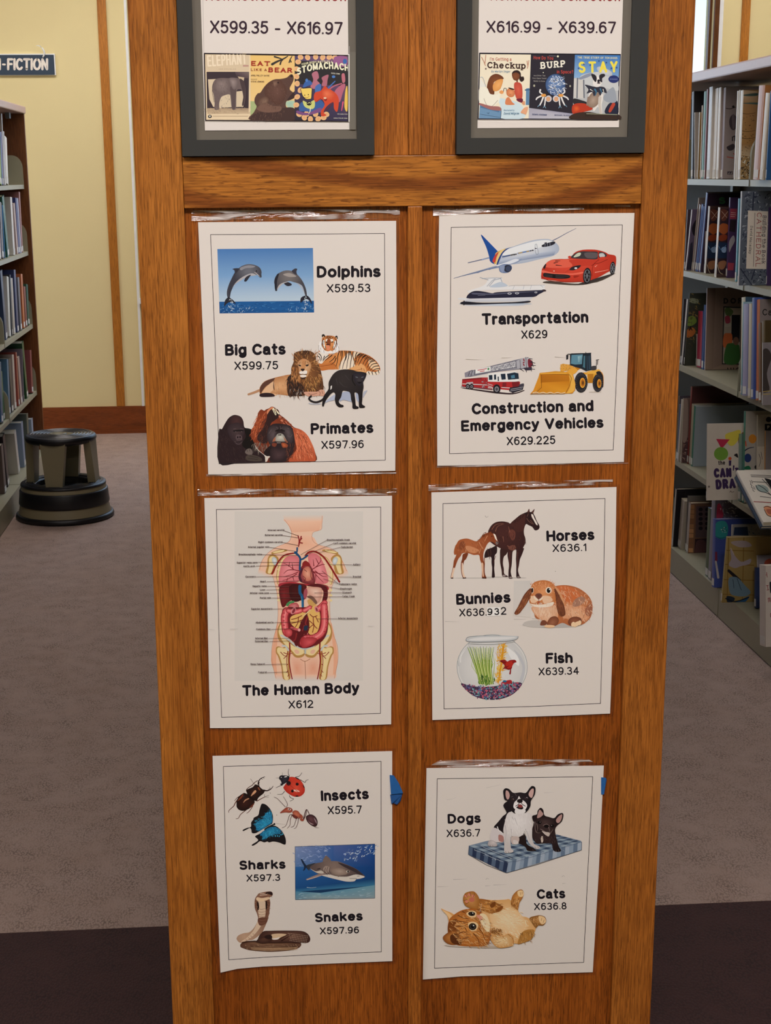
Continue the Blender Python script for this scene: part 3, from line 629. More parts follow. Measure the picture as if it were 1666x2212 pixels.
A.g('#6b4b40', '#56392f', (830, 470), '700,430 760,370 850,355 900,400 930,480 900,570 840,625 770,590 700,520').b('#47332f', '560,782 620,700 760,690 900,650 1012,660 1012,782').g('#8b6a58', '#5f443a', (800, 400), '780,370 830,362 840,400 800,440')
A.g('#876a58', '#5d4237', (700, 580), '640,560 700,530 740,560 720,620 660,650 620,620').b('#77584a', '610,660 700,600 780,630 870,640 850,690 700,700').e('#2b1f20', 980, 315, 14).b('#3c2a29', '930,575 1005,480 1012,500 1012,545').f(['#4c352f', '#7c5c4c', '#654a3e'], '600,640 700,560 860,620 900,700 760,780 560,780', 120, 26, 100, 4, seed=4).f(['#4c352f', '#75564a'], '700,430 800,360 930,400 900,560 780,600', 60, 22, 60, 3, seed=5).e('#2a1c1c', 838, 385, 9)
A.l('#3a3432', 26, '775,190 830,160 890,135 940,105', 10).l('#3a3432', 18, '800,110 850,125 890,140', 8).l('#3a3432', 18, '860,190 870,160 890,140', 10).l('#3a3432', 14, '955,170 965,140 985,105', 8).l('#3a3432', 14, '975,165 965,140', 6)
A.t('#a12d22', 'EAT', (552, 207), (750, 210), 52, .24, serif=True, sp=.28).t('#8c2b22', 'LIKE A', (550, 260), (718, 262), 26, .2, serif=True, sp=.5).t('#a12d22', 'BEAR', (735, 275), (985, 280), 52, .24, serif=True, sp=.26)
A.t('#70533c', 'APRIL PULLEY SAYRE', (550, 318), (745, 320), 18, .16).t('#70533c', 'STEVE JENKINS', (550, 382), (690, 384), 18, .16).t('#70533c', 'illustrated by', (550, 352), (615, 352), 9, .14)
A.q(['#54456a', '#8a5f7c', '#3d3550', '#2e2a33'], '1016,100 1572,104 1572,790 1014,782').p('#2e2b2d', '1016,150 1572,180 1572,420 1016,400')
for i, (x, y) in enumerate([(1050,165),(1075,115),(1150,118),(1235,112),(1310,118),(1380,115),(1440,120),(1036,240),(1034,320),(1040,395),(1072,465),(1040,535),(1030,620),(1060,720),(1115,755),(1180,770),(1235,718),(1262,768),(1320,755),(1350,720),(1140,715)]): A.e('#e0a878', x, y, 31, 27, i*30, '#efbf86')
A.b('#9a5f8c', '1440,110 1560,110 1568,200 1500,215 1430,180').e('#3f6aa8', 1545, 160, 22, 28).b('#3c5f9a', '1085,590 1160,640 1260,560 1330,620 1290,700 1150,690 1060,680').b('#7c4f7f', '1040,680 1150,705 1280,650 1290,690 1150,730 1045,715')
A.b('#b5707f', '1195,290 1250,265 1270,330 1250,360 1280,400 1230,450 1180,430 1210,360').b('#b06a78', '1300,330 1370,300 1360,360 1350,420 1300,415 1310,370').b('#4a6fae', '1230,430 1290,400 1280,500 1240,520').b('#3d63a5', '1120,380 1170,360 1200,400 1150,420 1100,440').b('#b9667a', '1440,470 1520,400 1550,410 1520,500 1490,590 1440,560').b('#c1707c', '1510,300 1540,290 1548,370 1520,385')
A.l('#b9667a', 16, '1360,470 1430,420 1510,395', 12).l('#4a6fae', 16, '1370,440 1410,400 1440,370', 10).e('#4f7ec0', 1425, 322, 18, 14).e('#4f7ec0', 1140, 360, 14, 18)
A.p('#f0cf6a', '1078,450 1195,440 1188,555 1135,560 1095,520').l('#2a2422', 5, '1075,455 1092,440 1180,440 1197,460 1187,555 1130,558 1100,530', closed=True).e('#3b2a20', 1120, 518, 6).e('#3b2a20', 1158, 512, 6).l('#8c4b2a', 4, '1120,540 1145,545 1165,530')
A.b('#cdd07a', '1100,575 1160,600 1220,570 1225,640 1190,665 1120,640').e('#2a2824', 1165, 605, 26, 22).l('#d5cf92', 6, '1150,605 1170,595 1180,605').l('#e0d9bb', 12, '1180,650 1175,690 1160,715', 6)
A.b('#cf4a2e', '1230,490 1290,470 1330,420 1370,450 1440,490 1480,560 1465,690 1430,660 1420,590 1350,640 1320,700 1350,730 1300,740 1290,690 1330,620 1300,560 1240,590 1215,550').g('#e87850', '#cf4a2e', (1350, 500), '1300,470 1380,450 1440,510 1400,570 1320,560').e('#8f2a20', 1340, 560, 16, 20).e('#e6c1a2', 1335, 548, 16, 10).l('#7c2318', 5, '1420,590 1380,640 1330,690').l('#7c2318', 5, '1240,590 1290,550')
A.l('#e05a7c', 14, '1525,590 1510,680', 8).b('#e8c05a', '1550,470 1572,430 1572,680 1540,640').t('#e9e3b8', 'YOUR BODY BATTLES A', (1085, 205), (1415, 178), 24, .18, arch=14).t('#f0eccb', 'STOMACHACHE', (1040, 308), (1640, 285), 76, .2, sp=.26, arch=55).t('#d8d4c2', 'VICKI COBB', (1398, 292), (1490, 300), 15, .18).t('#e5e0ce', 'FOR AGES 6 TO 9', (1465, 722), (1572, 724), 10, .18).t('#e5e0ce', 'ANIMATED BY DOM', (1425, 765), (1570, 767), 10, .18)
A.p('#e9e4de', '1576,84 1640,84 1640,800 1578,800').rect('#716b60', 1594, 60, 1660, 882).l('#d9d3cc', 3, '1592,0 1592,882', smooth=False)
A.l('#2e2326', 6, '54,73 1580,95 1580,798 68,787', smooth=False, closed=True).build('cover_strip', t1, 'strip of three printed book covers with an elephant, a bear and a crowd of monsters')
A = Art(900, 0, 2.687, ff); A.t('#33202c', 'X616.99 - X639.67', (406, 190), (1158, 195), 70, .15, sp=.15).build('range_number', t2)
A = Art(900, 0, 2.687, ff); A.t('#8f2a2c', 'Nonfiction Collection', (430, 3), (1182, 7), 56, .15, sp=.28); A.build('sign_heading', t2, 'dark red heading cut off by the top of the photo')
A = Art(1020, 100, 5.0485, ff)
A.p('#2b2a35', '78,72 1620,86 1588,802 62,795').p('#efe3c8', '90,85 642,90 618,788 72,785')
A.b('#cfe0e4', '290,570 420,590 520,620 570,700 560,786 320,786 320,690').p('#e9e6da', '90,340 150,440 80,450').l('#9aa6ae', 6, '92,340 118,345 150,440')
A.g('#8a4f2c', '#6b3a20', (260, 400), '170,400 200,330 260,300 320,320 345,355 290,365 235,400 245,470 235,545 190,525 162,470').g('#f0b06a', '#dd9650', (290, 420), '240,400 280,365 335,360 330,410 300,475 240,490 225,440')
A.b('#f4ecd8', '80,460 160,450 200,520 290,530 300,590 240,650 170,660 120,620 75,600').l('#a89a86', 5, '130,570 160,640 210,660 280,590').l('#f4ecd8', 40, '190,620 240,600 300,520', 26).e('#e6a060', 322, 500, 24, 20).l('#4b4b50', 7, '345,490 350,460 372,462 378,500')
A.g('#e79a6a', '#c97648', (425, 500), '375,490 400,460 440,465 470,500 455,545 415,555 380,530').b('#33231c', '395,450 430,455 470,470 440,475 410,465').b('#d98458', '372,570 400,555 420,580 440,610 465,635 400,640 362,628').l('#7a4a30', 3, '410,525 425,530')
A.g('#8a5030', '#6d3c24', (470, 330), '435,300 470,275 515,290 520,340 490,375 450,360').b('#2f1f1c', '435,300 455,268 500,262 530,290 535,330 560,330 568,365 540,388 515,360 520,310 480,285').l('#6d3c24', 16, '492,365 492,400')
A.g('#d5604a', '#bf4a3a', (505, 470), '462,400 525,400 548,450 545,570 490,575 465,500').b('#6a2038', '485,575 550,570 548,615 500,600').p('#5f86a8', '590,460 628,455 622,640 585,640').p('#44678a', '575,470 630,465 630,480 578,485')
A.p('#6f94b4', '85,640 320,700 310,788 75,786').p('#4f769a', '95,650 300,705 295,720 90,668').l('#2f4660', 6, '85,640 318,700 312,786', smooth=False).b('#a56a66', '85,620 200,650 300,660 315,700 200,690 85,640').l('#30455c', 5, '165,725 180,735 185,722').l('#34495e', 4, '90,740 300,775', smooth=False)
A.t('#b04838', "I'm Getting a", (195, 158), (430, 160), 38, .12).t('#3a211d', 'Checkup', (165, 240), (585, 248), 72, .19, serif=True, sp=.26).t('#4f7f9c', 'by Marilyn Singer', (210, 285), (415, 287), 24, .12, slant=.2).t('#4f7f9c', 'Illustrated by', (345, 706), (460, 706), 18, .12, slant=.2).t('#3f6f8c', 'David Milgrim', (345, 745), (510, 745), 26, .13, slant=.2)
A.l('#c08a70', 8, '105,120 130,170 145,210|150,95 140,190|600,160 610,220|620,155 605,240').e('#8a7468', 150, 245, 10).b('#e6a880', '530,720 570,670 610,665 590,740 560,735').b('#dd9a70', '555,600 575,600 575,640 545,625')
A.p('#2a2630', '642,88 1122,92 1095,790 618,788').q(['#a5a2b0', '#9a98ac', '#c5c2c8', '#b8b5c0'], '622,672 1098,735 1095,790 618,788')
A.t('#c04a40', 'How Do You', (672, 142), (885, 148), 38, .13).t('#f0ead8', 'BURP', (750, 248), (1020, 226), 76, .2, serif=True, sp=.38).t('#b8423a', 'in Space?', (925, 296), (1103, 298), 38, .14).t('#a9a39c', 'And Other Tips', (672, 327), (800, 327), 15, .12).t('#a9a39c', 'Every Space Tourist', (660, 355), (812, 357), 15, .12).t('#a9a39c', 'Needs to Know', (672, 386), (795, 388), 15, .12)
A.g('#6f8fc0', '#3c5580', (890, 400), [(910+108*math.cos(t*.3142), 420+118*math.sin(t*.3142)) for t in range(20)]).f(['#e4e6ea', '#c9d2dc', '#a8b8cc'], [(910+95*math.cos(t*.3142), 420+105*math.sin(t*.3142)) for t in range(20)], 90, 40, 20, 9, 60, seed=7).f(['#7a6a50', '#3a5178'], [(910+80*math.cos(t*.3142), 430+80*math.sin(t*.3142)) for t in range(20)], 20, 30, 40, 8, 60, seed=8).l('#1e2438', 5, [(910+110*math.cos(t*.3142), 420+120*math.sin(t*.3142)) for t in range(20)], closed=True)
for dx, fl in ((0, 1), (190, -1)):
    X = lambda u: 780+dx+(u-780)*fl
    A.l('#e3dfdc', 18, [(X(745), 475), (X(740), 500), (X(765), 520)], 14).l('#e3dfdc', 18, [(X(760), 540), (X(715), 560), (X(700), 580)], 14).l('#e3dfdc', 20, [(X(780), 545), (X(760), 600), (X(740), 640)], 14).l('#e3dfdc', 16, [(X(800), 560), (X(795), 620), (X(790), 650)], 12).b('#e09a4a', [(X(755), 525), (X(800), 520), (X(805), 545), (X(765), 550)]).e('#d0cdd2', X(835), 572, 34, 36).e('#d9a47a', X(832), 575, 24, 26).l('#7fa4bc', 10, [(X(735), 640), (X(715), 660)], 5).l('#7fa4bc', 10, [(X(790), 650), (X(805), 675)], 5).l('#7fa4bc', 8, [(X(790), 650), (X(775), 672)], 4)
A.e('#e8e4c0', 936, 110, 11).e('#b8b49a', 678, 430, 10, 13).e('#b8b49a', 1070, 434, 9, 11).l('#8a868e', 4, '840,104 915,107').e('#d8d4b8', 777, 287, 6).t('#3f4a72', 'SUSAN E. GOODMAN', (655, 750), (815, 756), 17, .18).t('#3f4a72', 'MICHAEL SLACK', (900, 757), (1065, 762), 15, .18)
A.q(['#4a7cb8', '#3f78ba', '#7ba3cc', '#8ab0d4'], '1122,92 1618,97 1600,350 1112,345').p('#b8b9b8', '1112,345 1600,330 1588,800 1096,792').b('#c9cac8', '1180,330 1280,290 1440,280 1560,340 1600,480 1480,460 1330,470 1200,420').g('#d8dadc', '#b4b8bc', (1440, 270), '1360,240 1400,220 1480,250 1530,290 1500,330 1400,300')
A.b('#8d94a4', '1150,360 1230,310 1310,290 1300,320 1200,360').p('#cdc9c2', '1112,350 1225,370 1225,570 1108,560').l('#6a6e78', 14, '1150,350 1145,560|1218,370 1222,560', smooth=False).b('#2c2a2e', '1108,570 1200,590 1250,610 1250,640 1120,640').b('#b83a22', '1100,640 1200,620 1290,650 1310,690 1200,720 1100,735').g('#e0602c', '#b83a22', (1140, 680), '1105,650 1160,645 1180,690 1140,720 1104,710').b('#3a2a22', '1098,740 1250,715 1400,735 1590,740 1588,800 1096,795')
A.b('#23263a', '1450,730 1480,640 1540,600 1588,605 1588,745').b('#b9432f', '1490,700 1530,620 1550,615 1560,640 1510,720').b('#9aa0a8', '1500,470 1550,455 1575,600 1480,610 1430,560')
A.b('#e3ddd5', '1275,520 1330,470 1420,480 1430,560 1415,640 1420,730 1395,735 1375,660 1340,700 1320,700 1320,640 1270,640').g('#b09a88', '#8a7464', (1320, 590), '1280,540 1330,500 1390,520 1380,620 1320,670 1260,640').l('#c9bfb4', 34, '1395,560 1390,640 1405,725', 24).l('#8e7a6c', 24, '1270,560 1255,640', 16)
A.b('#2f2f3c', '1230,420 1290,430 1330,440 1440,445 1470,510 1420,500 1400,540 1370,500 1330,545 1310,500 1250,515 1270,470').l('#3f7390', 20, '1340,470 1355,500 1345,540', 6).l('#3f7390', 16, '1400,465 1420,520', 5).l('#d9d3c6', 10, '1290,470 1320,490', 4).l('#d9d3c6', 10, '1430,470 1440,510', 4)
A.b('#e8e2da', '1320,380 1340,340 1400,335 1420,370 1400,430 1360,445 1325,430').b('#26222a', '1300,305 1340,310 1360,345 1350,390 1320,360').b('#26222a', '1390,315 1440,300 1450,325 1420,350 1420,390 1395,380').e('#1b1820', 1380, 378, 14, 18).l('#e8e2da', 12, '1370,320 1372,350').e('#463c40', 1382, 400, 18, 9)
A.t('#f4dd4e', 'STAY', (1165, 292), (1590, 285), 125, .2, sp=.55).t('#dcd9b0', 'THE TRUE STORY OF TEN DOGS', (1150, 133), (1585, 140), 24, .18, sp=.32).e('#27346e', 1545, 358, 58, 42).t('#8f9cc8', 'WINNER', (1505, 364), (1585, 366), 12, .16)
for x, y in ((1162, 240), (1220, 195), (1290, 205), (1385, 160), (1465, 178), (1520, 240), (1578, 232)): A.e('#35568e', x, y, 9)
A.l('#2a241c', 6, '1235,765 1245,740 1260,765 1280,745 1300,765 1325,750').l('#9a9a80', 8, '1250,735 1590,745', smooth=False)
A.l('#221f2c', 6, '80,73 1620,87 1588,802 64,795', smooth=False, closed=True).build('cover_strip', t2, 'strip of three printed book covers with a child at the doctor, the earth and a seated dog')

# ---------------------------------------------------------------- the six laminated posters
M_sleeve = clearmat('laminating_film', (.97, .95, .94), .0, .25)
M_tape = clearmat('wrinkled_clear_tape', (.96, .93, .9), .10, .16, bump=.5, bscale=1.0, glint=.95, ax=(16, 60, 160))
YP = .0060
fp = face(YP)
def px2(x0, y0, sc, pts): return [(x0+u/sc, y0+v/sc) for u, v in P(pts)]
def poster(label, outline, border, origin_px):
    c = onY(*origin_px, YP); t = thing('poster', (c.x, .0072, c.z), label, 'poster', 'laminated topic posters on the oak panel')
    fr = [onY(x, y, YP) for x, y in outline]; n = len(fr)
    vs = [tuple(v) for v in fr]+[(v[0], YP+.0004, v[2]) for v in fr]
    mesh('paper', vs, [tuple(range(n)), tuple(range(2*n-1, n-1, -1))]+[(i, (i+1) % n, n+(i+1) % n, n+i) for i in range(n)], M_paper, t)
    cx = sum(p[0] for p in outline)/n; cy = sum(p[1] for p in outline)/n
    big = []
    for x, y in outline: big.append(onY(x+(x-cx)/abs(x-cx)*(2.5 if x < 930 and cx > 1000 else 7) if abs(x-cx) > 100 else x, y+(y-cy)/abs(y-cy)*6, .0068))
    vs = [(v[0], .0067, v[2]) for v in big]+[(v[0], .0070, v[2]) for v in big]
    s = mesh('laminate_edge', vs, [tuple(range(n)), tuple(range(2*n-1, n-1, -1))]+[(i, (i+1) % n, n+(i+1) % n, n+i) for i in range(n)], M_sleeve, t)
    s['label'] = 'clear laminating film showing past the paper edge'
    A = Art(0, 0, 1, fp); A.l('#2c2528', 1.25, border, smooth=False, closed=True); A.build('border_line', t)
    return t
def tape(t, x0, x1, yt, yb, seed, flare=0, name='clear_tape', lift=.0022):
    """Crumpled strip of clear packing tape: a wavy sheet standing off the wood."""
    R = random.Random(seed); nx, ny = 44, 5; vs = []; fs = []
    ph = [R.uniform(0, 6) for _ in range(6)]
    for j in range(ny+1):
        for i in range(nx+1):
            u, v = i/nx, j/ny; xx = x0+(x1-x0)*u+flare*(v-.5)*2*(2*u-1); yy = yt(u)+(yb(u)-yt(u))*v if callable(yt) else yt+(yb-yt)*v
            h = lift*(.35+.3*math.sin(u*9+ph[0]+v*2)+.25*math.sin(u*23+ph[1]-v*4)+.2*math.sin(v*9+ph[2]+u*6))
            vs.append(tuple(onY(xx, yy, .0068-max(.0004, h))))
    for j in range(ny):
        for i in range(nx): a = j*(nx+1)+i; fs.append((a, a+1, a+nx+2, a+nx+1))
    return mesh(name, vs, fs, M_tape, t, smooth=True)
BK = '#17121a'
def words(par, name, crop, items):
    for tx, x0, y0, x1, y1, h, wt in items: Art(*crop, fp, k0=3).t(BK, tx, (x0, y0+h*.03), (x1, y1+h*.03), h*1.06, wt*1.16, sp=.13 if wt > .16 else .17).build(name, par)
# --- 1 dolphins, big cats, primates
TL = poster('white poster of dolphins, big cats and primates, top left of the six', P('428,480 856,477 857,700 854,1017 640,1022 450,1025 440,760'), P('455,507 831,504.5 831.5,700 832.4,994 700,997 474,1001 463,700'), (640, 1025))
tape(TL, 414, 864, lambda u: 455-4*u, lambda u: 477-5*u, 1)
tape(TL, 446, 856, lambda u: 1024.5-4*u, lambda u: 1029-6*u, 2, lift=.001)
words(TL, 'heading', (410, 440, 3.4708), [('Dolphins', 953, 553, 1432, 549, 84, .2)])
words(TL, 'heading', (410, 700, 3.4708), [('Big Cats', 265, 236, 720, 227, 82, .2), ('Primates', 908, 826, 1378, 815, 80, .2)])
words(TL, 'call_number', (410, 440, 3.4708), [('X599.53', 1028, 665, 1355, 661, 60, .135)])
words(TL, 'call_number', (410, 700, 3.4708), [('X599.75', 335, 343, 663, 338, 60, .135), ('X597.96', 988, 936, 1306, 928, 58, .135)])
A = Art(410, 440, 3.4708, fp)
A.q(['#4a7ab5', '#4d7cb4', '#7fa5cc', '#7ba3cd'], '207,340 924,332 928,540 214,545').q(['#7ba3cd', '#7fa5cc', '#bccdd9', '#b6cad9'], '214,545 928,540 931,728 221,735').q(['#1c5a98', '#1a5590', '#1e5a96', '#184c84'], '221,735 931,728 933,816 224,823')
A.f(['#2f70ac', '#123c70', '#4a88bc', '#16487c'], '226,740 930,734 932,814 226,820', 120, 26, 0, 4, 14, seed=3, smooth=False).f(['#8fb6d4', '#cfe0ea', '#5f96c4'], '250,770 470,770 480,815 250,818', 46, 12, -60, 3, 60, seed=4).f(['#8fb6d4', '#cfe0ea'], '760,780 930,770 930,812 760,815', 26, 12, -60, 3, 60, seed=5)
A.g('#73747c', '#3a3a44', (440, 500), '283,700 279,660 292,610 312,565 335,520 360,490 395,465 440,453 490,460 525,480 538,510 537,528 538,552 522,550 508,535 480,530 450,528 420,545 385,562 350,590 325,625 308,665 300,704').b('#34343e', '340,525 335,500 320,490 345,484 372,487 358,510').b('#b3aeb0', '500,535 470,522 430,532 380,560 345,592 320,630 345,600 390,572 440,545 480,540').b('#2d2c36', '458,532 445,555 425,582 408,580 422,550').b('#cfc6c0', '480,510 505,525 528,548 510,535').b('#8d8c92', '380,480 440,462 490,470 470,480 420,484 385,500').e('#17161c', 500, 505, 5)
A.b('#282832', '290,700 265,725 258,770 275,752 298,738 320,740 346,752 330,728 303,706').b('#42424c', '285,690 283,650 300,600 292,660 300,700')
A.g('#7d7674', '#45434a', (740, 545), '868,690 855,645 842,615 815,598 780,588 745,580 705,592 685,602 665,620 655,652 642,652 641,620 633,590 640,555 660,527 700,505 740,500 780,510 808,532 838,568 860,608 874,650 878,690').b('#3a3842', '765,508 788,487 806,490 800,508 802,535').b('#2d2b35', '705,595 730,617 762,612 762,600 735,588').b('#b8b2b2', '655,645 668,612 700,592 745,584 700,600 675,622').b('#b8b2b2', '790,590 830,608 850,640 866,688 845,640 815,605').b('#25242e', '640,560 655,530 670,525 655,580 650,650 640,645 636,600').b('#a39a94', '700,530 750,520 800,545 760,550 730,545')
A.b('#262430', '872,688 835,705 831,742 850,728 872,714 895,725 914,752 912,728 895,700').f(['#e8eef2', '#c3d6e2'], '290,715 315,715 330,790 290,790', 22, 14, 80, 4, 50, seed=6).f(['#e8eef2', '#c3d6e2'], '862,700 880,700 890,780 855,780', 22, 14, 85, 4, 40, seed=7)
A.build('printed_picture', TL, 'photo of two dolphins leaping over the sea')
A = Art(530, 710, 5.5533, fp)
# tiger
A.g('#de9352', '#c2733a', (1150, 380), '890,230 880,280 862,330 866,400 885,425 850,430 880,480 905,502 1000,492 1110,490 1180,495 1250,500 1330,520 1440,527 1460,545 1570,556 1610,535 1618,470 1580,400 1520,345 1450,308 1330,275 1200,262 1110,262 1050,240 960,240')
A.b('#efe3d5', '868,340 885,280 930,290 985,300 1000,330 950,380 915,420 870,400').b('#efdcc4', '1120,480 1150,400 1210,310 1260,290 1290,350 1320,470 1260,480 1180,492').b('#ecd3b4', '1290,290 1340,280 1380,300 1320,340 1290,380').b('#c8763c', '885,430 960,425 1030,400 1080,430 1080,485 1000,492 905,502').b('#e5a86c', '1330,440 1400,420 1450,480 1440,525 1330,515 1240,490').b('#eedfc8', '1460,545 1470,510 1560,520 1612,500 1610,535 1570,555').b('#eccaa0', '1480,370 1540,380 1600,450 1600,500 1500,470')
for s in ('1130,270 1110,330 1105,390 1090,450|1165,268 1160,340 1140,420 1130,480|1195,268 1205,340 1180,420 1165,480|1235,272 1240,330 1225,400 1215,478|1260,275 1275,340 1262,420 1255,480|1295,280 1290,330 1310,400 1295,460', '1340,285 1320,330 1330,380 1320,430|1385,300 1340,340 1320,400|1420,305 1370,350 1345,410|1455,320 1410,350 1380,400 1360,440|1490,340 1440,370 1410,430|1525,360 1470,385 1440,440|1555,385 1500,405 1465,465|1580,415 1520,430 1480,490|1600,445 1545,455 1500,500|1612,480 1560,485 1520,515|1480,520 1490,550|1520,522 1530,555|1560,520 1575,553|1595,500 1605,535|1150,268 1145,330|1215,270 1215,330 1200,380|1250,272 1255,320|1370,300 1330,330|1400,305 1350,350|1440,315 1400,345|1470,332 1430,360|1505,350 1460,375|1540,372 1490,395', '875,330 895,350 905,390|885,300 910,330 918,380|950,330 935,370|1000,320 960,350 930,390|1040,320 1000,350 960,380|1080,330 1050,370 1010,400|1070,290 1040,310|1090,350 1070,400 1040,420'):
    A.l('#2a1813', 11, s, 6)
A.l('#8e4a20', 5, '1020,420 1080,440 1100,480|900,450 980,440 1040,430|1250,490 1330,500 1400,480|1390,470 1400,500|1420,480 1430,510')
A.b('#f3eee8', '885,190 880,240 900,280 960,300 1020,300 1080,290 1120,270 1118,210 1100,150 1050,240 950,250 905,150').l('#8a7c72', 5, '884,200 882,245 905,285|1118,215 1122,260 1080,290|900,230 915,270|1090,240 1080,275|940,260 950,292|1050,262 1045,290', 2).f(['#f5f0ea', '#cfc3b6'], '885,200 920,290 1100,290 1118,200 1080,260 930,260', 40, 26, 80, 4, 40, seed=9)
A.g('#e8a468', '#c8763a', (1010, 150), '920,150 925,110 960,88 1010,82 1060,90 1095,115 1100,170 1080,225 1040,270 1000,278 960,265 925,215').b('#f3ece2', '930,150 950,140 955,200 965,240 940,215').b('#f3ece2', '1090,150 1070,150 1060,200 1050,240 1080,210').b('#efe6da', '965,130 990,125 990,150 970,155').b('#efe6da', '1025,125 1055,130 1050,155 1028,150').b('#8a4526', '985,130 1020,130 1025,185 1015,215 985,215 975,190').b('#e08a66', '972,205 990,195 1012,205 1015,240 1000,262 982,255').e('#3a1a16', 992, 190, 22, 8).b('#f0e8e0', '960,262 990,272 1030,262 1035,285 1000,298 965,288')
A.l('#241412', 7, '985,95 1010,110 1035,95|960,110 985,120|1040,112 1065,108|935,130 925,180 945,220|945,150 940,195|1085,130 1095,180 1070,225|1070,160 1078,200|965,165 985,168|1032,165 1055,162|950,240 960,255|1075,240 1060,258', 4).e('#1c1210', 972, 158, 8, 5).e('#1c1210', 1045, 155, 8, 5)
A.l('#241412', 8, '930,150 918,190 930,225|940,120 925,150|1090,140 1102,190 1090,230|1075,115 1090,140|975,100 1000,120 1010,105|1015,105 1030,120 1050,100|985,85 1010,92 1040,88|960,215 965,240|1055,215 1050,245', 4); A.b('#1e1614', '922,100 920,75 940,66 955,80 955,100').b('#1e1614', '1078,105 1085,88 1100,84 1108,100 1105,125').e('#d9b088', 938, 98, 8, 9).e('#d9b088', 1092, 112, 7, 9)
# lion
A.l('#b98a66', 24, '38,788 100,768 165,742', 30).g('#dda878', '#b67a4c', (400, 690), '170,745 182,690 235,630 340,592 430,570 520,552 600,560 640,700 620,802 510,802 390,790 340,812 200,815').b('#5c3b30', '175,745 185,690 240,632 350,592 340,620 300,660 250,690 210,740 185,775').b('#e2b68e', '200,770 240,710 320,640 350,650 345,720 300,770 350,780 385,790 340,808 230,800').b('#5a3a2c', '345,590 345,660 350,740 335,700').b('#2e1f24', '175,785 230,770 300,772 345,790 340,815 190,818').f(['#c08a5c', '#e5bd92', '#a87448'], '370,600 520,560 520,790 370,780', 60, 34, 85, 4, 12, seed=10)
A.g('#8f5c34', '#5a3822', (740, 520), '585,300 610,282 640,272 700,264 760,264 820,290 848,340 850,380 880,430 905,500 922,580 935,660 938,730 900,760 800,780 700,800 600,805 520,800 505,700 505,600 548,540 552,470 580,400 580,350').b('#2c201e', '505,600 560,560 620,620 700,700 700,800 600,806 515,800').f(['#2a1c18', '#6b4226', '#9c6436', '#3a2620'], '520,560 700,600 920,600 930,740 700,800 520,790', 170, 60, 85, 7, 22, seed=11).f(['#c88a4e', '#a76a38', '#6b4226', '#dba468'], '590,290 840,290 870,440 900,620 820,640 770,560 600,420', 150, 48, 0, 6, 25, seed=12, ctr=(700, 470)).f(['#c8864a', '#a06030', '#dca066'], '560,460 640,460 660,620 560,600', 60, 50, 95, 6, 18, seed=13).f(['#c88a4e', '#e0a864', '#94602e', '#402a1e'], '700,600 880,560 900,680 760,740', 80, 56, 80, 7, 20, seed=14).f(['#2a1f1e', '#4a3424'], '640,275 760,268 740,340 690,350', 40, 30, -80, 6, 30, seed=15)
A.g('#e6bd92', '#c08a5c', (700, 450), '625,420 650,380 705,360 760,385 790,430 785,480 765,530 745,575 700,600 660,585 645,530 640,470').b('#c98e5e', '680,370 720,370 725,440 715,480 670,480 675,430').f(['#7a4a2a', '#b07c4e'], '640,390 780,390 770,420 640,420', 30, 18, 90, 3, 30, seed=16).b('#241a1a', '632,432 665,436 668,452 650,450').b('#241a1a', '725,436 762,428 752,448 732,452').b('#2a1c1c', '665,482 712,482 700,506 680,508').b('#f0e6dc', '652,515 685,510 688,540 655,540').b('#f0e6dc', '692,510 740,505 735,545 695,542').l('#241818', 8, '648,545 690,552 740,545').b('#ece2d8', '660,560 690,553 730,560 728,578 690,584 665,578').b('#2a1c1a', '660,584 690,590 730,580 710,602 680,604').l('#8a5a38', 6, '650,420 665,400|740,400 765,420|720,390 718,440', 3)
A.b('#d49f86', '700,765 760,755 860,755 900,732 945,738 957,780 940,808 880,805 800,812 740,806').l('#8e5a48', 6, '760,780 800,790 860,775|880,750 900,770 890,800|920,745 930,780').f(['#2a1d1c', '#efe0d0'], '560,700 700,760 690,800 540,790', 20, 40, -70, 3, 20, seed=17)
# panther
A.b('#b4bacb', '950,890 1010,830 1080,790 1080,850 1010,870').b('#aab2c6', '1160,770 1250,760 1275,850 1290,880 1180,855 1130,870').b('#aab2c6', '1325,775 1355,790 1365,880 1335,850').b('#b4b8c6', '1420,760 1465,740 1440,780 1412,830').l('#b9bac4', 14, '765,895 830,905 900,900').l('#241e20', 26, '1035,650 1010,730 960,800 930,850 860,882 800,872 765,840 790,808', 22)
A.g('#37302f', '#1f1a1d', (1170, 600), '1000,650 1020,600 1060,540 1120,500 1200,487 1280,495 1340,512 1400,518 1452,535 1448,575 1425,625 1415,645 1420,700 1410,760 1405,850 1402,905 1436,930 1428,948 1372,948 1362,905 1362,850 1350,780 1312,768 1320,850 1328,920 1358,938 1352,960 1290,957 1285,900 1270,850 1253,765 1180,742 1165,760 1150,820 1122,870 1142,905 1176,918 1174,940 1122,940 1088,905 1075,850 1080,790 1060,762 1020,790 975,850 952,900 940,932 922,925 925,880 945,820 985,765 1000,715')
A.p('#e9e3dd', '1024,690 1040,680 1038,715 1022,735').g('#3e383b', '#26212a', (1370, 620), '1290,560 1310,530 1380,525 1440,550 1430,600 1410,650 1380,690 1340,670 1310,620').l('#151114', 12, '1290,560 1285,620 1320,680|1350,640 1370,655 1395,640').l('#7c8288', 6, '1325,578 1348,584|1395,584 1418,578').e('#121014', 1372, 645, 14, 9).l('#4a4345', 5, '1130,640 1180,690 1230,700|1200,560 1250,620|1090,600 1110,680', 2)
A.build('printed_picture', TL, 'cut-out photos of a tiger, a lion and a black panther')
A = Art(465, 870, 7.5727, fp)
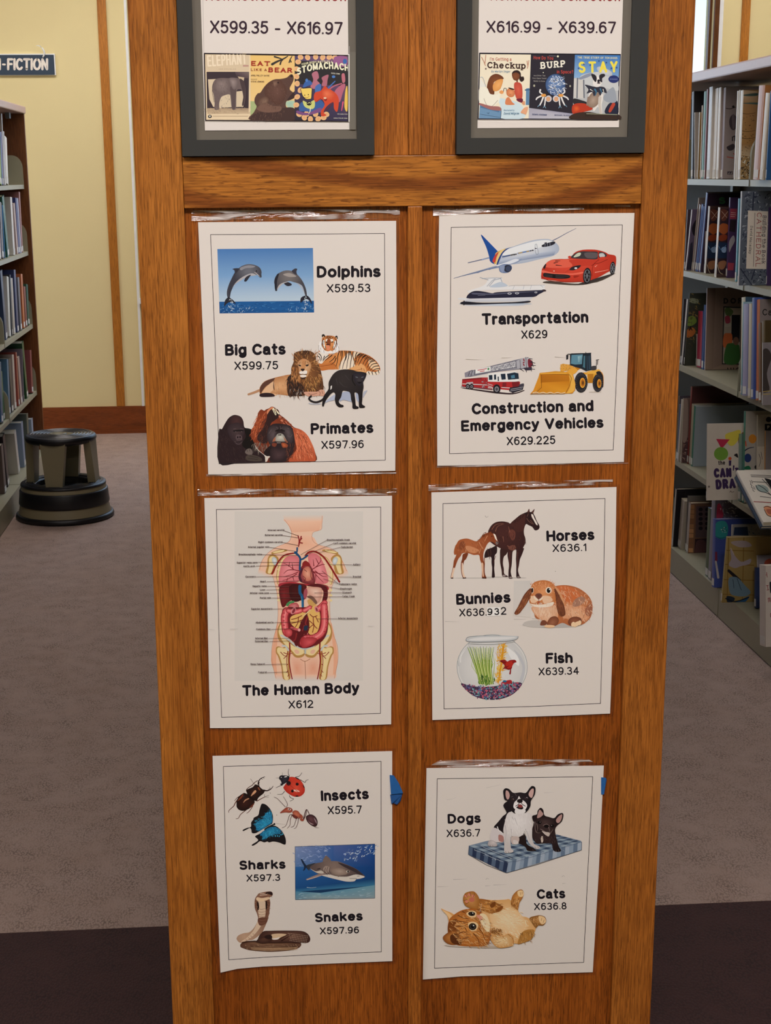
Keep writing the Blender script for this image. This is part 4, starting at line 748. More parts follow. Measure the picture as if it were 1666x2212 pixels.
A.b('#2c1d20', '60,990 58,470 110,430 160,340 220,250 290,205 350,202 420,230 460,300 478,400 540,420 600,440 620,500 640,640 680,760 800,860 830,960 820,972 400,985').g('#4c2f2e', '#2f1f22', (350, 300), '200,330 230,260 300,210 360,206 420,235 455,300 470,400 440,360 350,330 260,360 200,420').g('#4a3a3b', '#33262a', (360, 480), '200,430 260,350 350,325 420,345 470,400 480,480 450,560 455,640 420,690 350,690 300,640 240,560').b('#151013', '295,455 380,440 460,448 445,470 380,468 310,475').l('#171114', 14, '300,458 460,458').e('#6f6060', 335, 474, 10, 5).e('#6f6060', 432, 472, 10, 5).b('#5a484a', '340,540 380,520 430,540 440,590 400,600 350,585').e('#120d10', 368, 565, 13, 16).e('#120d10', 408, 562, 13, 16).l('#6e5b5c', 5, '300,430 340,425|410,425 465,430|320,630 350,670 400,675 440,640|350,530 340,580 370,605|345,610 400,615 440,600').l('#171114', 5, '330,650 400,640 445,620')
A.f(['#3b2a2b', '#1a1215', '#44312f'], '70,480 200,450 300,680 450,700 540,800 540,920 80,920', 130, 60, 75, 7, 20, seed=20).b('#15100f', '480,430 590,440 640,600 600,760 480,740 440,660 500,560').b('#6f625c', '490,800 520,760 570,748 610,790 600,850 540,850 500,830').l('#2d2524', 6, '520,770 530,800|560,755 565,795').b('#4a3f38', '500,880 560,850 650,860 750,900 760,950 640,960 520,940').l('#2a2220', 6, '560,870 700,900|540,910 700,930')
A.g('#a34a28', '#6a2d1c', (760, 400), '590,450 620,400 650,330 690,250 700,170 750,110 800,130 830,110 880,90 930,62 990,90 1040,130 1055,190 1120,240 1200,310 1290,400 1400,440 1500,520 1570,640 1630,800 1635,960 1200,968 830,972 900,880 820,860 720,780 660,700 620,620 585,560')
A.f(['#c8603a', '#e07c50', '#8a3c22', '#5a261a'], '600,450 700,200 850,110 800,300 760,500 640,620', 120, 70, 115, 9, 25, seed=21).b('#33201f', '850,130 900,110 960,130 1040,170 1050,220 960,300 920,330 880,440 860,560 850,660 760,660 690,600 700,520 780,420 830,300 850,200').f(['#2a1a1a', '#57312a', '#74402c'], '700,400 850,250 860,600 700,640', 70, 70, 110, 8, 20, seed=22).f(['#4a4240', '#8f8478', '#2a2020', '#b0a08c'], '640,640 900,650 900,700 800,780 640,760', 60, 80, 105, 7, 18, seed=23).b('#241a1c', '800,800 900,700 940,720 900,870 820,860')
A.b('#efe6c4', '930,90 960,85 990,150 1000,200 975,190').b('#efe6c4', '985,100 1005,105 1045,170 1040,190 1010,160').l('#2a1c1c', 12, '960,120 985,190|1005,110 1050,165|905,150 930,230 950,290|960,200 975,280|1010,190 1015,270', 8).b('#d98a62', '850,130 900,85 935,66 950,90 900,120 850,190')
A.g('#e8825a', '#c05a38', (1430, 650), '1280,420 1400,440 1500,520 1570,640 1630,800 1635,955 1480,965 1210,965 1260,860 1330,760 1310,640 1290,520').f(['#f09a70', '#c85c38', '#8a3820', '#e8825a', '#b04c2c'], '1290,420 1480,530 1590,780 1600,880 1240,890 1340,760', 200, 75, 72, 11, 22, seed=24).l('#7a3220', 10, '1340,500 1400,600 1420,680 1360,800|1440,540 1500,680 1560,830|1450,700 1500,800 1540,950|1400,720 1420,830 1400,940', 4).f(['#d8704a', '#8a3a24', '#f0a080'], '1050,200 1200,320 1270,400 1200,380 1050,300', 50, 50, 40, 8, 25, seed=25)
A.b('#2e2225', '850,480 880,400 940,350 1040,340 1180,360 1250,400 1290,520 1300,700 1270,820 1200,900 1150,960 900,965 905,860 920,720 870,640').g('#5c4f50', '#352a2d', (950, 520), '850,500 880,410 960,370 1040,400 1000,520 980,640 920,680 870,640 850,580').g('#5c5052', '#352b2e', (1190, 480), '1080,400 1140,370 1210,390 1260,440 1285,540 1260,650 1200,670 1150,560').b('#1c1416', '980,470 1010,440 1060,450 1130,450 1140,470 1060,465').l('#171012', 10, '985,465 1040,440 1060,420|1135,460 1080,440').l('#6a5c5c', 6, '1000,400 1030,420|1060,380 1070,420|1100,410 1060,430|1180,410 1210,430|1180,540 1230,560 1260,520|920,440 880,500')
A.g('#cfccbc', '#8f8a80', (1070, 560), '975,620 985,560 1020,510 1070,500 1115,520 1150,580 1160,625 1060,640').e('#1a1414', 1045, 528, 9, 14).e('#1a1414', 1070, 526, 9, 14).b('#a8664a', '1120,560 1160,610 1190,650 1150,640').b('#a8664a', '950,600 985,560 980,630 940,640').l('#3a2a2a', 9, '950,635 1050,640 1170,638').l('#b9b4a6', 6, '1010,655 1070,655').g('#c8683e', '#7a3c2a', (1120, 690), '1080,660 1140,655 1190,690 1180,730 1110,740').b('#7a3c2a', '940,660 1010,670 980,720 930,700').g('#4f3a3c', '#2d2023', (1040, 860), '900,780 960,720 1060,740 1180,740 1200,820 1150,900 1080,950 950,950 905,880').f(['#6a3a2a', '#2a1c1e', '#8a5038'], '1180,700 1290,640 1290,860 1180,900', 40, 60, 100, 7, 15, seed=26)
A.p('#dccfc0', '815,880 885,870 850,960 820,968').p('#e9e4de', '50,997 70,997 70,1003 50,1003')
A.l('#2c2528', 9, '60,997 850,978 1640,960', smooth=False)
A.build('printed_picture', TL, 'photo of a gorilla beside an orange orangutan')

# --- 2 transportation and vehicles
TR = poster('white poster of transportation, construction and emergency vehicles, top right of the six', P('949,463 1371,460 1360,700 1348,998 1150,1003 945,1006 944,800'), P('975,491.2 1344.8,485.8 1334.3,760 1325,972 1150,975 971.4,980 972.6,730'), (1145, 1006))
tape(TR, 936, 1262, lambda u: 450-4*u, lambda u: 466-14*u, 5)
tape(TR, 1328, 1362, 444, 447, 6, lift=.001); tape(TR, 944, 1358, lambda u: 1007-7*u, lambda u: 1009.5-9*u, 7, lift=.001)
words(TR, 'heading', (900, 430, 3.332), [('Transportation', 470, 905, 1238, 888, 80, .2)])
words(TR, 'heading', (900, 730, 3.332), [('Construction and', 398, 550, 1275, 526, 78, .2), ('Emergency Vehicles', 322, 672, 1347, 645, 76, .2)])
words(TR, 'call_number', (900, 430, 3.332), [('X629', 755, 1005, 943, 1000, 58, .135)])
words(TR, 'call_number', (900, 730, 3.332), [('X629.225', 650, 772, 1000, 762, 58, .135)])
A = Art(975, 485, 4.5027, fp)
A.l('#5d6680', 9, '985,158 1050,125 1130,80 1215,38', 4).l('#5d6680', 8, '165,372 260,350 365,323', 10).p('#8c9ab8', '300,335 375,318 375,330 290,350')
A.q(['#1d4f9c', '#17448c', '#1c4f9c', '#123a78'], '290,105 305,108 455,262 420,380').b('#1b4b94', '290,108 308,112 345,185 380,230 420,255 465,268 460,330 430,385 380,360 368,310 340,220')
A.g('#dfe0e2', '#aab4c4', (760, 230), '600,215 700,180 800,152 880,142 950,143 1000,165 1035,195 1050,225 1045,262 1010,295 960,315 850,340 720,372 600,388 500,392 440,386 430,340 480,270 520,235').q(['#c3cad6', '#b3bccb', '#7c8aa6', '#8b98b2'], '460,345 1020,250 1000,298 450,388').b('#e6e7e9', '600,222 800,165 940,152 1000,185 900,215 700,260 520,300 500,270')
A.b('#d8b25c', '440,270 530,235 500,270 460,320 440,380 415,375 425,320').b('#c2403a', '425,300 460,268 440,320 425,370 402,355').b('#e6c886', '480,255 520,240 480,290 445,375 435,380 450,310').b('#1d3f7c', '600,218 560,232 500,285 455,385 442,384 465,320 500,265 540,235')
A.b('#262630', '880,205 905,190 995,165 1012,180 985,200 930,215 888,218').l('#9aa2b0', 3, '915,190 912,215|935,182 935,212|960,175 962,205', smooth=False).e('#3a3a44', 918, 180, 14, 6, -15)
A.l('#3f5480', 12, '500,315 570,300').l('#4a4644', 12, '580,298 612,292|628,290 633,289').l('#5f7fb0', 13, '650,280 700,270 760,258').l('#b99a54', 9, '655,279 690,272|735,263 755,259').l('#34343c', 13, '772,256 776,255|790,252 796,251|612,293 618,292').l('#7e8896', 4, '815,200 830,190 840,235 848,280 828,290 816,240 818,205').e('#34343c', 823, 232, 10, 5)
A.b('#8b98b2', '20,524 120,492 250,455 400,410 470,395 560,370 640,345 690,335 640,372 560,392 470,420 360,440 260,470 130,498').b('#dde0e6', '440,400 540,365 620,335 660,345 600,375 480,405').l('#49546e', 4, '25,524 250,462 380,430 470,404').e('#6d7c9c', 262, 465, 18, 6, -15).e('#6d7c9c', 375, 433, 18, 6, -15)
A.g('#97a6c0', '#5f7298', (500, 420), '465,430 470,400 520,385 580,395 590,430 560,465 510,472 475,460').e('#262c3c', 549, 428, 38, 37, 0).e('#3c4660', 556, 430, 26, 27).b('#8896b4', '470,405 510,395 520,420 505,465 480,450')
A.e('#a9b6c6', 430, 772, 360, 10).e('#c9ced6', 420, 786, 300, 7)
A.b('#e4e2e0', '160,650 215,630 300,600 340,570 360,530 400,520 490,520 500,560 555,595 700,600 905,590 905,610 915,640 880,642 600,635 300,640 200,655 175,665').b('#dcdcdc', '70,715 150,715 290,735 285,745 150,738 75,728')
A.b('#232338', '200,655 250,645 330,655 400,668 450,658 700,645 900,637 905,650 850,680 800,705 600,722 440,728 300,730 160,718 150,705 165,680').b('#5a5c70', '215,665 400,672 600,660 880,648 600,668 400,682 220,680').q(['#d8d8da', '#d0d0d4', '#c4c6cc', '#b9bcc6'], '160,722 800,705 745,748 118,752').b('#1c1c28', '120,748 300,760 600,755 760,742 740,762 500,770 122,780').b('#1c1c28', '118,745 132,745 128,785 118,780')
A.l('#b9bcc2', 9, '300,525 400,520 490,520|350,600 400,545 430,525', smooth=False).l('#9aa0aa', 6, '370,600 420,540 480,525 495,560|280,515 330,530 360,540|480,520 500,575', smooth=False).b('#bcc6d2', '380,600 440,570 490,560 550,595 480,610 390,612').l('#a2a8b2', 3, '560,600 620,590 700,590 910,590|615,595 600,630|710,592 700,630|780,592 770,630|870,592 895,612', smooth=False).l('#d5d2d0', 4, '150,650 165,640 175,655')
for x, y in ((568, 671), (640, 668)): A.e('#d3d3d6', x, y, 20, 10).e('#34364a', x, y, 13, 5)
A.e('#c9c9cc', 824, 660, 14, 8).e('#34364a', 824, 660, 8, 4).l('#8c8e9c', 2, '260,692 330,688').b('#3c2e34', '885,635 910,632 925,645 905,652')
# sports car
A.b('#4a4038', '890,565 960,550 1200,575 1420,560 1600,475 1560,490 1480,520 1350,575 1200,590 1000,578').b('#38302e', '1240,575 1540,485 1580,480 1400,555 1320,578')
A.g('#d94a36', '#b8321f', (1120, 400), '875,520 880,450 890,420 920,380 970,345 1050,335 1150,330 1200,275 1260,250 1330,243 1420,247 1500,270 1530,288 1590,300 1605,330 1600,400 1580,440 1530,460 1440,510 1360,540 1320,560 1250,560 1130,560 1000,545 890,530')
A.b('#e0604a', '960,350 1080,340 1200,340 1270,360 1200,400 1100,420 950,420 910,400').b('#c33a28', '1150,345 1330,345 1440,340 1400,400 1300,400 1180,440 1100,470 1180,400').b('#e86a54', '890,445 1000,470 1180,475 1275,460 1280,475 1180,490 1000,485 890,470')
A.b('#3b3437', '1165,325 1200,285 1260,262 1340,262 1430,270 1420,335 1300,335').b('#c8cdb4', '1190,318 1225,280 1260,275 1250,305').b('#5d5557', '1300,275 1420,278 1410,325 1320,325').b('#3b3437', '1440,268 1490,275 1515,300 1490,320 1440,325').b('#bfc2c0', '1440,285 1480,280 1495,310 1450,318').l('#b22f1e', 8, '1430,265 1430,340').b('#c8402c', '1138,310 1160,305 1165,325 1140,325').b('#c8402c', '1450,318 1490,315 1500,330 1450,335')
A.b('#221c1e', '895,485 910,470 1000,480 1140,490 1150,520 1060,528 940,515 900,505').l('#4a4244', 3, '910,490 1140,505|920,505 1100,520', smooth=False).p('#120e10', '985,485 1015,487 1015,522 985,518').b('#2a2024', '1150,440 1180,410 1260,395 1240,425 1190,445').e('#d8d8d8', 1212, 425, 14, 9).b('#2a2024', '895,420 915,385 925,390 910,430').l('#4a1c18', 9, '1000,375 1040,365|1020,395 1075,400|1015,355 1060,352', 4).e('#e8b8a0', 1000, 452, 8, 5).b('#9a2818', '1190,500 1220,495 1250,500 1200,520')
A.l('#8a2014', 5, '875,500 950,545 1130,560 1260,556|1365,400 1400,380 1440,375 1520,340|1440,340 1380,395 1370,500').l('#f0a08c', 7, '1400,465 1460,455 1530,440|1400,410 1420,395', 3)
for x, y, rx, ry in ((1322, 500, 40, 80), (1570, 425, 27, 64)): A.e('#1c181a', x, y, rx, ry, 4).e('#55565c', x+2, y, rx*.75, ry*.78, 4).e('#18151a', x+2, y, rx*.66, ry*.7, 4).l('#7d8086', 5, [(x-rx*.4, y-ry*.55), (x+rx*.4, y+ry*.55)]).l('#7d8086', 5, [(x+rx*.4, y-ry*.5), (x-rx*.4, y+ry*.5)]).l('#7d8086', 5, [(x-rx*.6, y), (x+rx*.6, y)]).l('#8d9096', 3, [(x+rx*.72*math.cos(t*.4), y+ry*.74*math.sin(t*.4)) for t in range(16)])
A.build('printed_picture', TR, 'cut-out pictures of an airliner, a motor yacht and a red sports car')
A = Art(985, 750, 5.0485, fp)
A.b('#3a2a2c', '60,440 200,455 400,480 620,500 735,470 740,480 620,515 440,505 250,478 80,450')
A.p('#a8262a', '70,348 280,330 350,330 350,445 400,450 400,470 90,435 65,425').p('#b4282a', '350,370 700,375 700,440 600,470 490,460 400,440 350,440').p('#e9e7e2', '350,290 440,278 660,265 690,365 610,375 350,372').p('#7c1c22', '70,348 280,330 280,345 72,362')
A.p('#8b8690', '95,280 130,265 180,245 200,305 140,325 100,330').p('#a9a8ac', '130,330 350,290 350,268 700,240 830,240 790,225 700,215 380,265 200,300').p('#9b9aa2', '130,265 240,240 680,130 790,108 800,235 680,235 380,280 210,305 180,300').l('#5a5864', 6, '140,265 680,140 790,112|150,320 380,272 800,228|200,300 700,215', smooth=False)
A.l('#e6e4e0', 4, '390,250 420,205 450,245 480,195 510,235 540,185 570,228 600,175 630,220 650,165|400,215 640,165|400,255 640,210', smooth=False).f(['#4e4c58', '#d8d6d4', '#77757f'], '385,205 650,150 655,225 390,260', 110, 22, -15, 4, 60, seed=30, smooth=False).p('#eceae4', '212,245 378,210 380,258 216,288').l('#b8323a', 8, '240,252 335,234|265,266 310,258', smooth=False).e('#4f8a5a', 355, 237, 11, 13).l('#2e2c38', 6, '135,315 150,270|165,312 180,262|200,300 212,250', smooth=False)
A.p('#aeacb2', '655,150 765,108 800,125 795,230 660,228').l('#3a3844', 5, '765,108 770,232|655,150 662,228|700,140 705,225', smooth=False).l('#8c2430', 12, '740,130 745,150|738,185 745,200|735,170 745,165').b('#7b2434', '790,130 830,150 835,200 800,225 785,180').l('#23212c', 9, '800,125 835,130|810,160 865,175|820,200 870,200|800,235 860,240|830,150 845,215|820,225 825,262|765,235 770,272|700,235 740,262', 6, smooth=False).p('#3a3340', '735,225 830,215 830,250 760,255')
for q in ('360,305 398,303 400,355 362,357', '416,300 438,297 440,352 418,355', '456,320 468,320 470,368 458,370', '488,292 540,288 545,350 500,355', '558,290 640,275 682,285 688,345 570,355'): A.p('#1d2c3c', q)
A.p('#4b7c94', '600,310 640,300 645,335 605,340').l('#f4f2ee', 6, '350,372 490,375 700,372', smooth=False).l('#d8d4d0', 8, '75,400 270,408 340,412|500,440 590,445', smooth=False).f(['#3a2e34', '#a7a4a8', '#6a5a5e'], '270,335 345,335 345,450 275,445', 50, 18, 0, 5, 60, seed=31, smooth=False).p('#b9b6b8', '115,385 185,378 190,395 115,400').p('#7a1e24', '610,380 690,372 695,430 620,440').l('#d2cfce', 6, '350,400 400,415|350,420 395,435|355,435 390,445', smooth=False).p('#7d2228', '510,385 550,385 550,430 505,435')
A.p('#2a2630', '590,440 700,425 735,395 745,410 730,465 620,500 580,480').l('#a7a5ac', 6, '600,460 730,435|595,478 720,455', smooth=False).b('#413c46', '690,410 740,395 735,425 700,435')
for x, y, r in ((130, 427, 28), (172, 428, 28), (446, 455, 48)): A.e('#1d1a20', x, y, r*.85, r*1.05).e('#8d8b90', x, y+2, r*.5, r*.62).e('#4b484e', x, y+2, r*.3, r*.38)
A.l('#5a5660', 7, '195,440 400,462|60,425 95,435', smooth=False)
# loader
A.e('#c9bdae', 1520, 488, 70, 6).p('#e0a040', '1140,190 1170,180 1240,190 1280,205 1290,240 1200,260 1140,265').f(['#f0c070', '#9a6424', '#e8b050', '#6a4418'], '1140,185 1290,200 1260,270 1150,270', 40, 22, 20, 6, 70, seed=32).p('#e6a63e', '1200,270 1330,200 1360,215 1310,280 1260,310').p('#b87822', '1290,210 1350,195 1365,230 1330,250').p('#e2a236', '1330,280 1480,270 1560,240 1600,300 1600,420 1500,420 1500,390 1440,390 1430,300').p('#b9791f', '1440,290 1500,285 1500,385 1445,390').p('#e9b048', '1430,265 1560,240 1580,255 1530,290 1440,292')
A.p('#1f2a34', '1245,80 1260,68 1475,62 1480,250 1420,262 1370,235 1300,215 1245,195').p('#5d8a9c', '1262,85 1385,78 1375,185 1300,190 1255,180').q(['#9cc0c6', '#6f9eae', '#4a7688', '#7aa6b2'], '1330,100 1380,92 1372,160 1335,165').p('#47707f', '1395,95 1412,92 1410,230 1385,215').p('#314554', '1425,95 1465,92 1470,240 1428,250').l('#15181e', 7, '1245,75 1475,64|1415,70 1420,262|1440,85 1445,240|1390,80 1380,200', smooth=False).p('#1c1c22', '1203,85 1228,82 1225,130 1205,138').l('#1c1c22', 6, '1215,78 1250,80|1232,70 1240,82|1415,55 1425,68', smooth=False)
A.b('#3e3c40', '1480,210 1530,205 1530,245 1480,250').l('#4a4440', 7, '1530,140 1560,135|1535,140 1530,240|1548,140 1545,190', smooth=False)
A.b('#e0982c', '1540,260 1590,270 1612,330 1608,430 1590,420 1590,330 1560,290').b('#242024', '1530,280 1570,262 1600,300 1608,340 1608,430 1590,430 1585,350')
for x, y, rx, ry in ((1366, 385, 72, 112), (1548, 392, 55, 98)):
    A.e('#242226', x, y, rx, ry)
    for k in range(22): a = k*.2856; A.l('#49474b', 7, [(x+rx*.72*math.cos(a), y+ry*.72*math.sin(a)), (x+rx*.97*math.cos(a+.1), y+ry*.97*math.sin(a+.1))], 5)
    A.e('#1a181b', x+10, y+4, rx*.52, ry*.55).e('#e0a038', x+16, y+4, rx*.42, ry*.5).e('#b46a1c', x+18, y+4, rx*.3, ry*.36).e('#5a3a1c', x+20, y+4, rx*.14, ry*.18)
A.p('#d88f28', '915,280 1020,270 1090,262 1200,270 1280,300 1305,400 1300,470 1270,505 1190,505 840,502 810,512 845,470 900,330')
A.q(['#b86e18', '#c67a1c', '#b87016', '#a8620f'], '920,295 1250,300 1230,420 930,440').q(['#d68a22', '#c87c18', '#e09a2c', '#cc8420'], '935,385 1240,370 1200,490 870,490').b('#e8b04c', '1235,290 1275,310 1300,400 1290,470 1240,500 1210,500 1250,420').l('#8a5412', 6, '920,292 1240,300 1262,340 1240,420 1205,490|935,440 880,490|935,300 935,440', smooth=False).p('#e6a63c', '915,282 1200,275 1215,290 925,295').p('#d0902c', '1015,270 1080,262 1180,265 1180,275 1015,278')
A.l('#f0dcb4', 7, '840,498 880,490 910,502 950,492 990,503 1030,493 1070,504 1110,494 1150,503 1190,494').l('#9a6a28', 5, '815,512 1000,510 1190,508', smooth=False).l('#8a5a1e', 4, '1125,298 1135,298|1150,299 1160,299|1175,300 1185,300|1200,302 1210,302', smooth=False)
A.l('#b9aea2', 4, '110,130 300,135|500,115 620,112|1080,105 1200,112', 1)
A.build('printed_picture', TR, 'cut-out photos of a ladder fire engine and a yellow wheel loader')

# --- 3 the human body
ML = poster('white poster of The Human Body anatomy chart, middle of the left column', px2(420, 1040, 3.6217, '78,130 1547,112 1545,1000 1540,1900 1300,1908 780,1925 122,1930 105,1100'), px2(420, 1040, 3.6217, '172,220 1458,200 1457,1000 1456,1815 900,1830 213,1845 190,1100'), (650, 1572))
tape(ML, 427, 540, lambda u: 1057-2*u, lambda u: 1071-3*u, 11); tape(ML, 655, 857, lambda u: 1055, lambda u: 1062+6*math.sin(u*3), 12)
tape(ML, 535, 860, lambda u: 1056, lambda u: 1069, 13, lift=.0009)
words(ML, 'heading', (420, 1040, 3.6217), [('The Human Body', 375, 1678, 1292, 1655, 82, .2)])
words(ML, 'call_number', (420, 1040, 3.6217), [('X612', 737, 1776, 932, 1770, 60, .135)])
A = Art(420, 1040, 3.6217, fp)
SK, SE = '#f2bf9f', '#e39c7a'
A.rect('#dad2c9', 315, 235, 1320, 1560)
A.b('#efc3a6', '700,295 780,290 900,275 1000,265 1005,290 998,345 990,375 960,390 925,400 925,450 960,490 1050,520 1120,560 1160,620 1190,700 1150,720 1110,760 1085,790 1060,900 1060,1050 1080,1180 1115,1280 1125,1380 1110,1480 1095,1545 940,1548 870,1540 780,1550 650,1545 620,1460 605,1350 615,1250 640,1150 655,1050 650,900 630,800 610,740 510,700 530,620 580,560 650,510 740,470 760,420 750,370 720,325')
A.q(['#dad2c9', '#dad2c9', '#f0c4a8', '#f0c0a2'], '690,262 1010,258 1000,312 715,320').q(['#f0c4a8', '#f0c0a2', '#eab292', '#eab292'], '725,318 998,312 975,385 760,400')
A.g('#eeb494', '#f0c0a4', (860, 480), '770,430 920,430 970,495 1060,530 860,560 660,520 740,470').b('#eaac8a', '600,1400 620,1250 655,1100 650,1250 640,1400 650,1540 625,1480').b('#eaac8a', '1120,1400 1105,1250 1070,1100 1080,1250 1090,1400 1085,1540 1110,1480').g('#e6a183', '#efbfa4', (800, 1460), '760,1380 860,1400 865,1540 780,1545').g('#e6a183', '#efbfa4', (930, 1460), '880,1400 970,1390 980,1540 872,1540')
A.q(['#efbfa2', '#efbfa2', '#dad2c9', '#dad2c9'], '625,1510 1105,1510 1100,1560 640,1560').q(['#efbfa2', '#f0c0a4', '#dad2c9', '#dad2c9'], '505,680 600,720 600,760 495,725').q(['#efbfa2', '#f0c0a4', '#dad2c9', '#dad2c9'], '1195,690 1105,730 1110,780 1210,735')
A.l('#c98a6c', 3, '705,300 750,360 760,420 735,475 650,510 575,560 530,620 510,690|1000,270 998,345 990,378 930,398 922,450 960,492 1060,520 1120,560 1165,640 1192,700|612,740 632,810 650,900 655,1050 640,1150 612,1260 604,1370 620,1470 640,1540|1108,760 1085,800 1062,900 1062,1050 1080,1180 1115,1270 1125,1380 1108,1480 1095,1540').l('#a8684c', 4, '865,1405 868,1470 870,1545|830,1390 865,1408 905,1388')
BO, BE = '#ecd49a', '#b98a4a'
for f_ in (lambda x: x, lambda x: 1728-x):                       # bones and vessels, mirrored about the spine
    X = lambda s: '|'.join(' '.join('%.2f,%.2f' % (f_(x), y) for x, y in P(q)) for q in s.split('|'))
    A.b(BE, X('605,555 660,535 700,530 730,540 690,555 640,565 610,570')).b(BO, X('612,555 660,540 705,534 690,550 640,560'))
    A.b(BE, X('575,600 600,570 640,580 660,610 640,650 620,720 560,718 570,660')).b(BO, X('585,605 610,585 640,605 620,660 600,715 575,715 585,660')).g('#e3e6e4', '#b9c0c0', (f_(628), 622), X('605,605 625,590 645,610 645,640 630,655 615,640'))
    A.l(BE, 18, X('760,590 700,600 665,660 650,740 660,800')).l(BO, 12, X('760,590 700,602 668,660 652,740 662,800'))
    for yy in (650, 690, 730, 770, 850, 890, 930): A.e(BO, f_(662), yy, 14, 9, 20)
    A.b(BE, X('650,1190 655,1140 680,1100 690,1160 700,1220 760,1260 800,1300 865,1310 865,1350 840,1375 790,1375 750,1330 700,1280 660,1240')).b(BO, X('662,1190 664,1150 680,1120 688,1180 720,1240 780,1290 860,1318 850,1350 800,1360 760,1320 700,1265')).l('#c7c9c4', 14, X('680,1205 740,1240 800,1290 862,1312'))
    A.b('#e9b79a', X('782,1322 800,1315 820,1330 815,1348 792,1345'))
    A.b(BE, X('640,1300 660,1290 690,1300 720,1290 740,1320 740,1400 745,1480 750,1545 695,1545 680,1450 655,1370 638,1340')).b(BO, X('650,1305 670,1298 700,1305 722,1305 730,1360 732,1470 738,1545 705,1545 690,1450 668,1370 648,1335')).l('#c7c9c4', 14, X('690,1285 715,1290 735,1320'))
    A.l('#8e1f1c', 11, X('745,1265 748,1330 742,1400 750,1470 765,1545'), 8).l('#8e1f1c', 6, X('730,1330 722,1400 728,1470 742,1540|675,1335 705,1365 725,1360|700,1385 722,1365|700,1340 730,1350 765,1345|730,1430 722,1440|732,1480 720,1495|740,1510 730,1525'), 4)
A.l('#8e1f1c', 13, '608,722 650,640 700,580 770,562 800,560', 10).l('#8e1f1c', 13, '870,578 900,552 950,550 1010,590 1060,660 1135,785', 14)
A.g('#f09a9c', '#d97478', (740, 690), '810,590 770,580 720,590 690,630 670,690 660,760 665,800 740,790 820,780 825,700 820,620').g('#f09a9c', '#d97478', (980, 690), '890,580 930,560 975,580 1010,640 1035,710 1045,790 960,800 930,760 905,690')
A.l('#7c1a24', 7, '825,700 780,690 740,660 700,640|780,690 730,695 700,720|810,710 760,730 700,745|800,725 740,760 690,775|770,680 765,640|740,665 745,630|730,760 720,785|770,745 780,780', 3).l('#7c1a24', 7, '915,690 950,670 990,620 985,590|950,670 1000,650 1020,650|920,700 970,720 1020,720|930,705 970,750 1010,790|945,700 1000,740 1035,745|935,660 930,610|970,640 950,600|950,730 950,775', 3)
A.b('#a8323a', '665,800 760,785 860,800 960,800 1040,815 1045,850 960,820 860,815 760,800 670,830').b('#5a1a1c', '665,830 720,800 800,800 870,810 880,850 870,900 850,930 760,930 720,960 690,985 670,920').g('#82282a', '#5f1c1e', (700, 880), '668,835 730,815 750,880 740,930 700,985 680,940').g('#4c1819', '#3c1415', (790, 860), '745,820 830,805 850,850 830,930 760,930').b('#5a1c20', '880,815 960,800 1030,820 1045,870 1035,930 1000,945 1010,860 960,830')
A.g('#f0cdb8', '#d79a86', (950, 860), '875,840 900,825 985,830 1000,860 990,920 960,955 940,920 900,895').b('#a8505c', '860,850 880,840 885,880 870,920 855,900').b('#cfa05c', '885,930 930,920 955,960 910,985').b('#7d5a4c', '880,900 920,895 960,940 950,960 915,925')
A.g('#c8686a', '#6c2228', (880, 720), '830,680 860,640 890,640 915,670 935,720 942,800 880,800 830,785 815,740').g('#eaa88c', '#c46e5a', (885, 720), '850,690 890,665 915,700 920,760 880,780 850,740').b('#8e2626', '845,640 870,620 900,640 905,665 870,660 850,680').b('#4c1e30', '815,740 840,680 850,690 832,740 845,785 825,780').l('#5c1620', 4, '850,740 870,760 860,780|915,690 910,740 925,770|860,690 880,705')
A.l('#1e4c74', 18, '790,555 805,570 828,600 826,650 825,690', 15).l('#1e4c74', 13, '805,520 802,550 785,560|885,580 850,605 828,612').l('#1f5880', 24, '826,820 826,870 845,905 848,985', 18).l('#3c88b8', 5, '835,900 842,940 842,985').l('#8e1f24', 9, '812,425 820,460 815,510|836,430 828,460 818,500|840,445 832,455|845,482 826,478', 7)
A.l('#4a8a52', 22, '728,965 745,948 775,942', 16).g('#d98a88', '#b5484c', (780, 980), '730,985 760,955 800,950 820,980 800,1020 750,1030')
A.b('#6c1e22', '700,990 850,985 1030,980 1045,1150 1000,1250 900,1300 830,1300 780,1260 700,1180 690,1080')
A.b('#e6b768', '755,1060 820,1030 870,1010 860,1080 840,1150 800,1150 755,1110').b('#e6b768', '900,1000 960,970 985,1060 970,1160 930,1200 890,1180 880,1080').l('#7c1f1c', 6, '760,1080 800,1070 840,1050|760,1110 800,1100 850,1080|790,1140 810,1105 815,1060|830,1140 835,1090|905,1040 930,1060 960,1050|930,1060 935,1120 960,1150|900,1090 935,1120|895,1150 935,1120 925,1180|950,1060 970,1100')
for s, w in (('720,1010 705,1060 708,1120 715,1170 730,1190', 56), ('735,1010 790,1020 830,1010', 40), ('1020,950 985,985 965,1000', 46), ('1015,975 1018,1060 1015,1130 990,1190 930,1225 870,1230 850,1265', 56), ('905,985 880,1000 860,1010', 34)):
    A.l('#a83238', w, s).l('#dd6064', w*.72, s).l('#ef8a88', w*.25, s)
for x, y in ((700,1030),(696,1060),(698,1090),(700,1125),(708,1160),(1036,1000),(1040,1035),(1042,1070),(1040,1105),(1034,1140),(1018,1175)): A.e('#b53a40', x, y, 9, 5)
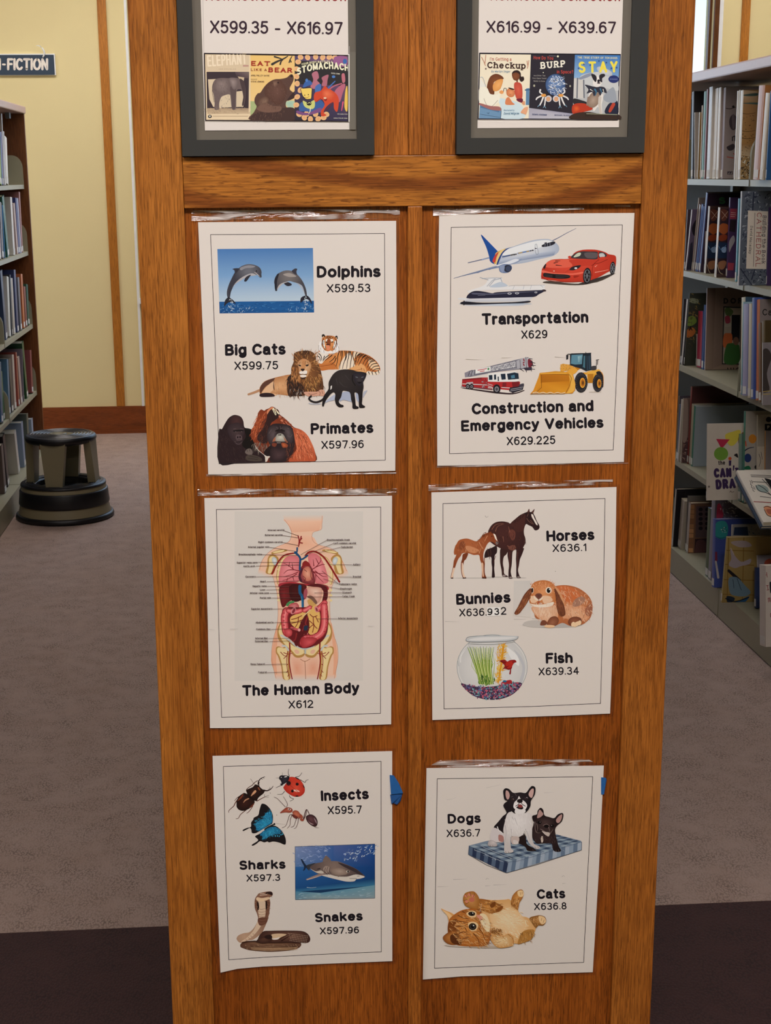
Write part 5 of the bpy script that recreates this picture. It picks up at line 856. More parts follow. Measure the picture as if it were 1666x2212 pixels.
A.g('#e2686c', '#b5383c', (740, 1180), '705,1160 740,1150 765,1170 760,1205 730,1215 708,1195').g('#d95a5e', '#a52e34', (900, 1260), '840,1225 900,1215 960,1230 930,1275 860,1302 835,1280').b('#5c1a1e', '840,1090 880,1040 900,1110 890,1180 830,1230 800,1290 780,1250 800,1190').l('#8c2c2c', 12, '885,1060 870,1110 890,1150|860,1130 845,1170|800,1190 790,1235 770,1250', 7).b('#263448', '860,1130 890,1130 880,1165 855,1160').e('#d9898a', 775, 1012, 18, 30, 30).e('#8a3038', 777, 1014, 10, 20, 30).e('#d9898a', 955, 1000, 14, 26, -20).e('#8a3038', 957, 1002, 7, 16, -20).l('#c8585c', 18, '760,1145 790,1155 815,1160').e('#e6a09c', 820, 1162, 11, 12).l('#e6c896', 10, '905,1005 880,1030 850,1055', 6).f(['#e07074', '#f0a0a0', '#8a2428'], '860,1195 960,1185 960,1215 870,1225', 20, 14, -80, 4, 40, seed=40)
A.l('#b9bcb6', 13, '868,1310 868,1345')
LB = '#5c4a48'
lab = [("Internal carotid", 575, 703, 388, '703,385 812,425'), ("External carotid", 553, 688, 427, '688,422 812,440'), ("Right common carotid", 500, 688, 482, '688,476 812,500'), ("Internal jugular vein", 420, 586, 520, '590,515 788,545'), ("Brachiocephalic veins", 347, 530, 578, '530,572 800,578'), ("Superior vena cava", 332, 494, 642, '498,632 820,634'), ("Aortic arch", 383, 474, 670, '482,662 830,652'), ("Coronary", 400, 480, 752, '482,746 830,742'), ("Heart", 515, 560, 790, '568,784 820,778'), ("Hepatic veins", 455, 567, 826, '572,819 740,824'), ("Liver", 515, 556, 855, '565,848 705,845'), ("Inferior vena cava", 435, 583, 880, '590,874 815,874'), ("Portal vein", 513, 600, 918, '606,912 830,912'), ("Superior mesenteric", 444, 612, 1004, '614,998 830,992'), ("Abdominal aorta", 480, 619, 1110, '624,1103 850,1098'), ("Common iliac", 484, 597, 1163, '602,1157 780,1150'), ("Internal iliac", 477, 575, 1234, '580,1228 750,1226'), ("External iliac", 475, 578, 1257, '588,1251 750,1246'), ("Deep femoral", 440, 552, 1436, '555,1432 722,1428'), ("Femoral", 500, 567, 1500, '570,1495 735,1490'),
       ("Brachiocephalic trunk", 1038, 1217, 464, '1038,458 833,572'), ("Left common carotid", 1092, 1265, 490, '1090,484 860,580'), ("Subclavian", 1150, 1240, 520, '1145,514 960,560'), ("Axillary", 1240, 1300, 657, '1235,651 1060,648'), ("Brachial", 1240, 1305, 752, '1232,746 1120,746'), ("Pulmonary veins", 1133, 1272, 810, '1128,800 1000,700'), ("Diaphragm", 1140, 1232, 846, '1138,840 1000,815'), ("Stomach", 1158, 1232, 876, '1155,870 940,872'), ("Celiac trunk", 1158, 1255, 906, '1155,901 880,903'), ("Inferior mesenteric", 1126, 1280, 1078, '1122,1072 960,1075')]
for tx, x0, x1, y, ln in lab: A.t(LB, tx, (x0, y), (x1, y-1), 15, .2, sp=.24).l('#6a4440', 2.6, ln, smooth=False)
A.l('#6a4440', 2.6, '1128,800 1010,760', smooth=False).l('#bdb6b0', 3, '115,1157 160,1160|280,1155 345,1150|1360,1130 1410,1128', 1).l('#cfc9c3', 4, '325,1020 330,1110', 1)
A.build('printed_picture', ML, 'labelled anatomy drawing of a torso with heart, lungs and intestines')

# --- 4 horses, bunnies, fish
MR = poster('white poster of horses, bunnies and fish, middle of the right column', px2(900, 1030, 3.6217, '117,122 1565,80 1555,800 1515,1852 1100,1870 124,1903 118,1100'), px2(900, 1030, 3.6217, '207,210 1475,170 1465,800 1440,1773 900,1797 215,1816 208,1000'), (1125, 1555))
tape(MR, 926, 1324, lambda u: 1046-11*u, lambda u: 1060-14*u, 14)
words(MR, 'heading', (900, 1030, 3.6217), [('Horses', 1018, 505, 1393, 492, 82, .2), ('Bunnies', 312, 1000, 737, 982, 82, .2), ('Fish', 1012, 1460, 1223, 1455, 80, .2)])
A = Art(900, 1030, 3.6217, fp); A.rect('#efeae4', 552, 1020, 655, 1090).l('#b8b0a8', 3, '552,1092 655,1088', smooth=False).t('#0c0a0e', '93', (556, 1083), (648, 1080), 54, .17, sp=.3).build('correction_label', MR, 'pasted paper slip with 93 written in black marker')
words(MR, 'call_number', (900, 1030, 3.6217), [('X636.1', 1065, 588, 1330, 580, 58, .135), ('X636.', 335, 1092, 550, 1086, 58, .135), ('2', 660, 1078, 704, 1077, 58, .135), ('X639.34', 955, 1553, 1272, 1545, 58, .135)])
A = Art(960, 1090, 5.0485, fp)
A.e('#c9c1b8', 320, 802, 230, 7).e('#bdb5ac', 780, 800, 120, 6).e('#c4bcb3', 560, 792, 120, 8)
# mare
A.b('#2c1a1c', '520,470 570,450 575,520 550,560 548,650 545,700 552,780 545,795 520,795 520,760 522,690 515,640 508,570 440,580 455,500')
A.b('#3a2220', '615,480 690,490 680,540 650,570 640,640 650,700 655,755 700,785 665,790 632,780 625,720 610,640 608,570')
A.g('#4e2a26', '#2d191b', (640, 330), '478,300 490,265 520,220 570,190 640,183 700,195 720,205 770,160 830,112 890,85 910,75 925,45 932,75 950,80 985,48 972,90 990,130 1010,180 1038,230 1035,262 1010,280 985,278 960,245 920,225 890,215 870,270 870,320 885,370 885,420 860,470 870,480 850,540 825,600 815,660 805,720 820,775 835,798 790,798 785,740 785,660 782,590 785,500 765,495 745,520 740,590 735,660 725,730 735,780 745,805 705,805 700,740 705,650 690,560 685,495 620,480 570,455 530,430 480,380')
A.b('#6b3c32', '700,290 740,270 775,300 770,370 740,390 715,350').b('#74463a', '700,460 760,440 780,470 760,500 710,490').l('#8a5a48', 8, '520,270 560,220 640,205|560,290 580,240 650,210|640,350 650,410|715,300 700,240|690,450 730,470', 3).b('#4a2824', '720,210 800,140 880,100 880,200 860,280 800,300 760,260').f(['#23130f', '#5c342c', '#472420'], '500,240 700,200 860,330 860,470 700,480 520,420', 80, 40, 90, 5, 25, seed=50).f(['#1c1012', '#3a2222'], '740,190 880,85 920,90 860,130 780,190', 24, 34, 120, 5, 20, seed=51)
A.b('#efe2d6', '950,105 968,110 985,150 1012,200 1018,225 1000,215 975,170 955,135').e('#1a0f10', 932, 150, 8, 6).e('#1a1012', 1022, 242, 9, 7).l('#7d564a', 5, '900,150 920,180 960,210|915,100 905,130|940,170 975,215').b('#5a3630', '905,85 925,45 930,80').b('#5a3630', '955,85 985,50 972,90').e('#9a8a84', 652, 775, 18, 10).e('#8a7a74', 725, 795, 18, 10).e('#8a7a74', 810, 790, 16, 9)
A.l('#6a3c34', 6, '715,520 715,600 718,700|800,520 800,600 798,700|560,560 535,640', 3)
# foal
A.g('#b8683e', '#8c4424', (280, 450), '135,430 160,390 200,375 250,370 300,385 350,400 390,370 430,325 480,305 510,298 525,315 545,315 565,340 580,385 592,405 585,432 565,438 540,415 500,405 470,430 450,470 430,520 425,590 435,650 440,720 445,780 460,802 415,802 410,740 408,660 390,600 378,550 320,550 260,530 200,530 180,560 150,600 120,680 100,750 95,800 72,800 75,760 95,680 105,610 130,550 125,500')
A.b('#7c3c22', '205,540 260,530 240,590 215,620 205,700 215,760 235,800 205,800 185,740 180,650 195,590').b('#7c3c22', '430,590 445,600 440,700 445,760 462,800 440,790').b('#a5582f', '135,430 155,405 140,470 130,540 110,545 105,510 120,450').b('#8a4a2c', '170,420 210,400 230,440 200,490 160,480').b('#cf8a60', '230,460 270,450 330,470 380,500 330,530 260,510').l('#d8a078', 6, '235,510 245,450|380,410 400,450 420,480|470,340 440,400|380,530 400,480', 3).f(['#6a321c', '#9c5634', '#d08c62'], '150,400 330,400 440,380 440,480 380,540 160,520', 60, 30, 60, 4, 30, seed=52)
A.f(['#5a2816', '#743a20'], '370,385 430,310 520,290 500,310 430,350', 30, 30, 130, 6, 20, seed=53).b('#f0e2d4', '535,318 558,330 575,380 580,395 560,380 545,345').e('#22130f', 520, 345, 6, 5).b('#7b6a66', '560,405 590,405 585,432 565,435').e('#1a1012', 583, 412, 5, 4).b('#e8c8ac', '100,690 115,700 100,760 92,795 75,795 82,750').b('#e8c8ac', '190,640 205,650 212,740 230,795 210,795 190,730').b('#e3b898', '405,640 425,645 428,730 432,780 418,780 410,720').l('#3a2420', 10, '75,802 95,802|205,802 235,800|415,800 455,800').l('#5a3a30', 6, '470,480 480,540 500,600|500,470 510,540 490,590', 3).b('#e6d4c4', '440,590 450,590 448,640 442,640')
A.l('#8a8078', 4, '445,122 462,140 480,125', 2).e('#8a8078', 1212, 727, 4)
# rabbit
A.q(['#d5cfc8', '#d3cdc6', '#ddd4ca', '#dad1c7'], '760,830 940,830 940,1230 750,1215').e('#b9b2ac', 1180, 1310, 330, 34).e('#c6beb6', 1000, 1300, 140, 40).l('#b0aaa4', 4, '10,1275 160,1278|760,1250 890,1248|960,1245 1060,1248', 1)
A.g('#d98a58', '#b4673e', (1380, 1020), '1180,900 1300,878 1400,890 1480,920 1560,980 1605,1050 1618,1130 1600,1220 1560,1270 1500,1310 1380,1325 1290,1290 1200,1320 1100,1260 1000,1240 980,1150 1000,1000').g('#e8b48c', '#d9936a', (1420, 1180), '1280,1120 1400,1090 1540,1120 1590,1200 1540,1270 1400,1250 1290,1230').b('#cf6f3e', '1220,900 1330,890 1440,930 1480,1000 1420,1060 1300,1060 1240,1000').b('#a0624a', '1540,1130 1600,1080 1615,1160 1580,1220 1540,1190').b('#a87a64', '1420,1040 1500,1000 1540,1040 1480,1100 1400,1110')
A.f(['#e0a070', '#b8643a', '#eec09a', '#a0583a', '#f0d0b0'], '1220,900 1400,890 1560,990 1610,1120 1560,1250 1350,1260 1270,1150', 240, 44, 70, 5, 40, seed=54).g('#f0cdae', '#dfa47c', (1080, 1170), '950,1120 1050,1100 1200,1100 1240,1180 1220,1260 1120,1290 1060,1260 990,1200').f(['#f5dcc4', '#e0a880', '#d08e62'], '960,1110 1220,1100 1220,1260 1060,1260', 110, 44, 90, 5, 25, seed=55)
A.g('#e39a66', '#c4743f', (1080, 950), '950,890 980,850 1040,828 1110,826 1170,850 1210,900 1220,980 1215,1050 1180,1090 1120,1110 1020,1115 950,1100 925,1040 935,960').f(['#cf6f3a', '#e9a878', '#b85f30', '#f0b888'], '960,860 1180,850 1210,960 1100,960 960,930', 120, 32, -90, 5, 45, seed=56).b('#f3e0cc', '935,1080 1000,1090 1100,1085 1190,1060 1180,1100 1100,1120 990,1115').f(['#f8ece0', '#e9c8ac'], '940,1075 1190,1055 1200,1110 960,1120', 60, 28, 90, 4, 40, seed=57).b('#edc39e', '935,1000 1000,1010 1010,1060 950,1070').b('#ebc09c', '1070,1000 1150,1000 1180,1050 1090,1080').e('#efd6be', 958, 935, 18, 34).e('#1d1210', 960, 935, 11, 26).e('#f0dcc6', 1138, 935, 34, 36).e('#18100f', 1138, 937, 20, 27).e('#ffffff', 1147, 925, 6, 7)
A.b('#f0dac2', '975,990 1010,1020 1030,1035 1065,1010 1080,1000 1060,1040 1020,1050 985,1030').g('#5c332a', '#7c4a3c', (1030, 995), '992,990 1010,970 1045,968 1068,990 1050,1020 1030,1032 1008,1018').l('#6a2c28', 6, '1030,1035 1030,1060 1010,1078|1030,1060 1050,1078', 4).e('#b0483c', 1030, 1068, 9, 8).l('#e9d4c0', 3, '1090,1020 1180,1000|1090,1035 1190,1040|980,1020 930,1040', 1)
A.g('#8a4e32', '#6c3824', (860, 1080), '940,912 955,950 935,1010 900,1080 850,1150 810,1195 775,1198 765,1180 800,1120 840,1040 880,970').f(['#a8683f', '#5c3020', '#c07c4c'], '930,930 940,1000 860,1120 800,1190 790,1160 860,1020', 70, 40, 115, 5, 15, seed=58).g('#8e5236', '#6f3c28', (1260, 1080), '1200,920 1240,930 1275,1000 1300,1080 1320,1160 1320,1200 1290,1220 1250,1200 1230,1140 1220,1050 1210,980').b('#d99a6c', '1200,890 1250,930 1300,1030 1315,1100 1290,1060 1250,980').f(['#a8683f', '#5c3020', '#4c281c'], '1215,950 1260,980 1310,1180 1260,1200 1230,1100', 60, 40, 80, 5, 12, seed=59)
A.b('#7a4632', '1045,1310 1060,1270 1090,1260 1120,1280 1110,1310 1070,1318').g('#a4684a', '#7c452e', (1180, 1290), '1120,1290 1160,1230 1220,1220 1250,1260 1230,1310 1180,1330 1130,1320').b('#eec296', '1088,1330 1120,1312 1200,1318 1195,1338 1140,1345').g('#9a5c40', '#74402c', (1410, 1270), '1350,1290 1370,1240 1430,1222 1490,1240 1500,1290 1470,1320 1390,1325')
for x, y in ((1405, 1305), (1430, 1310), (1475, 1290), (1450, 1300)): A.e('#f0cda4', x, y, 20, 28, 20)
A.build('printed_picture', MR, 'cut-out photos of a mare with her foal and of a lop-eared rabbit')
A = Art(900, 1030, 3.6217, fp)
A.e('#9aa0a2', 592, 1488, 277, 256, n=40).e('#dcd9d4', 592, 1488, 273, 252, n=40).g('#e2dfda', '#cfcdca', (560, 1450), [(592+262*math.cos(t*.1571), 1488+240*math.sin(t*.1571)) for t in range(40)], 2, False)
A.b('#c4c4c6', '760,1350 820,1410 850,1500 830,1600 800,1620 830,1500 800,1420').b('#eceae6', '700,1330 790,1400 800,1480 740,1420')
A.b('#3c2c44', '348,1615 450,1640 600,1640 740,1610 825,1615 790,1670 730,1715 640,1742 540,1742 450,1715 390,1670').f(['#c23a4c', '#2e6aa8', '#3aa0a0', '#7a2c58', '#e0607c', '#1c3c78', '#46b4b0', '#d8485c', '#282040', '#b8bcc8'], '360,1622 480,1635 600,1640 700,1600 815,1622 780,1680 700,1725 600,1740 480,1730 400,1680', 420, 14, 0, 12, 90, seed=60).b('#a8282e', '665,1610 700,1595 740,1590 745,1615 700,1620').e('#2a6a8a', 690, 1600, 16, 9)
A.f(['#7c9c3a', '#b8c85c', '#4e7a2a', '#d8dc8c', '#94b048'], '490,1560 600,1560 605,1625 500,1630', 60, 200, -97, 7, 9, seed=61)
for k in range(26): u = k/25; A.l(['#6f9434', '#c6d070', '#4a7228', '#a4bc52', '#dfe0a0'][k % 5], 7, [(500+100*u, 1620), (455+130*u, 1480), (400+205*u, 1335+8*math.sin(k*2))], 3)
A.f(['#2f5220', '#4e7a2a'], '490,1570 600,1580 600,1630 500,1630', 50, 30, -90, 7, 20, seed=62)
A.f(['#e8a42c', '#f0c850', '#d88418', '#f4dc84'], '632,1330 700,1320 690,1420 665,1560 650,1620 615,1610 625,1500 630,1400', 190, 34, -60, 6, 60, seed=63).l('#e09a24', 16, '680,1330 665,1450 640,1610', 10)
A.b('#8e1c1c', '650,1440 690,1430 710,1445 730,1435 770,1432 782,1450 765,1455 750,1480 745,1500 720,1510 690,1500 670,1510 690,1480 670,1455').b('#b82c20', '700,1450 760,1445 740,1490 710,1495').l('#8e1c1c', 7, '738,1500 732,1540', 12).e('#1c0c0c', 755, 1450, 4).l('#5a1214', 4, '660,1445 700,1455|700,1490 720,1480')
A.l('#8e9498', 5, '388,1272 420,1250 600,1243 790,1248').b('#c9cac9', '388,1272 450,1250 600,1244 750,1244 796,1250 780,1270 700,1285 500,1292 400,1288').b('#e0dedb', '410,1275 500,1256 700,1252 780,1256 700,1272 500,1282').l('#8a8e90', 5, '388,1272 400,1288 500,1293 700,1286 780,1272 796,1250').l('#a8aaa8', 4, '412,1295 405,1315|765,1285 775,1300|410,1305 600,1310 770,1290').l('#eef0f0', 7, '345,1450 350,1400 385,1350', 2).l('#8a8e90', 3, '330,1480 325,1420 350,1370', 1)
A.build('printed_picture', MR, 'cut-out photo of a red fish in a round glass bowl')

# --- 5 insects, sharks, snakes
BL = poster('white poster of insects, sharks and snakes, bottom left of the six, one corner curling', px2(430, 1600, 3.6217, '106,120 1512,82 1513,1000 1513,1725 1000,1745 500,1767 300,1785 168,1815 130,900'), px2(430, 1600, 3.6217, '191,202 1425,162 1426,900 1427,1652 900,1674 500,1695 233,1714 210,1000'), (650, 2100))
words(BL, 'heading', (430, 1600, 3.6217), [('Insects', 955, 472, 1330, 455, 80, .2), ('Sharks', 318, 1010, 678, 1000, 70, .2), ('Snakes', 910, 1420, 1282, 1405, 70, .2)])
words(BL, 'call_number', (430, 1600, 3.6217), [('X595.7', 1008, 575, 1275, 568, 60, .135), ('X597.3', 372, 1102, 636, 1095, 52, .15), ('X597.96', 947, 1515, 1253, 1506, 52, .15)])
A = Art(480, 1650, 7.5727, fp)
BB = '#2a1714'
A.l(BB, 22, '590,330 600,280 640,235 700,212', 8).l(BB, 22, '680,430 740,440 800,410 835,365', 8).l(BB, 10, '640,240 665,255|665,222 690,240|780,420 785,385|750,438 760,410|610,300 600,330', 5).l(BB, 14, '600,330 610,390 650,430 700,445')
A.l('#4c2a1e', 12, '500,340 540,300 580,275|500,345 430,390 395,430 410,470', 10).l('#4c2a1e', 6, '465,245 495,290 515,325|510,320 560,350', 4).l('#5c2f20', 14, '360,480 300,520 240,560 205,605', 8).l('#5c2f20', 16, '250,590 215,640 190,690 140,735 108,770 110,798', 7).l('#5c2f20', 14, '410,740 360,780 300,830 265,890 225,900', 7).l('#5c2f20', 13, '500,690 470,740 430,790 400,808', 7).l('#5c2f20', 14, '570,610 640,570 700,540', 10).l('#3a2018', 6, '690,500 705,540 765,545|710,535 765,515', 4)
A.g('#40201a', '#1e1210', (370, 650), '235,660 240,600 270,540 330,490 380,480 440,520 520,590 530,640 500,690 430,740 350,770 280,755 240,710').b('#7c3c28', '280,560 340,495 350,500 320,560 250,610').b('#6c3020', '440,720 510,650 530,640 490,700').g('#3a201a', '#1c1110', (520, 450), '400,430 430,410 500,380 540,340 590,350 640,400 690,440 680,480 620,530 590,560 560,610 500,580 430,540 410,490').b('#d8a078', '470,530 500,470 540,430 560,450 540,480 500,510').b('#8a5038', '580,390 600,385 625,430 605,430').b('#c08a68', '345,640 370,590 430,560 440,575 390,600').l('#0f0a0a', 5, '410,490 450,540 530,600').l('#4a4a50', 9, '350,540 360,520', 5)
# ladybird
A.l('#1d1a20', 10, '1100,200 1080,150 1090,85|1200,218 1265,200 1305,145|1280,260 1355,305 1370,275 1410,258|960,355 880,392|1020,450 980,495 905,500|1100,520 1120,555 1170,575 1110,612', 6).l('#1d1a20', 6, '985,190 985,140|930,230 880,230', 3)
A.g('#e2503a', '#b82c20', (1220, 400), '1100,220 1180,218 1260,250 1320,320 1352,400 1345,470 1290,525 1210,540 1130,515 1050,460 1005,400 1010,370 1060,300').b('#cf3c2a', '1100,230 1180,225 1270,270 1320,340 1250,330 1150,290').e('#1f1518', 1088, 318, 36, 38).e('#1f1518', 1228, 332, 26, 24).e('#1f1518', 1150, 445, 22, 24).e('#1f1518', 1225, 528, 26, 10).b('#1f1518', '1195,220 1240,235 1275,262 1230,250').b('#1f1518', '1320,340 1345,370 1350,400 1332,380').b('#f2b0a0', '1180,420 1240,430 1270,455 1220,460 1170,440').l('#8a1e16', 5, '1080,330 1160,390 1260,480').b('#f4d8cc', '1175,425 1200,430 1195,445 1175,440')
A.g('#34323c', '#1a181e', (1030, 260), '935,215 960,190 1000,190 1060,192 1100,210 1090,260 1060,300 1010,330 975,358 950,330 960,280 935,250').e('#e8e4e0', 1040, 212, 26, 8, -10).b('#d8d4d0', '955,280 970,300 965,330 952,310').e('#f0ece8', 968, 222, 6, 8)
# butterfly
A.b('#1b171a', '640,665 670,652 720,670 780,730 820,810 832,880 825,960 810,985 780,1000 680,1060 560,1130 490,1130 478,1080 455,1050 400,1075 345,1100 340,1080 400,1050 470,1030 475,960 510,910 520,880 590,840 610,760').b('#1b171a', '840,1010 900,1030 960,1080 1010,1150 1040,1230 1040,1310 1010,1320 940,1290 840,1270 770,1285 740,1270 690,1285 620,1265 560,1310 500,1340 490,1320 590,1250 540,1195 560,1170 620,1140 700,1080 780,1030')
A.g('#2f9cc4', '#1a6c9a', (720, 990), '800,790 815,850 825,920 805,975 740,1010 660,1070 590,1100 560,1070 550,1020 560,960 600,930 660,910 690,860 720,800').f(['#4cc0e0', '#1c78a8', '#1b171a', '#2c94c0'], '560,940 700,850 760,790 810,820 820,930 760,990 620,1080 560,1060', 150, 52, 0, 6, 14, seed=70, ctr=(830, 1000)).g('#2a90b8', '#1a6894', (790, 1110), '700,1080 780,1040 860,1030 920,1060 960,1110 930,1150 860,1150 780,1180 710,1220 650,1180 620,1150').f(['#4cc0e0', '#1c78a8', '#2c94c0', '#1b171a'], '640,1150 760,1060 880,1040 980,1120 900,1150 760,1190 700,1220', 150, 46, 0, 6, 14, seed=71, ctr=(800, 1010))
for x, y in ((740, 810), (775, 800), (700, 850), (870, 1180), (905, 1180), (935, 1185), (965, 1160), (990, 1150)): A.e('#3fb0d8', x, y, 7, 14, 20)
A.l('#1c2c30', 24, '700,1070 760,1030 860,985', 18).e('#17151a', 855, 985, 16).p('#ddd3ca', '560,1130 680,1065 670,1100 600,1140')
A.l('#b5aca6', 4, '885,972 1040,990', 2).e('#6a625e', 893, 838, 5, 8, 30).e('#6a625e', 788, 478, 5, 9, -30)
# ant
A.l('#54302c', 8, '1035,705 960,625 900,565 848,545|1050,710 1070,660 1030,580 1000,535', 5).l('#54302c', 10, '1150,830 1105,840 1070,940 1040,1015 980,1045|1140,840 1115,920 1110,1000 1065,1055|1220,880 1195,960 1170,1020 1125,1035|1250,880 1240,960 1210,1040 1175,1060', 5).l('#4a2622', 14, '1330,900 1370,760 1400,765 1440,860|1330,920 1370,830 1380,760', 8).l('#6c5650', 6, '1440,860 1490,1000 1530,1040 1580,1045|1400,780 1460,900 1490,1020', 4)
A.g('#c06850', '#8a3a2c', (1080, 760), '950,795 1000,750 1050,715 1110,715 1150,745 1145,785 1100,800 1040,795 990,800 955,808').e('#e4cfc4', 1100, 742, 28, 15, 15).e('#3a1a18', 1100, 742, 14, 10).g('#d0785a', '#9c4834', (1210, 820), '1150,790 1190,760 1245,775 1280,820 1310,840 1325,880 1290,890 1250,880 1210,870 1170,840').g('#7c3830', '#5a2420', (1200, 870), '1140,830 1190,840 1240,880 1210,900 1160,870').e('#a0503c', 1305, 915, 34, 22, 20).g('#6a4548', '#30181c', (1450, 900), '1370,870 1410,835 1470,830 1530,870 1562,940 1555,1000 1520,1028 1450,1000 1390,940').b('#a88a8c', '1400,920 1440,960 1500,990 1450,985').b('#9a8084', '1500,880 1540,930 1550,980 1525,950').l('#7c2c28', 8, '1280,820 1270,880 1255,900')
A.build('printed_picture', BL, 'cut-out photos of a stag beetle, a ladybird, a blue butterfly and an ant')
A = Art(500, 1815, 5.2063, fp)
A.p('#16385e', '716,72 1614,42 1614,652 720,670').q(['#8092bc', '#3f62a0', '#2a5a96', '#5a7cac'], '718,74 1150,58 1150,300 718,300').q(['#5066a0', '#1c4c90', '#123f7c', '#2a5a96'], '1150,58 1612,44 1612,300 1150,300').q(['#2c62a0', '#123f7c', '#0f3c70', '#1a4c84'], '718,300 1612,300 1612,500 718,560').q(['#1a4c84', '#0f3c70', '#3c7a9c', '#3a7498'], '718,540 1612,430 1612,510 718,580')
A.q(['#4a86a4', '#78a4b4', '#93a4a4', '#6a8a9c'], '718,575 1000,592 1000,660 720,668').q(['#5c92ac', '#6a98a8', '#8a9ca0', '#93a4a4'], '1000,592 1612,505 1612,650 1000,660').f(['#a8c4cc', '#5c90a8', '#7ca0ac'], '720,575 1000,595 1612,515 1612,640 730,660', 60, 60, -6, 5, 8, seed=72, smooth=False)
A.f(['#c4d4ec', '#8fb0dc', '#16407c', '#e4ecf4'], '1300,110 1612,50 1612,160 1500,190 1420,240 1260,240', 80, 30, -35, 8, 40, seed=73).f(['#9aaed4', '#6a84bc', '#aebcd8'], '720,80 1100,70 1000,220 720,280', 60, 46, 10, 7, 30, seed=74)
A.b('#1c2c44', '780,212 800,220 825,260 850,290 870,320 865,335 840,310 830,330 805,345 818,300 795,250').b('#37393f', '845,285 900,265 950,255 900,290 880,330 870,340')
A.g('#8a766c', '#5c4c4a', (1150, 300), '885,300 950,260 1030,240 1060,175 1100,200 1115,232 1200,238 1300,275 1400,320 1470,375 1502,408 1450,430 1400,440 1380,462 1300,462 1200,445 1100,410 1020,400 960,370 900,330').b('#7a6860', '1030,240 1055,180 1070,175 1105,205 1115,235').b('#d9cfc4', '1020,395 1100,385 1180,405 1300,410 1400,385 1500,410 1450,432 1405,440 1380,462 1290,464 1180,440 1080,415').b('#cbbfb2', '890,320 950,350 1010,340 1040,370 980,372 930,350').b('#3c3236', '1200,250 1300,280 1400,325 1480,385 1440,385 1350,340 1250,290').g('#b09a8c', '#8a766a', (1220, 350), '1120,330 1200,310 1280,330 1300,380 1220,400 1150,380').b('#a08c80', '1030,330 1060,290 1110,310 1080,370').l('#4a3c3c', 5, '1060,310 1050,350 1080,390|1085,300 1075,345 1100,385|1110,305 1100,345 1125,380|1200,410 1260,395 1390,385').b('#9a8278', '840,440 870,425 970,385 1060,370 1030,390 940,425 860,447').l('#dccfc4', 5, '850,445 950,415 1030,392', 3).b('#2b2428', '960,325 1000,312 995,325 970,330').e('#d8d0c0', 1310, 352, 18, 13).e('#141014', 1313, 352, 10, 12).l('#3a3034', 4, '1410,440 1400,430 1330,430|1415,405 1440,402').l('#bcd0d8', 5, '850,530 900,535 955,528', 2)
A.l('#3a4458', 4, '716,72 1614,42 1614,652 720,670', smooth=False, closed=True)
A.build('printed_picture', BL, 'underwater photo of a shark')
A = Art(500, 1815, 5.2063, fp)
DB, LT = '#4e2f26', '#c8a488'
A.g('#7a5444', '#3f2620', (640, 1070), '350,1030 450,1018 620,1016 780,1020 850,1045 885,1095 880,1140 840,1158 780,1155 600,1150 400,1150 300,1120').g('#a27a5c', '#5a3a2c', (440, 1200), '100,1195 110,1160 160,1135 300,1135 500,1150 700,1150 775,1155 785,1180 760,1210 690,1235 560,1250 400,1255 220,1240 130,1215').b('#d8b894', '450,1062 540,1050 620,1060 560,1090 520,1115 460,1115').b('#e9ddd2', '455,1105 500,1100 545,1090 520,1115 470,1118')
A.g('#c4a084', '#7c5442', (150, 1080), '58,1110 80,1070 140,1045 200,1035 250,990 290,920 300,880 285,820 265,770 260,700 270,650 300,610 340,590 430,575 460,590 460,620 430,650 438,700 432,770 420,850 400,920 370,990 350,1030 300,1080 240,1120 180,1130 130,1150 90,1150')
A.b('#dcc0a4', '290,920 310,880 300,800 295,740 300,690 330,680 380,690 385,770 380,850 350,930 310,1000 240,1080 160,1130 110,1140 180,1090 250,1010').b('#6c4434', '300,880 400,870 395,930 320,960').b('#e8c8a4', '290,640 340,650 420,640 430,660 380,680 320,690 280,670').b('#2a1815', '288,700 305,700 312,760 300,790 290,760').b('#2a1815', '385,690 402,690 405,750 392,780 384,750').b('#8c6450', '300,605 340,588 430,575 462,590 462,622 430,640 380,628 330,640 290,640').b('#2f1c1a', '385,590 440,578 462,592 460,618 430,610').l('#e4cdb8', 6, '325,600 370,600|320,620 400,612').e('#17100f', 392, 598, 8, 6).l('#2f1c1a', 3, '450,625 456,645')
A.l('#8a6450', 4, '300,800 340,810 385,800|298,830 340,840 385,828|300,770 340,778 385,765|300,850 345,862 390,850|318,900 350,905 390,895|312,925 340,935 380,925|240,1050 260,1065|215,1075 235,1090|190,1095 210,1110|160,1110 175,1130', 3).f(['#4a2c22', '#a07858'], '410,660 438,700 425,850 400,900 395,800', 40, 16, 90, 5, 30, seed=75).f(['#5a3a2c', '#b08c70'], '262,680 285,700 295,800 280,800', 20, 14, 90, 4, 30, seed=76)
for j in range(5):
    for i in range(26):
        x, y = 640+i*9+j*5, 1048+j*20+i*1.2
        if x < 872-j*5 and i % 2 == j % 2: A.e('#e6cdb0', x, y, 3.2)
for j in range(4):
    for i in range(40): x = 210+i*13+j*6; y = 1180+j*17-((x-440)/330)**2*14; A.l('#e2b98c' if j > 1 else '#3c241c', 5, [(x, y), (x+8, y+9)], 3)
A.l('#2c1814', 7, '120,1150 260,1132 400,1150 600,1150 780,1156|540,1110 640,1060|300,1120 280,1150|560,1130 680,1060', 4).g('#5e3e30', '#3a241e', (370, 1110), '285,1140 300,1110 350,1090 400,1065 450,1070 455,1110 420,1150 340,1160').b('#2a1a18', '370,1090 410,1065 455,1075 450,1110 400,1110').f(['#8e6a50', '#d8b48c', '#3c241c'], '120,1180 500,1170 760,1170 740,1215 500,1245 200,1230', 110, 20, 60, 5, 30, seed=77)
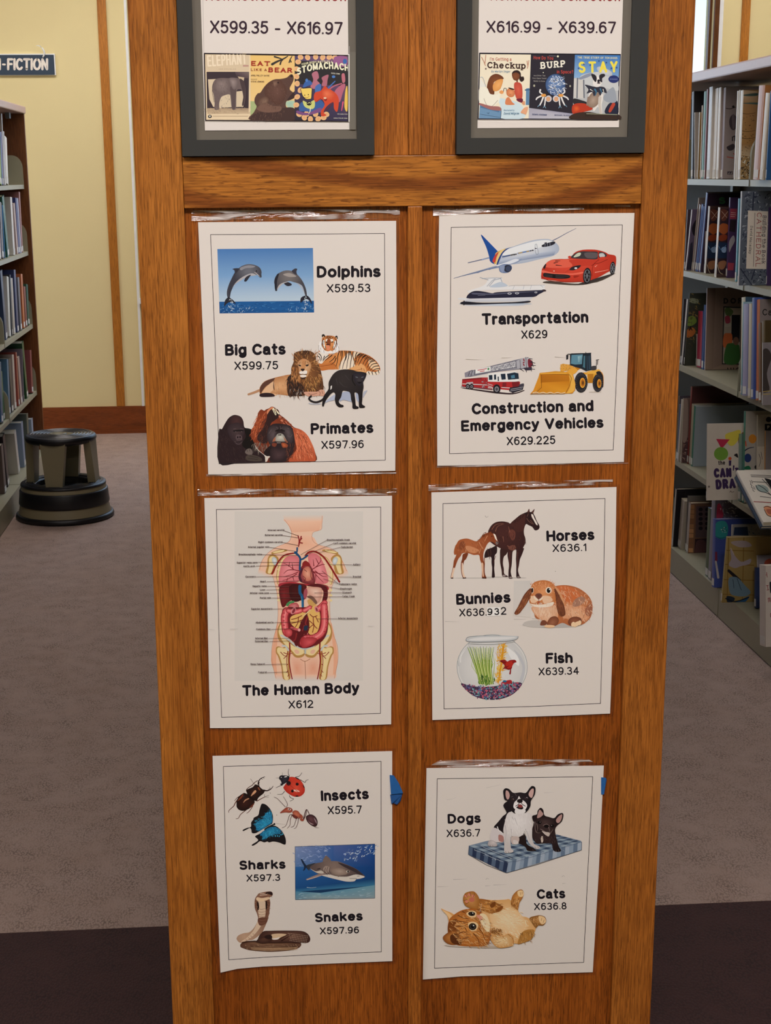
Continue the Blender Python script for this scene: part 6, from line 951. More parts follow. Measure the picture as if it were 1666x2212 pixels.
A.build('printed_picture', BL, 'cut-out photo of a coiled cobra with raised hood')
M_blue = mat('blue_painters_tape', '#1f62a8', .6, var=.12, vscale=200)
def patch(name, pts, par, m, y0=.0066, th=.0012, n=6):
    pts = P(pts); k = len(pts); f0 = [onY(x, y, y0-th-(.0012 if i % 2 else 0)) for i, (x, y) in enumerate(pts)]; f1 = [onY(x, y, y0) for x, y in pts]
    return mesh(name, f0+f1, [tuple(range(k)), tuple(range(2*k-1, k-1, -1))]+[(i, (i+1) % k, k+(i+1) % k, k+i) for i in range(k)], m, par)
o = patch('masking_tape_tab', '842,1674 851,1675 862,1692 871,1713 869,1716 845,1716', BL, M_blue); o['label'] = 'blue masking tape sticking out behind the poster'
o = patch('masking_tape_tab', '843,1716.5 869,1716.5 866,1730 858,1738 851,1735 846,1737', BL, mat('blue_tape_fold', '#174f8e', .6, var=.12, vscale=200), .0068)

# --- 6 dogs and cats
BR = poster('white poster of dogs and cats, bottom right of the six', px2(890, 1600, 3.7022, '117,220 1536,200 1495,1050 1447,1852 1000,1865 400,1885 88,1910 100,1150'), px2(890, 1600, 3.7022, '203,305 1447,288 1410,1000 1374,1773 900,1790 181,1820 190,1100'), (1100, 2115))
tape(BR, 938, 1285, lambda u: 1641-1*u, lambda u: 1657-2*u, 21, flare=14, lift=.004)
words(BR, 'heading', (890, 1600, 3.7022), [('Dogs', 287, 662, 552, 655, 74, .195), ('Cats', 1000, 1265, 1228, 1258, 74, .195)])
words(BR, 'call_number', (890, 1600, 3.7022), [('X636.7', 278, 771, 548, 765, 58, .135), ('X636.8', 978, 1355, 1238, 1348, 55, .14)])
A = Art(940, 1680, 5.0485, fp)
A.l('#c6beb8', 4, '130,240 190,232 235,212|560,110 680,85 720,75|1190,165 1300,160', 1).l('#b4aca6', 5, '30,1190 150,1185|200,1110 350,1105|550,1180 610,1176|640,1170 780,1165|1390,1155 1430,1150', 1).l('#a8a09a', 4, '555,1110 570,1095 590,1108|1385,1080 1400,1068 1415,1080', 2)
top = P('372,740 560,690 900,640 1330,620 1598,690 1560,720 1180,830 810,915 600,850')
A.p('#7b8c9e', top)
def tq(u, v):                                    # cushion top as a slightly bowed grid
    a, b, c, d = (372, 745), (1330, 618), (1600, 700), (800, 920); e = lambda p, q, t: (p[0]+(q[0]-p[0])*t, p[1]+(q[1]-p[1])*t)
    p = e(a, b, u); q = e(d, c, u); return e(p, q, v)
R = random.Random(4)
for i in range(16):
    for j in range(9):
        u0, u1, v0, v1 = i/16, (i+1)/16, j/9, (j+1)/9; dk = (i % 2)+(j % 2)
        A.p(['#9aaab4', '#6c7e92', '#37465e'][dk], [tq(u0, v0), tq(u1, v0), tq(u1, v1), tq(u0, v1)])
for i in range(10):
    t0, t1 = i/10, (i+1)/10; e = lambda p, q, t: (p[0]+(q[0]-p[0])*t, p[1]+(q[1]-p[1])*t)
    A.p(['#55657c', '#2a3650'][i % 2], [e((370, 742), (800, 918), t0), e((370, 742), (800, 918), t1), e((364, 836), (778, 1038), t1), e((364, 836), (778, 1038), t0)])
for i in range(18):
    t0, t1 = i/18, (i+1)/18
    A.p(['#8c9cae', '#66788e', '#a2aebc'][i % 3], [e((800, 918), (1600, 698), t0), e((800, 918), (1600, 698), t1), e((780, 1038), (1598, 788), t1), e((780, 1038), (1598, 788), t0)])
A.l('#cfd8dc', 3, '430,790 520,820 620,870 740,915|500,740 560,770 700,830 840,880|660,900 650,880|560,850 550,830').l('#39475c', 5, '372,742 364,836 560,950 780,1038 1100,950 1598,788 1600,700', smooth=False).l('#4c5a70', 4, '372,745 560,820 800,920 1100,850 1600,700').f(['#c2ccd4', '#44546c', '#8898aa'], '380,750 790,930 1580,720 1300,640 900,760', 120, 26, 20, 3, 40, seed=80)
# black dog
A.g('#3c2a2a', '#1e1416', (1180, 620), '1060,420 1110,400 1120,360 1150,328 1180,350 1195,410 1250,430 1300,440 1340,400 1390,385 1400,420 1380,480 1330,525 1310,570 1320,640 1335,700 1350,750 1375,790 1360,808 1310,805 1285,780 1270,720 1200,715 1120,720 1090,700 1060,650 1060,560 1075,500').b('#241818', '890,670 960,600 990,640 1000,720 1060,760 1105,790 1080,800 1010,795 990,760 950,730 900,710').b('#b8928a', '1140,350 1165,370 1180,400 1150,430 1115,440 1120,400').b('#b89088', '1385,400 1380,450 1355,490 1330,490 1320,460 1350,420').g('#4a3836', '#281c1c', (1200, 480), '1090,500 1110,450 1200,430 1290,450 1310,520 1290,600 1240,640 1160,620 1100,570').e('#0f0a0b', 1140, 488, 22, 18).e('#0f0a0b', 1278, 525, 22, 18).e('#8a7a78', 1146, 484, 5).e('#8a7a78', 1272, 520, 5).e('#0f0a0b', 1215, 530, 26, 18).l('#8c7670', 6, '1090,480 1100,590 1150,600|1180,520 1220,505 1250,530|1150,560 1190,580 1215,600|1240,540 1255,600|1110,500 1120,550 1110,590|1250,620 1290,560', 2).b('#cabab0', '1165,580 1200,590 1250,600 1240,640 1200,620').b('#d9c8b8', '1155,645 1175,640 1180,690 1165,710 1155,680').f(['#5a4644', '#171011'], '1080,640 1300,620 1320,700 1130,710', 50, 30, 80, 4, 30, seed=81).l('#6a5450', 4, '1320,790 1325,805|1345,785 1350,803|1065,780 1070,795')
# pied dog
A.b('#1f181c', '745,300 800,250 860,240 830,370 790,400 760,520 745,600 700,580 640,545 690,480 740,420 780,380').g('#f0eae6', '#cdc4c0', (900, 480), '785,400 830,370 960,370 1040,390 1055,440 1060,560 1060,650 1080,720 1140,750 1140,770 1100,775 1040,730 1000,660 985,570 960,620 900,650 830,640 825,720 830,770 855,795 840,815 770,822 755,800 755,720 750,620 745,560 765,470').b('#d8cecc', '640,545 700,570 750,620 745,700 690,705 620,700 600,660 610,590').g('#d6ccc8', '#b0a6a4', (640, 700), '575,720 600,680 660,700 680,740 640,752 590,745').b('#b07c74', '700,620 745,640 745,700 700,690 690,650').b('#cbb8b0', '830,650 900,640 920,670 900,720 840,720').b('#d8cec8', '855,680 900,690 910,720 860,722').l('#f0ebe6', 10, '680,535 700,580 745,610', 5).l('#a8a0a2', 5, '765,520 775,600 765,700|830,560 835,640|870,440 900,520|990,560 970,600|1000,580 1040,700|840,430 860,460', 2).l('#6a605e', 4, '770,800 775,820|800,805 805,820|600,735 605,745|630,738 632,750|1090,755 1100,770|1120,750 1128,765').f(['#f4f0ec', '#ddd5d2'], '790,400 1040,400 1050,560 900,640 770,560', 90, 34, 85, 5, 25, seed=82)
A.g('#2e262a', '#1a1518', (900, 220), '745,140 770,115 810,125 855,165 930,160 990,165 1030,115 1060,90 1095,110 1090,180 1060,230 1045,260 1040,310 1010,360 980,385 960,350 900,340 880,390 840,370 805,320 800,260 760,240 748,190').b('#c8a098', '775,140 800,150 815,190 805,230 785,235 770,190').b('#cfa8a0', '1045,130 1075,120 1075,170 1060,215 1040,215 1020,180').b('#efe9e6', '915,200 935,230 980,260 1005,300 990,340 965,350 960,320 930,300 890,320 880,345 855,320 865,270 900,235').b('#ece6e2', '885,330 930,350 975,335 985,375 920,395 870,380').b('#1c1416', '900,240 930,230 955,245 950,270 920,275 895,262').l('#1c1416', 7, '920,275 905,295 880,310|935,272 960,295 985,310').b('#8a3e3a', '905,300 930,290 955,305 950,325 915,325').e('#5c4238', 850, 238, 14, 12).e('#120d10', 850, 240, 9).e('#5c4a50', 998, 222, 18, 12).e('#120d10', 998, 222, 11, 10).e('#d8d8e0', 1002, 217, 4).e('#d8d8e0', 854, 234, 3).l('#6a5e60', 4, '870,170 890,200|830,210 850,205')
# kitten
A.e('#cfc2b6', 480, 1826, 380, 24).e('#bfae9c', 600, 1846, 220, 12)
A.g('#f2cf9e', '#dfa868', (760, 1560), '450,1370 520,1330 640,1335 760,1330 820,1330 900,1430 930,1500 1020,1530 1100,1600 1080,1700 1020,1770 900,1810 800,1790 640,1750 560,1600 500,1450').g('#f6dcb4', '#ecc08a', (780, 1540), '600,1480 720,1430 860,1430 960,1520 1000,1620 900,1720 760,1700 640,1640').f(['#fbe8c8', '#e9bc84', '#f4d4a4'], '600,1440 860,1420 1000,1560 960,1720 700,1720', 190, 60, 20, 6, 40, seed=83)
A.g('#d99850', '#a8682c', (900, 1300), '830,1340 850,1280 900,1230 950,1222 968,1260 955,1310 920,1370 905,1440 870,1420 830,1390').f(['#7c4a1e', '#e6b070'], '840,1340 920,1300 910,1420 850,1400', 50, 30, 110, 5, 25, seed=84).b('#f2cc96', '900,1240 950,1230 968,1265 950,1300 910,1290').l('#9a6430', 4, '930,1250 935,1280|950,1245 952,1270')
A.g('#c88c4c', '#8a5a28', (1110, 1560), '1030,1530 1100,1505 1150,1500 1200,1520 1212,1570 1180,1610 1130,1610 1100,1640 1060,1590').f(['#6a4018', '#d8a468'], '1040,1530 1140,1520 1110,1620 1070,1590', 50, 26, 60, 5, 25, seed=85).b('#eec894', '1130,1510 1190,1520 1210,1570 1170,1600 1140,1570').l('#9a6430', 4, '1165,1530 1160,1560|1190,1550 1180,1580')
A.b('#b9803c', '940,1700 1000,1660 1080,1660 1075,1720 1040,1770 960,1800 900,1810').f(['#8a5a24', '#dca864', '#6c441c'], '920,1700 1080,1650 1060,1760 940,1800', 70, 40, 70, 6, 25, seed=86)
A.g('#d48e44', '#9c5c22', (560, 1400), '430,1330 500,1320 600,1340 700,1380 740,1420 700,1460 600,1480 520,1450 470,1440 400,1430 380,1400').f(['#8a4a1c', '#e6a85c', '#6c3814', '#f0bc78'], '440,1340 640,1350 740,1420 600,1470 460,1430', 110, 50, 15, 7, 22, seed=87).b('#7c4418', '600,1390 650,1350 660,1390 620,1420').b('#8a4e1e', '660,1440 730,1400 740,1420 690,1460')
A.g('#d89a58', '#a86a2c', (380, 1330), '305,1330 320,1270 360,1245 430,1243 480,1310 480,1380 460,1430 400,1425 330,1395')
for x, y in ((340, 1290), (375, 1275), (415, 1290), (345, 1350)): A.e('#d9866c', x, y, 18, 14, 30)
A.e('#c87058', 400, 1330, 32, 26).l('#7c4420', 5, '330,1270 355,1300|380,1250 390,1290|430,1260 420,1300|310,1340 350,1330|330,1380 370,1360')
A.b('#e0a462', '65,1428 120,1450 190,1480 240,1530 200,1580 150,1560 130,1500').b('#f0c48c', '80,1445 150,1475 190,1520 170,1560 140,1510')
A.g('#e0964a', '#b06426', (340, 1620), '150,1560 200,1500 280,1450 360,1430 440,1430 520,1480 580,1560 610,1650 600,1760 560,1830 440,1840 260,1830 180,1780 140,1680').b('#7c4218', '150,1580 240,1540 220,1620 260,1700 200,1760 145,1690').g('#d28c48', '#8a4c1e', (190, 1740), '85,1745 110,1710 170,1675 230,1665 270,1720 290,1790 240,1820 170,1822 110,1790').b('#5c3014', '170,1720 230,1700 280,1760 290,1820 210,1815 170,1780').f(['#8a4a1c', '#e9b06a', '#f0c488', '#6c3814', '#c87c38'], '160,1560 300,1450 430,1440 560,1560 600,1700 540,1830 280,1820 170,1680', 330, 60, 20, 7, 30, seed=88)
A.l('#6c3614', 9, '250,1500 310,1530 370,1540|240,1560 300,1570 360,1575|300,1460 340,1480|230,1620 290,1620 340,1610|260,1700 310,1680 350,1700|300,1760 360,1740|420,1700 470,1760 480,1800|480,1640 520,1700 540,1760|330,1640 350,1680', 4)
A.b('#f4d8ac', '500,1480 560,1500 600,1600 590,1680 540,1650 500,1580 480,1530').b('#f0cc98', '340,1480 400,1450 450,1470 440,1520 380,1520').b('#f0cc98', '360,1590 420,1570 470,1600 450,1660 390,1670').e('#181210', 400, 1484, 38, 24, 5).e('#4a3c30', 400, 1484, 26, 16, 5).e('#0c0a0a', 402, 1484, 16, 15).e('#e8f0f0', 412, 1476, 6).e('#181210', 410, 1624, 42, 38, 5).e('#4a3e34', 410, 1624, 30, 28).e('#0c0a0a', 410, 1624, 19).e('#e8f0f0', 420, 1612, 7)
A.b('#e09880', '450,1500 490,1500 525,1530 505,1550 480,1540').l('#8a3c28', 6, '505,1545 480,1580|510,1545 530,1560 550,1600|495,1480 500,1410', 3).l('#f8ecd8', 3, '520,1580 560,1660|500,1590 520,1680|490,1460 510,1370|530,1600 590,1640', 1).f(['#fae6c4', '#d8a468'], '500,1500 590,1580 600,1680 530,1660', 60, 34, 40, 4, 30, seed=89)
A.g('#f4d4a0', '#d09452', (720, 1780), '605,1760 620,1720 670,1705 740,1730 800,1700 850,1730 860,1790 850,1830 780,1850 700,1855 640,1820').l('#a86c34', 6, '650,1750 690,1770|680,1800 730,1780|740,1730 760,1760|800,1710 850,1760 855,1810|660,1730 680,1740', 3).f(['#8a5220', '#c88c48', '#5c3414'], '600,1640 700,1640 720,1700 640,1700', 60, 34, 60, 6, 35, seed=90).f(['#fce8c4', '#dca868'], '620,1720 840,1720 840,1840 650,1830', 70, 26, 20, 4, 40, seed=91)
A.build('printed_picture', BR, 'cut-out photos of two bulldogs on a plaid cushion and a kitten on its back')
o = patch('masking_tape_tab', '1299,1679 1309,1680 1311,1684 1305,1716 1299,1716', BR, M_blue, .0068); o['label'] = 'blue masking tape sticking out behind the poster'

# ---------------------------------------------------------------- books
M_page = mat('cream_page_block', '#d9cfb8', .85, var=.08, vscale=500)
M_lab = mat('white_call_label', '#dcdad4', .6)
def bmat(h): return mat('book_cloth_'+h.lstrip('#'), h, .38, k=1.25, var=.05, vscale=40)
CAT = 'book'
def book(sgn, Xs, Yb, Yt, z0, zt, T, dep, sc, cc, label, lab=True, cover=None, group=None, tilt=0):
    """A closed book: boards and spine, page block, call-number label; leans along the shelf from Yb to Yt."""
    u = Vector((0, Yt-Yb, zt-z0)); H = u.length; u.normalize(); n = Vector((0, u.z, -u.y)); X = Vector((sgn, 0, 0)); O = Vector((Xs, Yb, z0))
    if Yt < Yb: O += Vector((0, 0, 0))
    th = .0022; r = .0015
    def pt(a, b, c): return O+X*a+n*b+u*c
    m = MB(); ox = [(0, 0), (dep, 0), (dep, th), (.004, th), (.004, T-th), (dep, T-th), (dep, T), (0, T)]   # C-shaped section: spine and two boards
    ox = [(.0012, 0), (dep, 0), (dep, th), (.004, th), (.004, T-th), (dep, T-th), (dep, T), (.0012, T), (0, T*.7), (0, T*.3)]
    k = len(ox); vs = [pt(a, b, 0) for a, b in ox]+[pt(a, b, H) for a, b in ox]
    m.add(vs, [tuple(range(k))[::-1], tuple(range(k, 2*k))]+[(i, (i+1) % k, k+(i+1) % k, k+i) for i in range(k)])
    if cc == sc or T < .004: o = m.build('book', bmat(sc), origin=O)
    else:
        o = m.build('book', bmat(cc), origin=O); o.data.materials.append(bmat(sc))
        for p in o.data.polygons:
            if abs(p.normal.x) > .6 and p.center.x*sgn < .003: p.material_index = 1
    tag(o, label, CAT, group); ORI[o.name] = O
    if T > 2*th+.0006:
        c = [(.0045, th+.0002), (dep-.003, th+.0002), (dep-.003, T-th-.0002), (.0045, T-th-.0002)]
        MB().hexa([pt(a, b, .002) for a, b in c]+[pt(a, b, H-.002) for a, b in c]).build('page_block', M_page, o)
    if lab and T > .006:
        c = [(-.0004, T*.12), (-.0004, T*.88), (.0002, T*.88), (.0002, T*.12)]
        MB().hexa([pt(a, b, .006) for a, b in c]+[pt(a, b, .030) for a, b in c]).build('call_label', M_lab, o)
    if cover:
        nn = n; P0 = O.copy()
        def fc(x, y, lift):
            d = ray(x, y); t = (P0-n*(.0003+lift)-CAM).dot(nn)/d.dot(nn); q = CAM+d*t-P0
            a = max(.001, min(dep-.001, q.dot(X))); c = max(.001, min(H-.001, q.dot(u))); return P0+X*a+u*c-n*(.0003+lift)
        crop, fn = cover; A = Art(*crop, fc, 1.25, step=8e-6); fn(A); A.build('cover_print', o)
    return o
XB = XRS+.25
def run(sgn, X0, Xmin, Xmax, z, crop, rows, dep, bay=(), grp=None):
    """rows run from the far end to the near end: (far px u, near px u, top px u, top px v, colours, label, cover, forced spine plane)."""
    x0, y0, sc = crop; pB = pS = pH = pZ = None; n = 0
    for r in rows:
        uf, un, ut, vt, csp, cco, lb = r[:7]; cov = r[7] if len(r) > 7 else None; fX = r[8] if len(r) > 8 else None
        pf, pn, ptx, pty = x0+uf/sc, x0+un/sc, x0+ut/sc, y0+vt/sc
        if pB is None or fX is not None: X = fX if fX is not None else X0; Yf = yat(pf, X, z)
        else:
            Yf = pB-.001; X = xat(pf, Yf, z)
            if (X-Xmax)*sgn > 0: X = X0; Yf = yat(pf, X, z)
            elif (Xmin-X)*sgn > 0: X = Xmin
        Yn = yat(pn, X, z); top = onX(ptx, pty, X); H = top.z-z
        if H < .08: H = .2
        lean = max(-.045, min(.045, top.y-Yn)); s = lean/H; T = max(.007, min(Yf-Yn, .055))
        if pB is not None:
            lim = pB-.0008-pZ*abs(pS)-abs(s)*.001+min(0, (pS-s)*min(H, pH))
            if Yf > lim: Yf = lim
            Yn = min(Yn, Yf-.007)
            T = min(T, Yf-Yn)
        for by in bay:                               # keep clear of the steel brackets between the bays
            lo, hi = Yn+min(0, lean)-.0006, Yn+T+max(0, lean)+.0006
            if lo < by+.0045 and hi > by-.0045: Yn -= hi-(by-.0045)
        u = math.hypot(H, lean); Tn = T*H/u
        zz = z+.0006+abs(lean/u)*Tn*(1 if lean > 0 else 0)
        book(sgn, X, Yn, Yn+lean, zz, zz+H, Tn, min(dep[n % len(dep)], sgn*(XB-X)), csp, cco, lb, cover=cov, group=grp)
        pB, pS, pH, pZ = Yn, s, H, zz-z; n += 1
C1 = (1440, 0, 4.4248); C2 = (1440, 400, 4.4248); C3 = (1430, 800, 4.4248); C4 = (1400, 1150, 4.0226)
DR = (.215, .205, .225, .21)
def cv(crop, fn): return (crop, fn)
def c_grey(A):
    A.e('#4b4248', 640, 1170, 40, 75).b('#6c6066', '625,1110 650,1100 655,1200 635,1230').l('#2e282c', 6, '570,1035 610,1040 660,1025').e('#2e282c', 640, 1020, 12).l('#2c2830', 10, '632,1345 632,1310 655,1300 655,1345', smooth=False).b('#3a343a', '575,1410 600,1390 640,1375 655,1400 640,1430 600,1440').l('#a8483c', 8, '580,1500 640,1510|640,1465 655,1480').rect('#4a444a', 582, 1638, 634, 1668).t('#c8c0bc', 'JJ', (590, 1662), (626, 1662), 16, .2)
def c_birch(A):
    A.q(['#e0cfae', '#d8c8a8', '#b89a6c', '#b08c5c'], '722,860 872,870 866,1000 718,990').b('#54706c', '740,905 866,890 866,915 760,918').b('#54706c', '725,985 866,980 866,1000 722,996').q(['#b08c5c', '#b89468', '#a47c4a', '#a8824e'], '718,990 866,1000 842,1380 712,1370').q(['#a07848', '#a07c4c', '#c8b898', '#c0ac88'], '712,1370 838,1380 826,1500 706,1480')
    for y in (1082, 1250, 1318): A.l('#3a2a1e', 5, [(716, y), (780, y+8), (850, y-4)], 3)
    A.f(['#2e221c', '#4a382a', '#6c5438'], '716,1090 850,1090 835,1480 712,1480', 60, 16, 0, 6, 20, seed=3, smooth=False).f(['#241c1c', '#1c1618', '#efe6d4'], '708,1480 828,1490 815,1700 705,1700', 90, 20, -40, 8, 60, seed=4, smooth=False)
def c_song(A):
    A.p('#d8d2c8', '372,207 498,207 470,862 368,860') if A.x0 else 0
def c_hand(A, dx=0):
    X = lambda s: ' '.join('%g,%g' % (float(t.split(',')[0])+dx, float(t.split(',')[1])) for t in s.split())
    A.p('#33222a', X('418,225 500,225 470,850 385,850')).b('#6a3a2c', X('420,240 460,230 490,250 490,300 460,340 425,330')).l('#c8a890', 4, X('430,250 480,310')).l('#c8a890', 4, X('490,250 435,320')).b('#a8582c', X('410,390 440,365 490,380 490,440 450,470 405,440')).b('#8c3c1e', X('405,490 440,470 480,480 475,520 430,535 400,520')).p('#20304c', X('395,545 485,550 478,700 388,700')).b('#8fa8c8', X('430,600 470,590 470,640 435,640')).l('#5a88b8', 5, X('400,580 430,620 470,575')).b('#96684a', X('400,740 450,720 475,740 450,800 410,800')).l('#d8c8a8', 4, X('390,760 410,830 440,850'))
def c_cath(A):
    A.p('#5b6472', '722,62 1010,62 1010,1000 700,1000').f(['#2c3448', '#8a94a4', '#3c465c', '#a4acb8', '#1c2438'], '722,62 1010,62 1010,1000 705,1000', 260, 34, 60, 9, 90, seed=6, smooth=False).l('#2c3448', 12, '835,70 825,240|710,800 815,990|845,810 815,900', smooth=False).p('#e0d8cc', '780,242 972,250 955,802 762,798').l('#4a3c3c', 4, '846,265 832,778', smooth=False)
    A.t('#2e2a30', 'Building the Book', (922, 292), (910, 750), 36, .13, serif=True, sp=.3).t('#a0383a', 'CATHEDRAL', (866, 262), (852, 778), 46, .11, serif=True, sp=.36).t('#2e2a30', 'David Macaulay', (804, 390), (788, 655), 24, .12, serif=True, sp=.3)
def c_s(A): A.t('#3f7a50', 'S', (505, 183), (565, 180), 68, .26)
def c_dor(A):
    A.q(['#7a665c', '#6a564c', '#7c6a5c', '#8a7666'], '386,985 470,985 440,1880 365,1885').p('#8c7868', '420,1885 525,1720 700,1720 700,1895').t('#1d181a', 'DOROTHY', (548, 1132), (1000, 1128), 52, .2, serif=True, sp=.5).t('#1d181a', 'HIGHLIGHTS', (582, 1796), (1060, 1790), 52, .18, sp=.4)
    A.p('#2c2a28', '545,1158 710,1165 700,1715 530,1712').p('#a89c8c', '555,1170 710,1175 700,1705 540,1702').b('#586c40', '560,1180 600,1172 640,1210 600,1260 565,1230').b('#a03c50', '560,1260 600,1250 610,1310 570,1320').p('#201f24', '625,1240 706,1240 700,1500 620,1480').b('#c86a3c', '550,1430 590,1415 628,1430 620,1540 545,1545').b('#3c6a34', '570,1540 610,1510 680,1520 700,1560 690,1700 555,1700').p('#b0a898', '560,1330 620,1320 618,1350 556,1360').e('#7a5a48', 665, 1490, 28, 40).l('#6a5a50', 4, '490,1840 640,1842', smooth=False)
def c_ca(A): A.t('#1c1a1e', 'Ca', (918, 1245), (1010, 1245), 62, .14)
def c_green(A):
    A.b('#6f8a3c', '200,1270 260,1250 290,1300 250,1340 200,1340').b('#b06a34', '190,1390 250,1360 280,1400 240,1450 190,1450').b('#8a9078', '215,1080 300,1090 300,1130 230,1120').t('#1d1a1a', 'A', (215, 1392), (250, 1390), 44, .2).f(['#38402c', '#5c6a44', '#a88a4c', '#201e1e'], '205,1060 300,1060 280,1480 190,1480', 60, 30, 50, 8, 60, seed=8)
def c_red(A): A.l('#a84860', 10, '310,1230 305,1500 300,1800')
def c_cant(A):
    A.b('#cfc04a', '605,620 680,585 750,572 745,640 690,715 640,710').p('#b22c4c', '520,656 650,660 572,752').e('#6f9a3c', 567, 797, 68, 64).b('#8a6240', '735,640 780,590 790,660 760,720 735,700').t('#2c2226', 'the', (540, 905), (606, 902), 42, .18).t('#3b2850', 'CAN', (498, 1028), (668, 1022), 92, .27, sp=.4).l('#3b2850', 16, '688,915 684,955', 10, smooth=False).t('#3b2850', "T DRAW", (700, 1022), (860, 1018), 92, .2).t('#3b2850', 'DRAW', (518, 1140), (790, 1120), 96, .27, sp=.4).e('#c8502c', 652, 843, 16).p('#3b2850', '640,862 665,862 662,910 642,912').b('#1c181c', '690,810 720,795 730,835 710,825').e('#7a6f68', 451, 1112, 10).l('#6a5a54', 5, '650,1165 660,1152 668,1165 690,1158')
def c_shapes(A):
    A.e('#c8842c', 868, 655, 38, 44).e('#253a70', 822, 838, 34, 42).l('#1e2a44', 12, '790,770 830,745 880,735', 6).b('#1e6a4a', '780,930 830,912 850,945 785,945').l('#c8502c', 12, '800,680 805,720').e('#1c1c20', 900, 925, 14, 18)
def c_dot(A): A.e('#1f2228', 1022, 470, 26, 26).p('#1b1c22', '985,512 1044,512 1044,575 985,575').t('#d8d4cc', 'P', (1010, 560), (1032, 558), 32, .2)
def c_wh(A): A.e('#1c1a1e', 898, 935, 16, 18).l('#3a3438', 4, '930,800 945,860 930,920|950,780 960,850')
def c_tile(A):
    A.p('#7a5a44', '262,1285 455,1280 425,1925 245,1930')
    R = random.Random(2)
    for i in range(14): y = 1285+i*46; A.rect(R.choice(['#a4764e', '#8a5f42', '#bb8a5e']), 270-i*1.5, y, 312-i*1.5, y+40)
    A.p('#5c4a4a', '330,1300 450,1295 430,1600 320,1600')
    for j in range(5):
        for i in range(3): A.e('#231d22', 372+i*62, 1330+j*45, 20, 18)
    A.p('#3c282c', '318,1610 430,1605 415,1900 300,1895').b('#5a3c3c', '330,1640 420,1640 400,1800 320,1860').rect('#a4764e', 262, 1880, 318, 1925).rect('#8a5f42', 325, 1905, 420, 1940)
def c_black(A): A.p('#141216', '148,1160 222,1158 160,1835 100,1830')
def c_teal(A): A.b('#2c8a8c', '530,1450 600,1440 635,1500 620,1590 560,1612 500,1570 510,1490').b('#1d6470', '510,1580 560,1612 620,1590 560,1600').f(['#e4eaec', '#141820'], '565,1510 610,1500 620,1540 580,1550', 24, 14, 20, 5, 60, seed=9).p('#7a3048', '500,1735 530,1735 532,1825 505,1825').l('#b8b4b4', 22, '515,1830 540,1980').l('#8c8890', 5, '470,1420 480,1900', smooth=False)
def c_bw(A): A.b('#a03048', '530,1290 560,1280 590,1380 560,1430 525,1420').f(['#d0ccc8', '#3c3a40', '#8a8688'], '560,1260 700,1270 700,1430 590,1420', 60, 30, 30, 8, 60, seed=10)
def c_frame(A): A.p('#20304e', '695,1500 820,1495 830,1580 685,1575').f(['#4a5c7c', '#8c94a0'], '820,1500 930,1500 930,1580 830,1580', 20, 20, 60, 8, 60, seed=11)
def c_cloth(A):
    A.q(['#a8925a', '#a08a54', '#8c7644', '#927c48'], '622,1600 905,1600 870,2400 560,2390')
    for y in (1720, 1855, 2000, 2140, 2280): A.l('#7c5e2c', 7, [(610-(y-1720)*.07, y), (880, y+8)], smooth=False)
    for x in (640, 785): A.l('#7c5e2c', 7, [(x, 1600), (x-30, 2380)], smooth=False)
    A.b('#a89c9c', '660,1640 800,1630 860,1680 740,1690').b('#a49aa0', '655,1710 690,1760 760,1830 850,1800 840,1850 760,1870 700,1890 640,1860 665,1800').l('#b8aca8', 8, '660,1700 690,1760').l('#1f1a20', 26, '640,1915 700,1970 740,2010', 36).b('#6a8494', '640,1990 720,1980 800,2060 850,2120 800,2160 700,2155 650,2120').l('#2c3a48', 5, '680,2000 690,2080|720,1990 760,2100').b('#1f2c3c', '620,2160 700,2180 640,2250').b('#20507c', '650,2240 760,2190 840,2160 780,2230 700,2260').l('#141a22', 9, '610,2180 700,2210 830,2170')
def c_ulti(A): A.t('#8c2c34', 'THE ULTI', (978, 1932), (1085, 2680), 26, .2, sp=1.1).b('#2a2c30', '1030,2030 1046,2030 1046,2120 1036,2120')
def c_two(A): A.b('#a84a34', '990,1820 1040,1800 1050,1850 985,1860').b('#27587c', '1000,1860 1060,1850 1060,1900 1000,1900')
def c_kit(A): A.p('#8a8488', '875,1520 960,1500 1010,1560 1010,1980 870,1990').b('#433c3a', '900,1600 960,1560 1005,1640 960,1800 985,1960 890,1960 880,1720').l('#b8a468', 8, '880,1975 1000,1965|885,2000 1000,1995', smooth=False)
def c_dk(A): A.f(['#5a5058', '#34303a', '#7a4a44'], '170,190 280,190 280,260 165,260', 30, 30, 20, 10, 60, seed=12)
def c_photo(A): A.p('#4a3638', '215,640 300,640 280,950 190,950').b('#8a7a70', '205,300 250,290 245,640 195,660').f(['#2c2024', '#7c5a50', '#a08a80'], '205,660 290,660 270,940 190,940', 40, 30, 40, 9, 60, seed=13)
def c_purp(A): A.p('#a84054', '605,225 675,225 670,325 605,322').p('#a84054', '583,740 648,745 640,815 578,812').l('#d8b8b0', 5, '618,262 660,265|616,280 664,284|614,298 655,300').p('#2c2028', '612,330 668,335 655,450 600,440').b('#a8a0a4', '600,540 640,480 655,530 620,600 600,640')
def c_pur2(A): A.b('#1d1822', '290,330 290,480 255,470 245,400').p('#2a2a3a', '250,540 230,560 210,700 190,810 250,800')
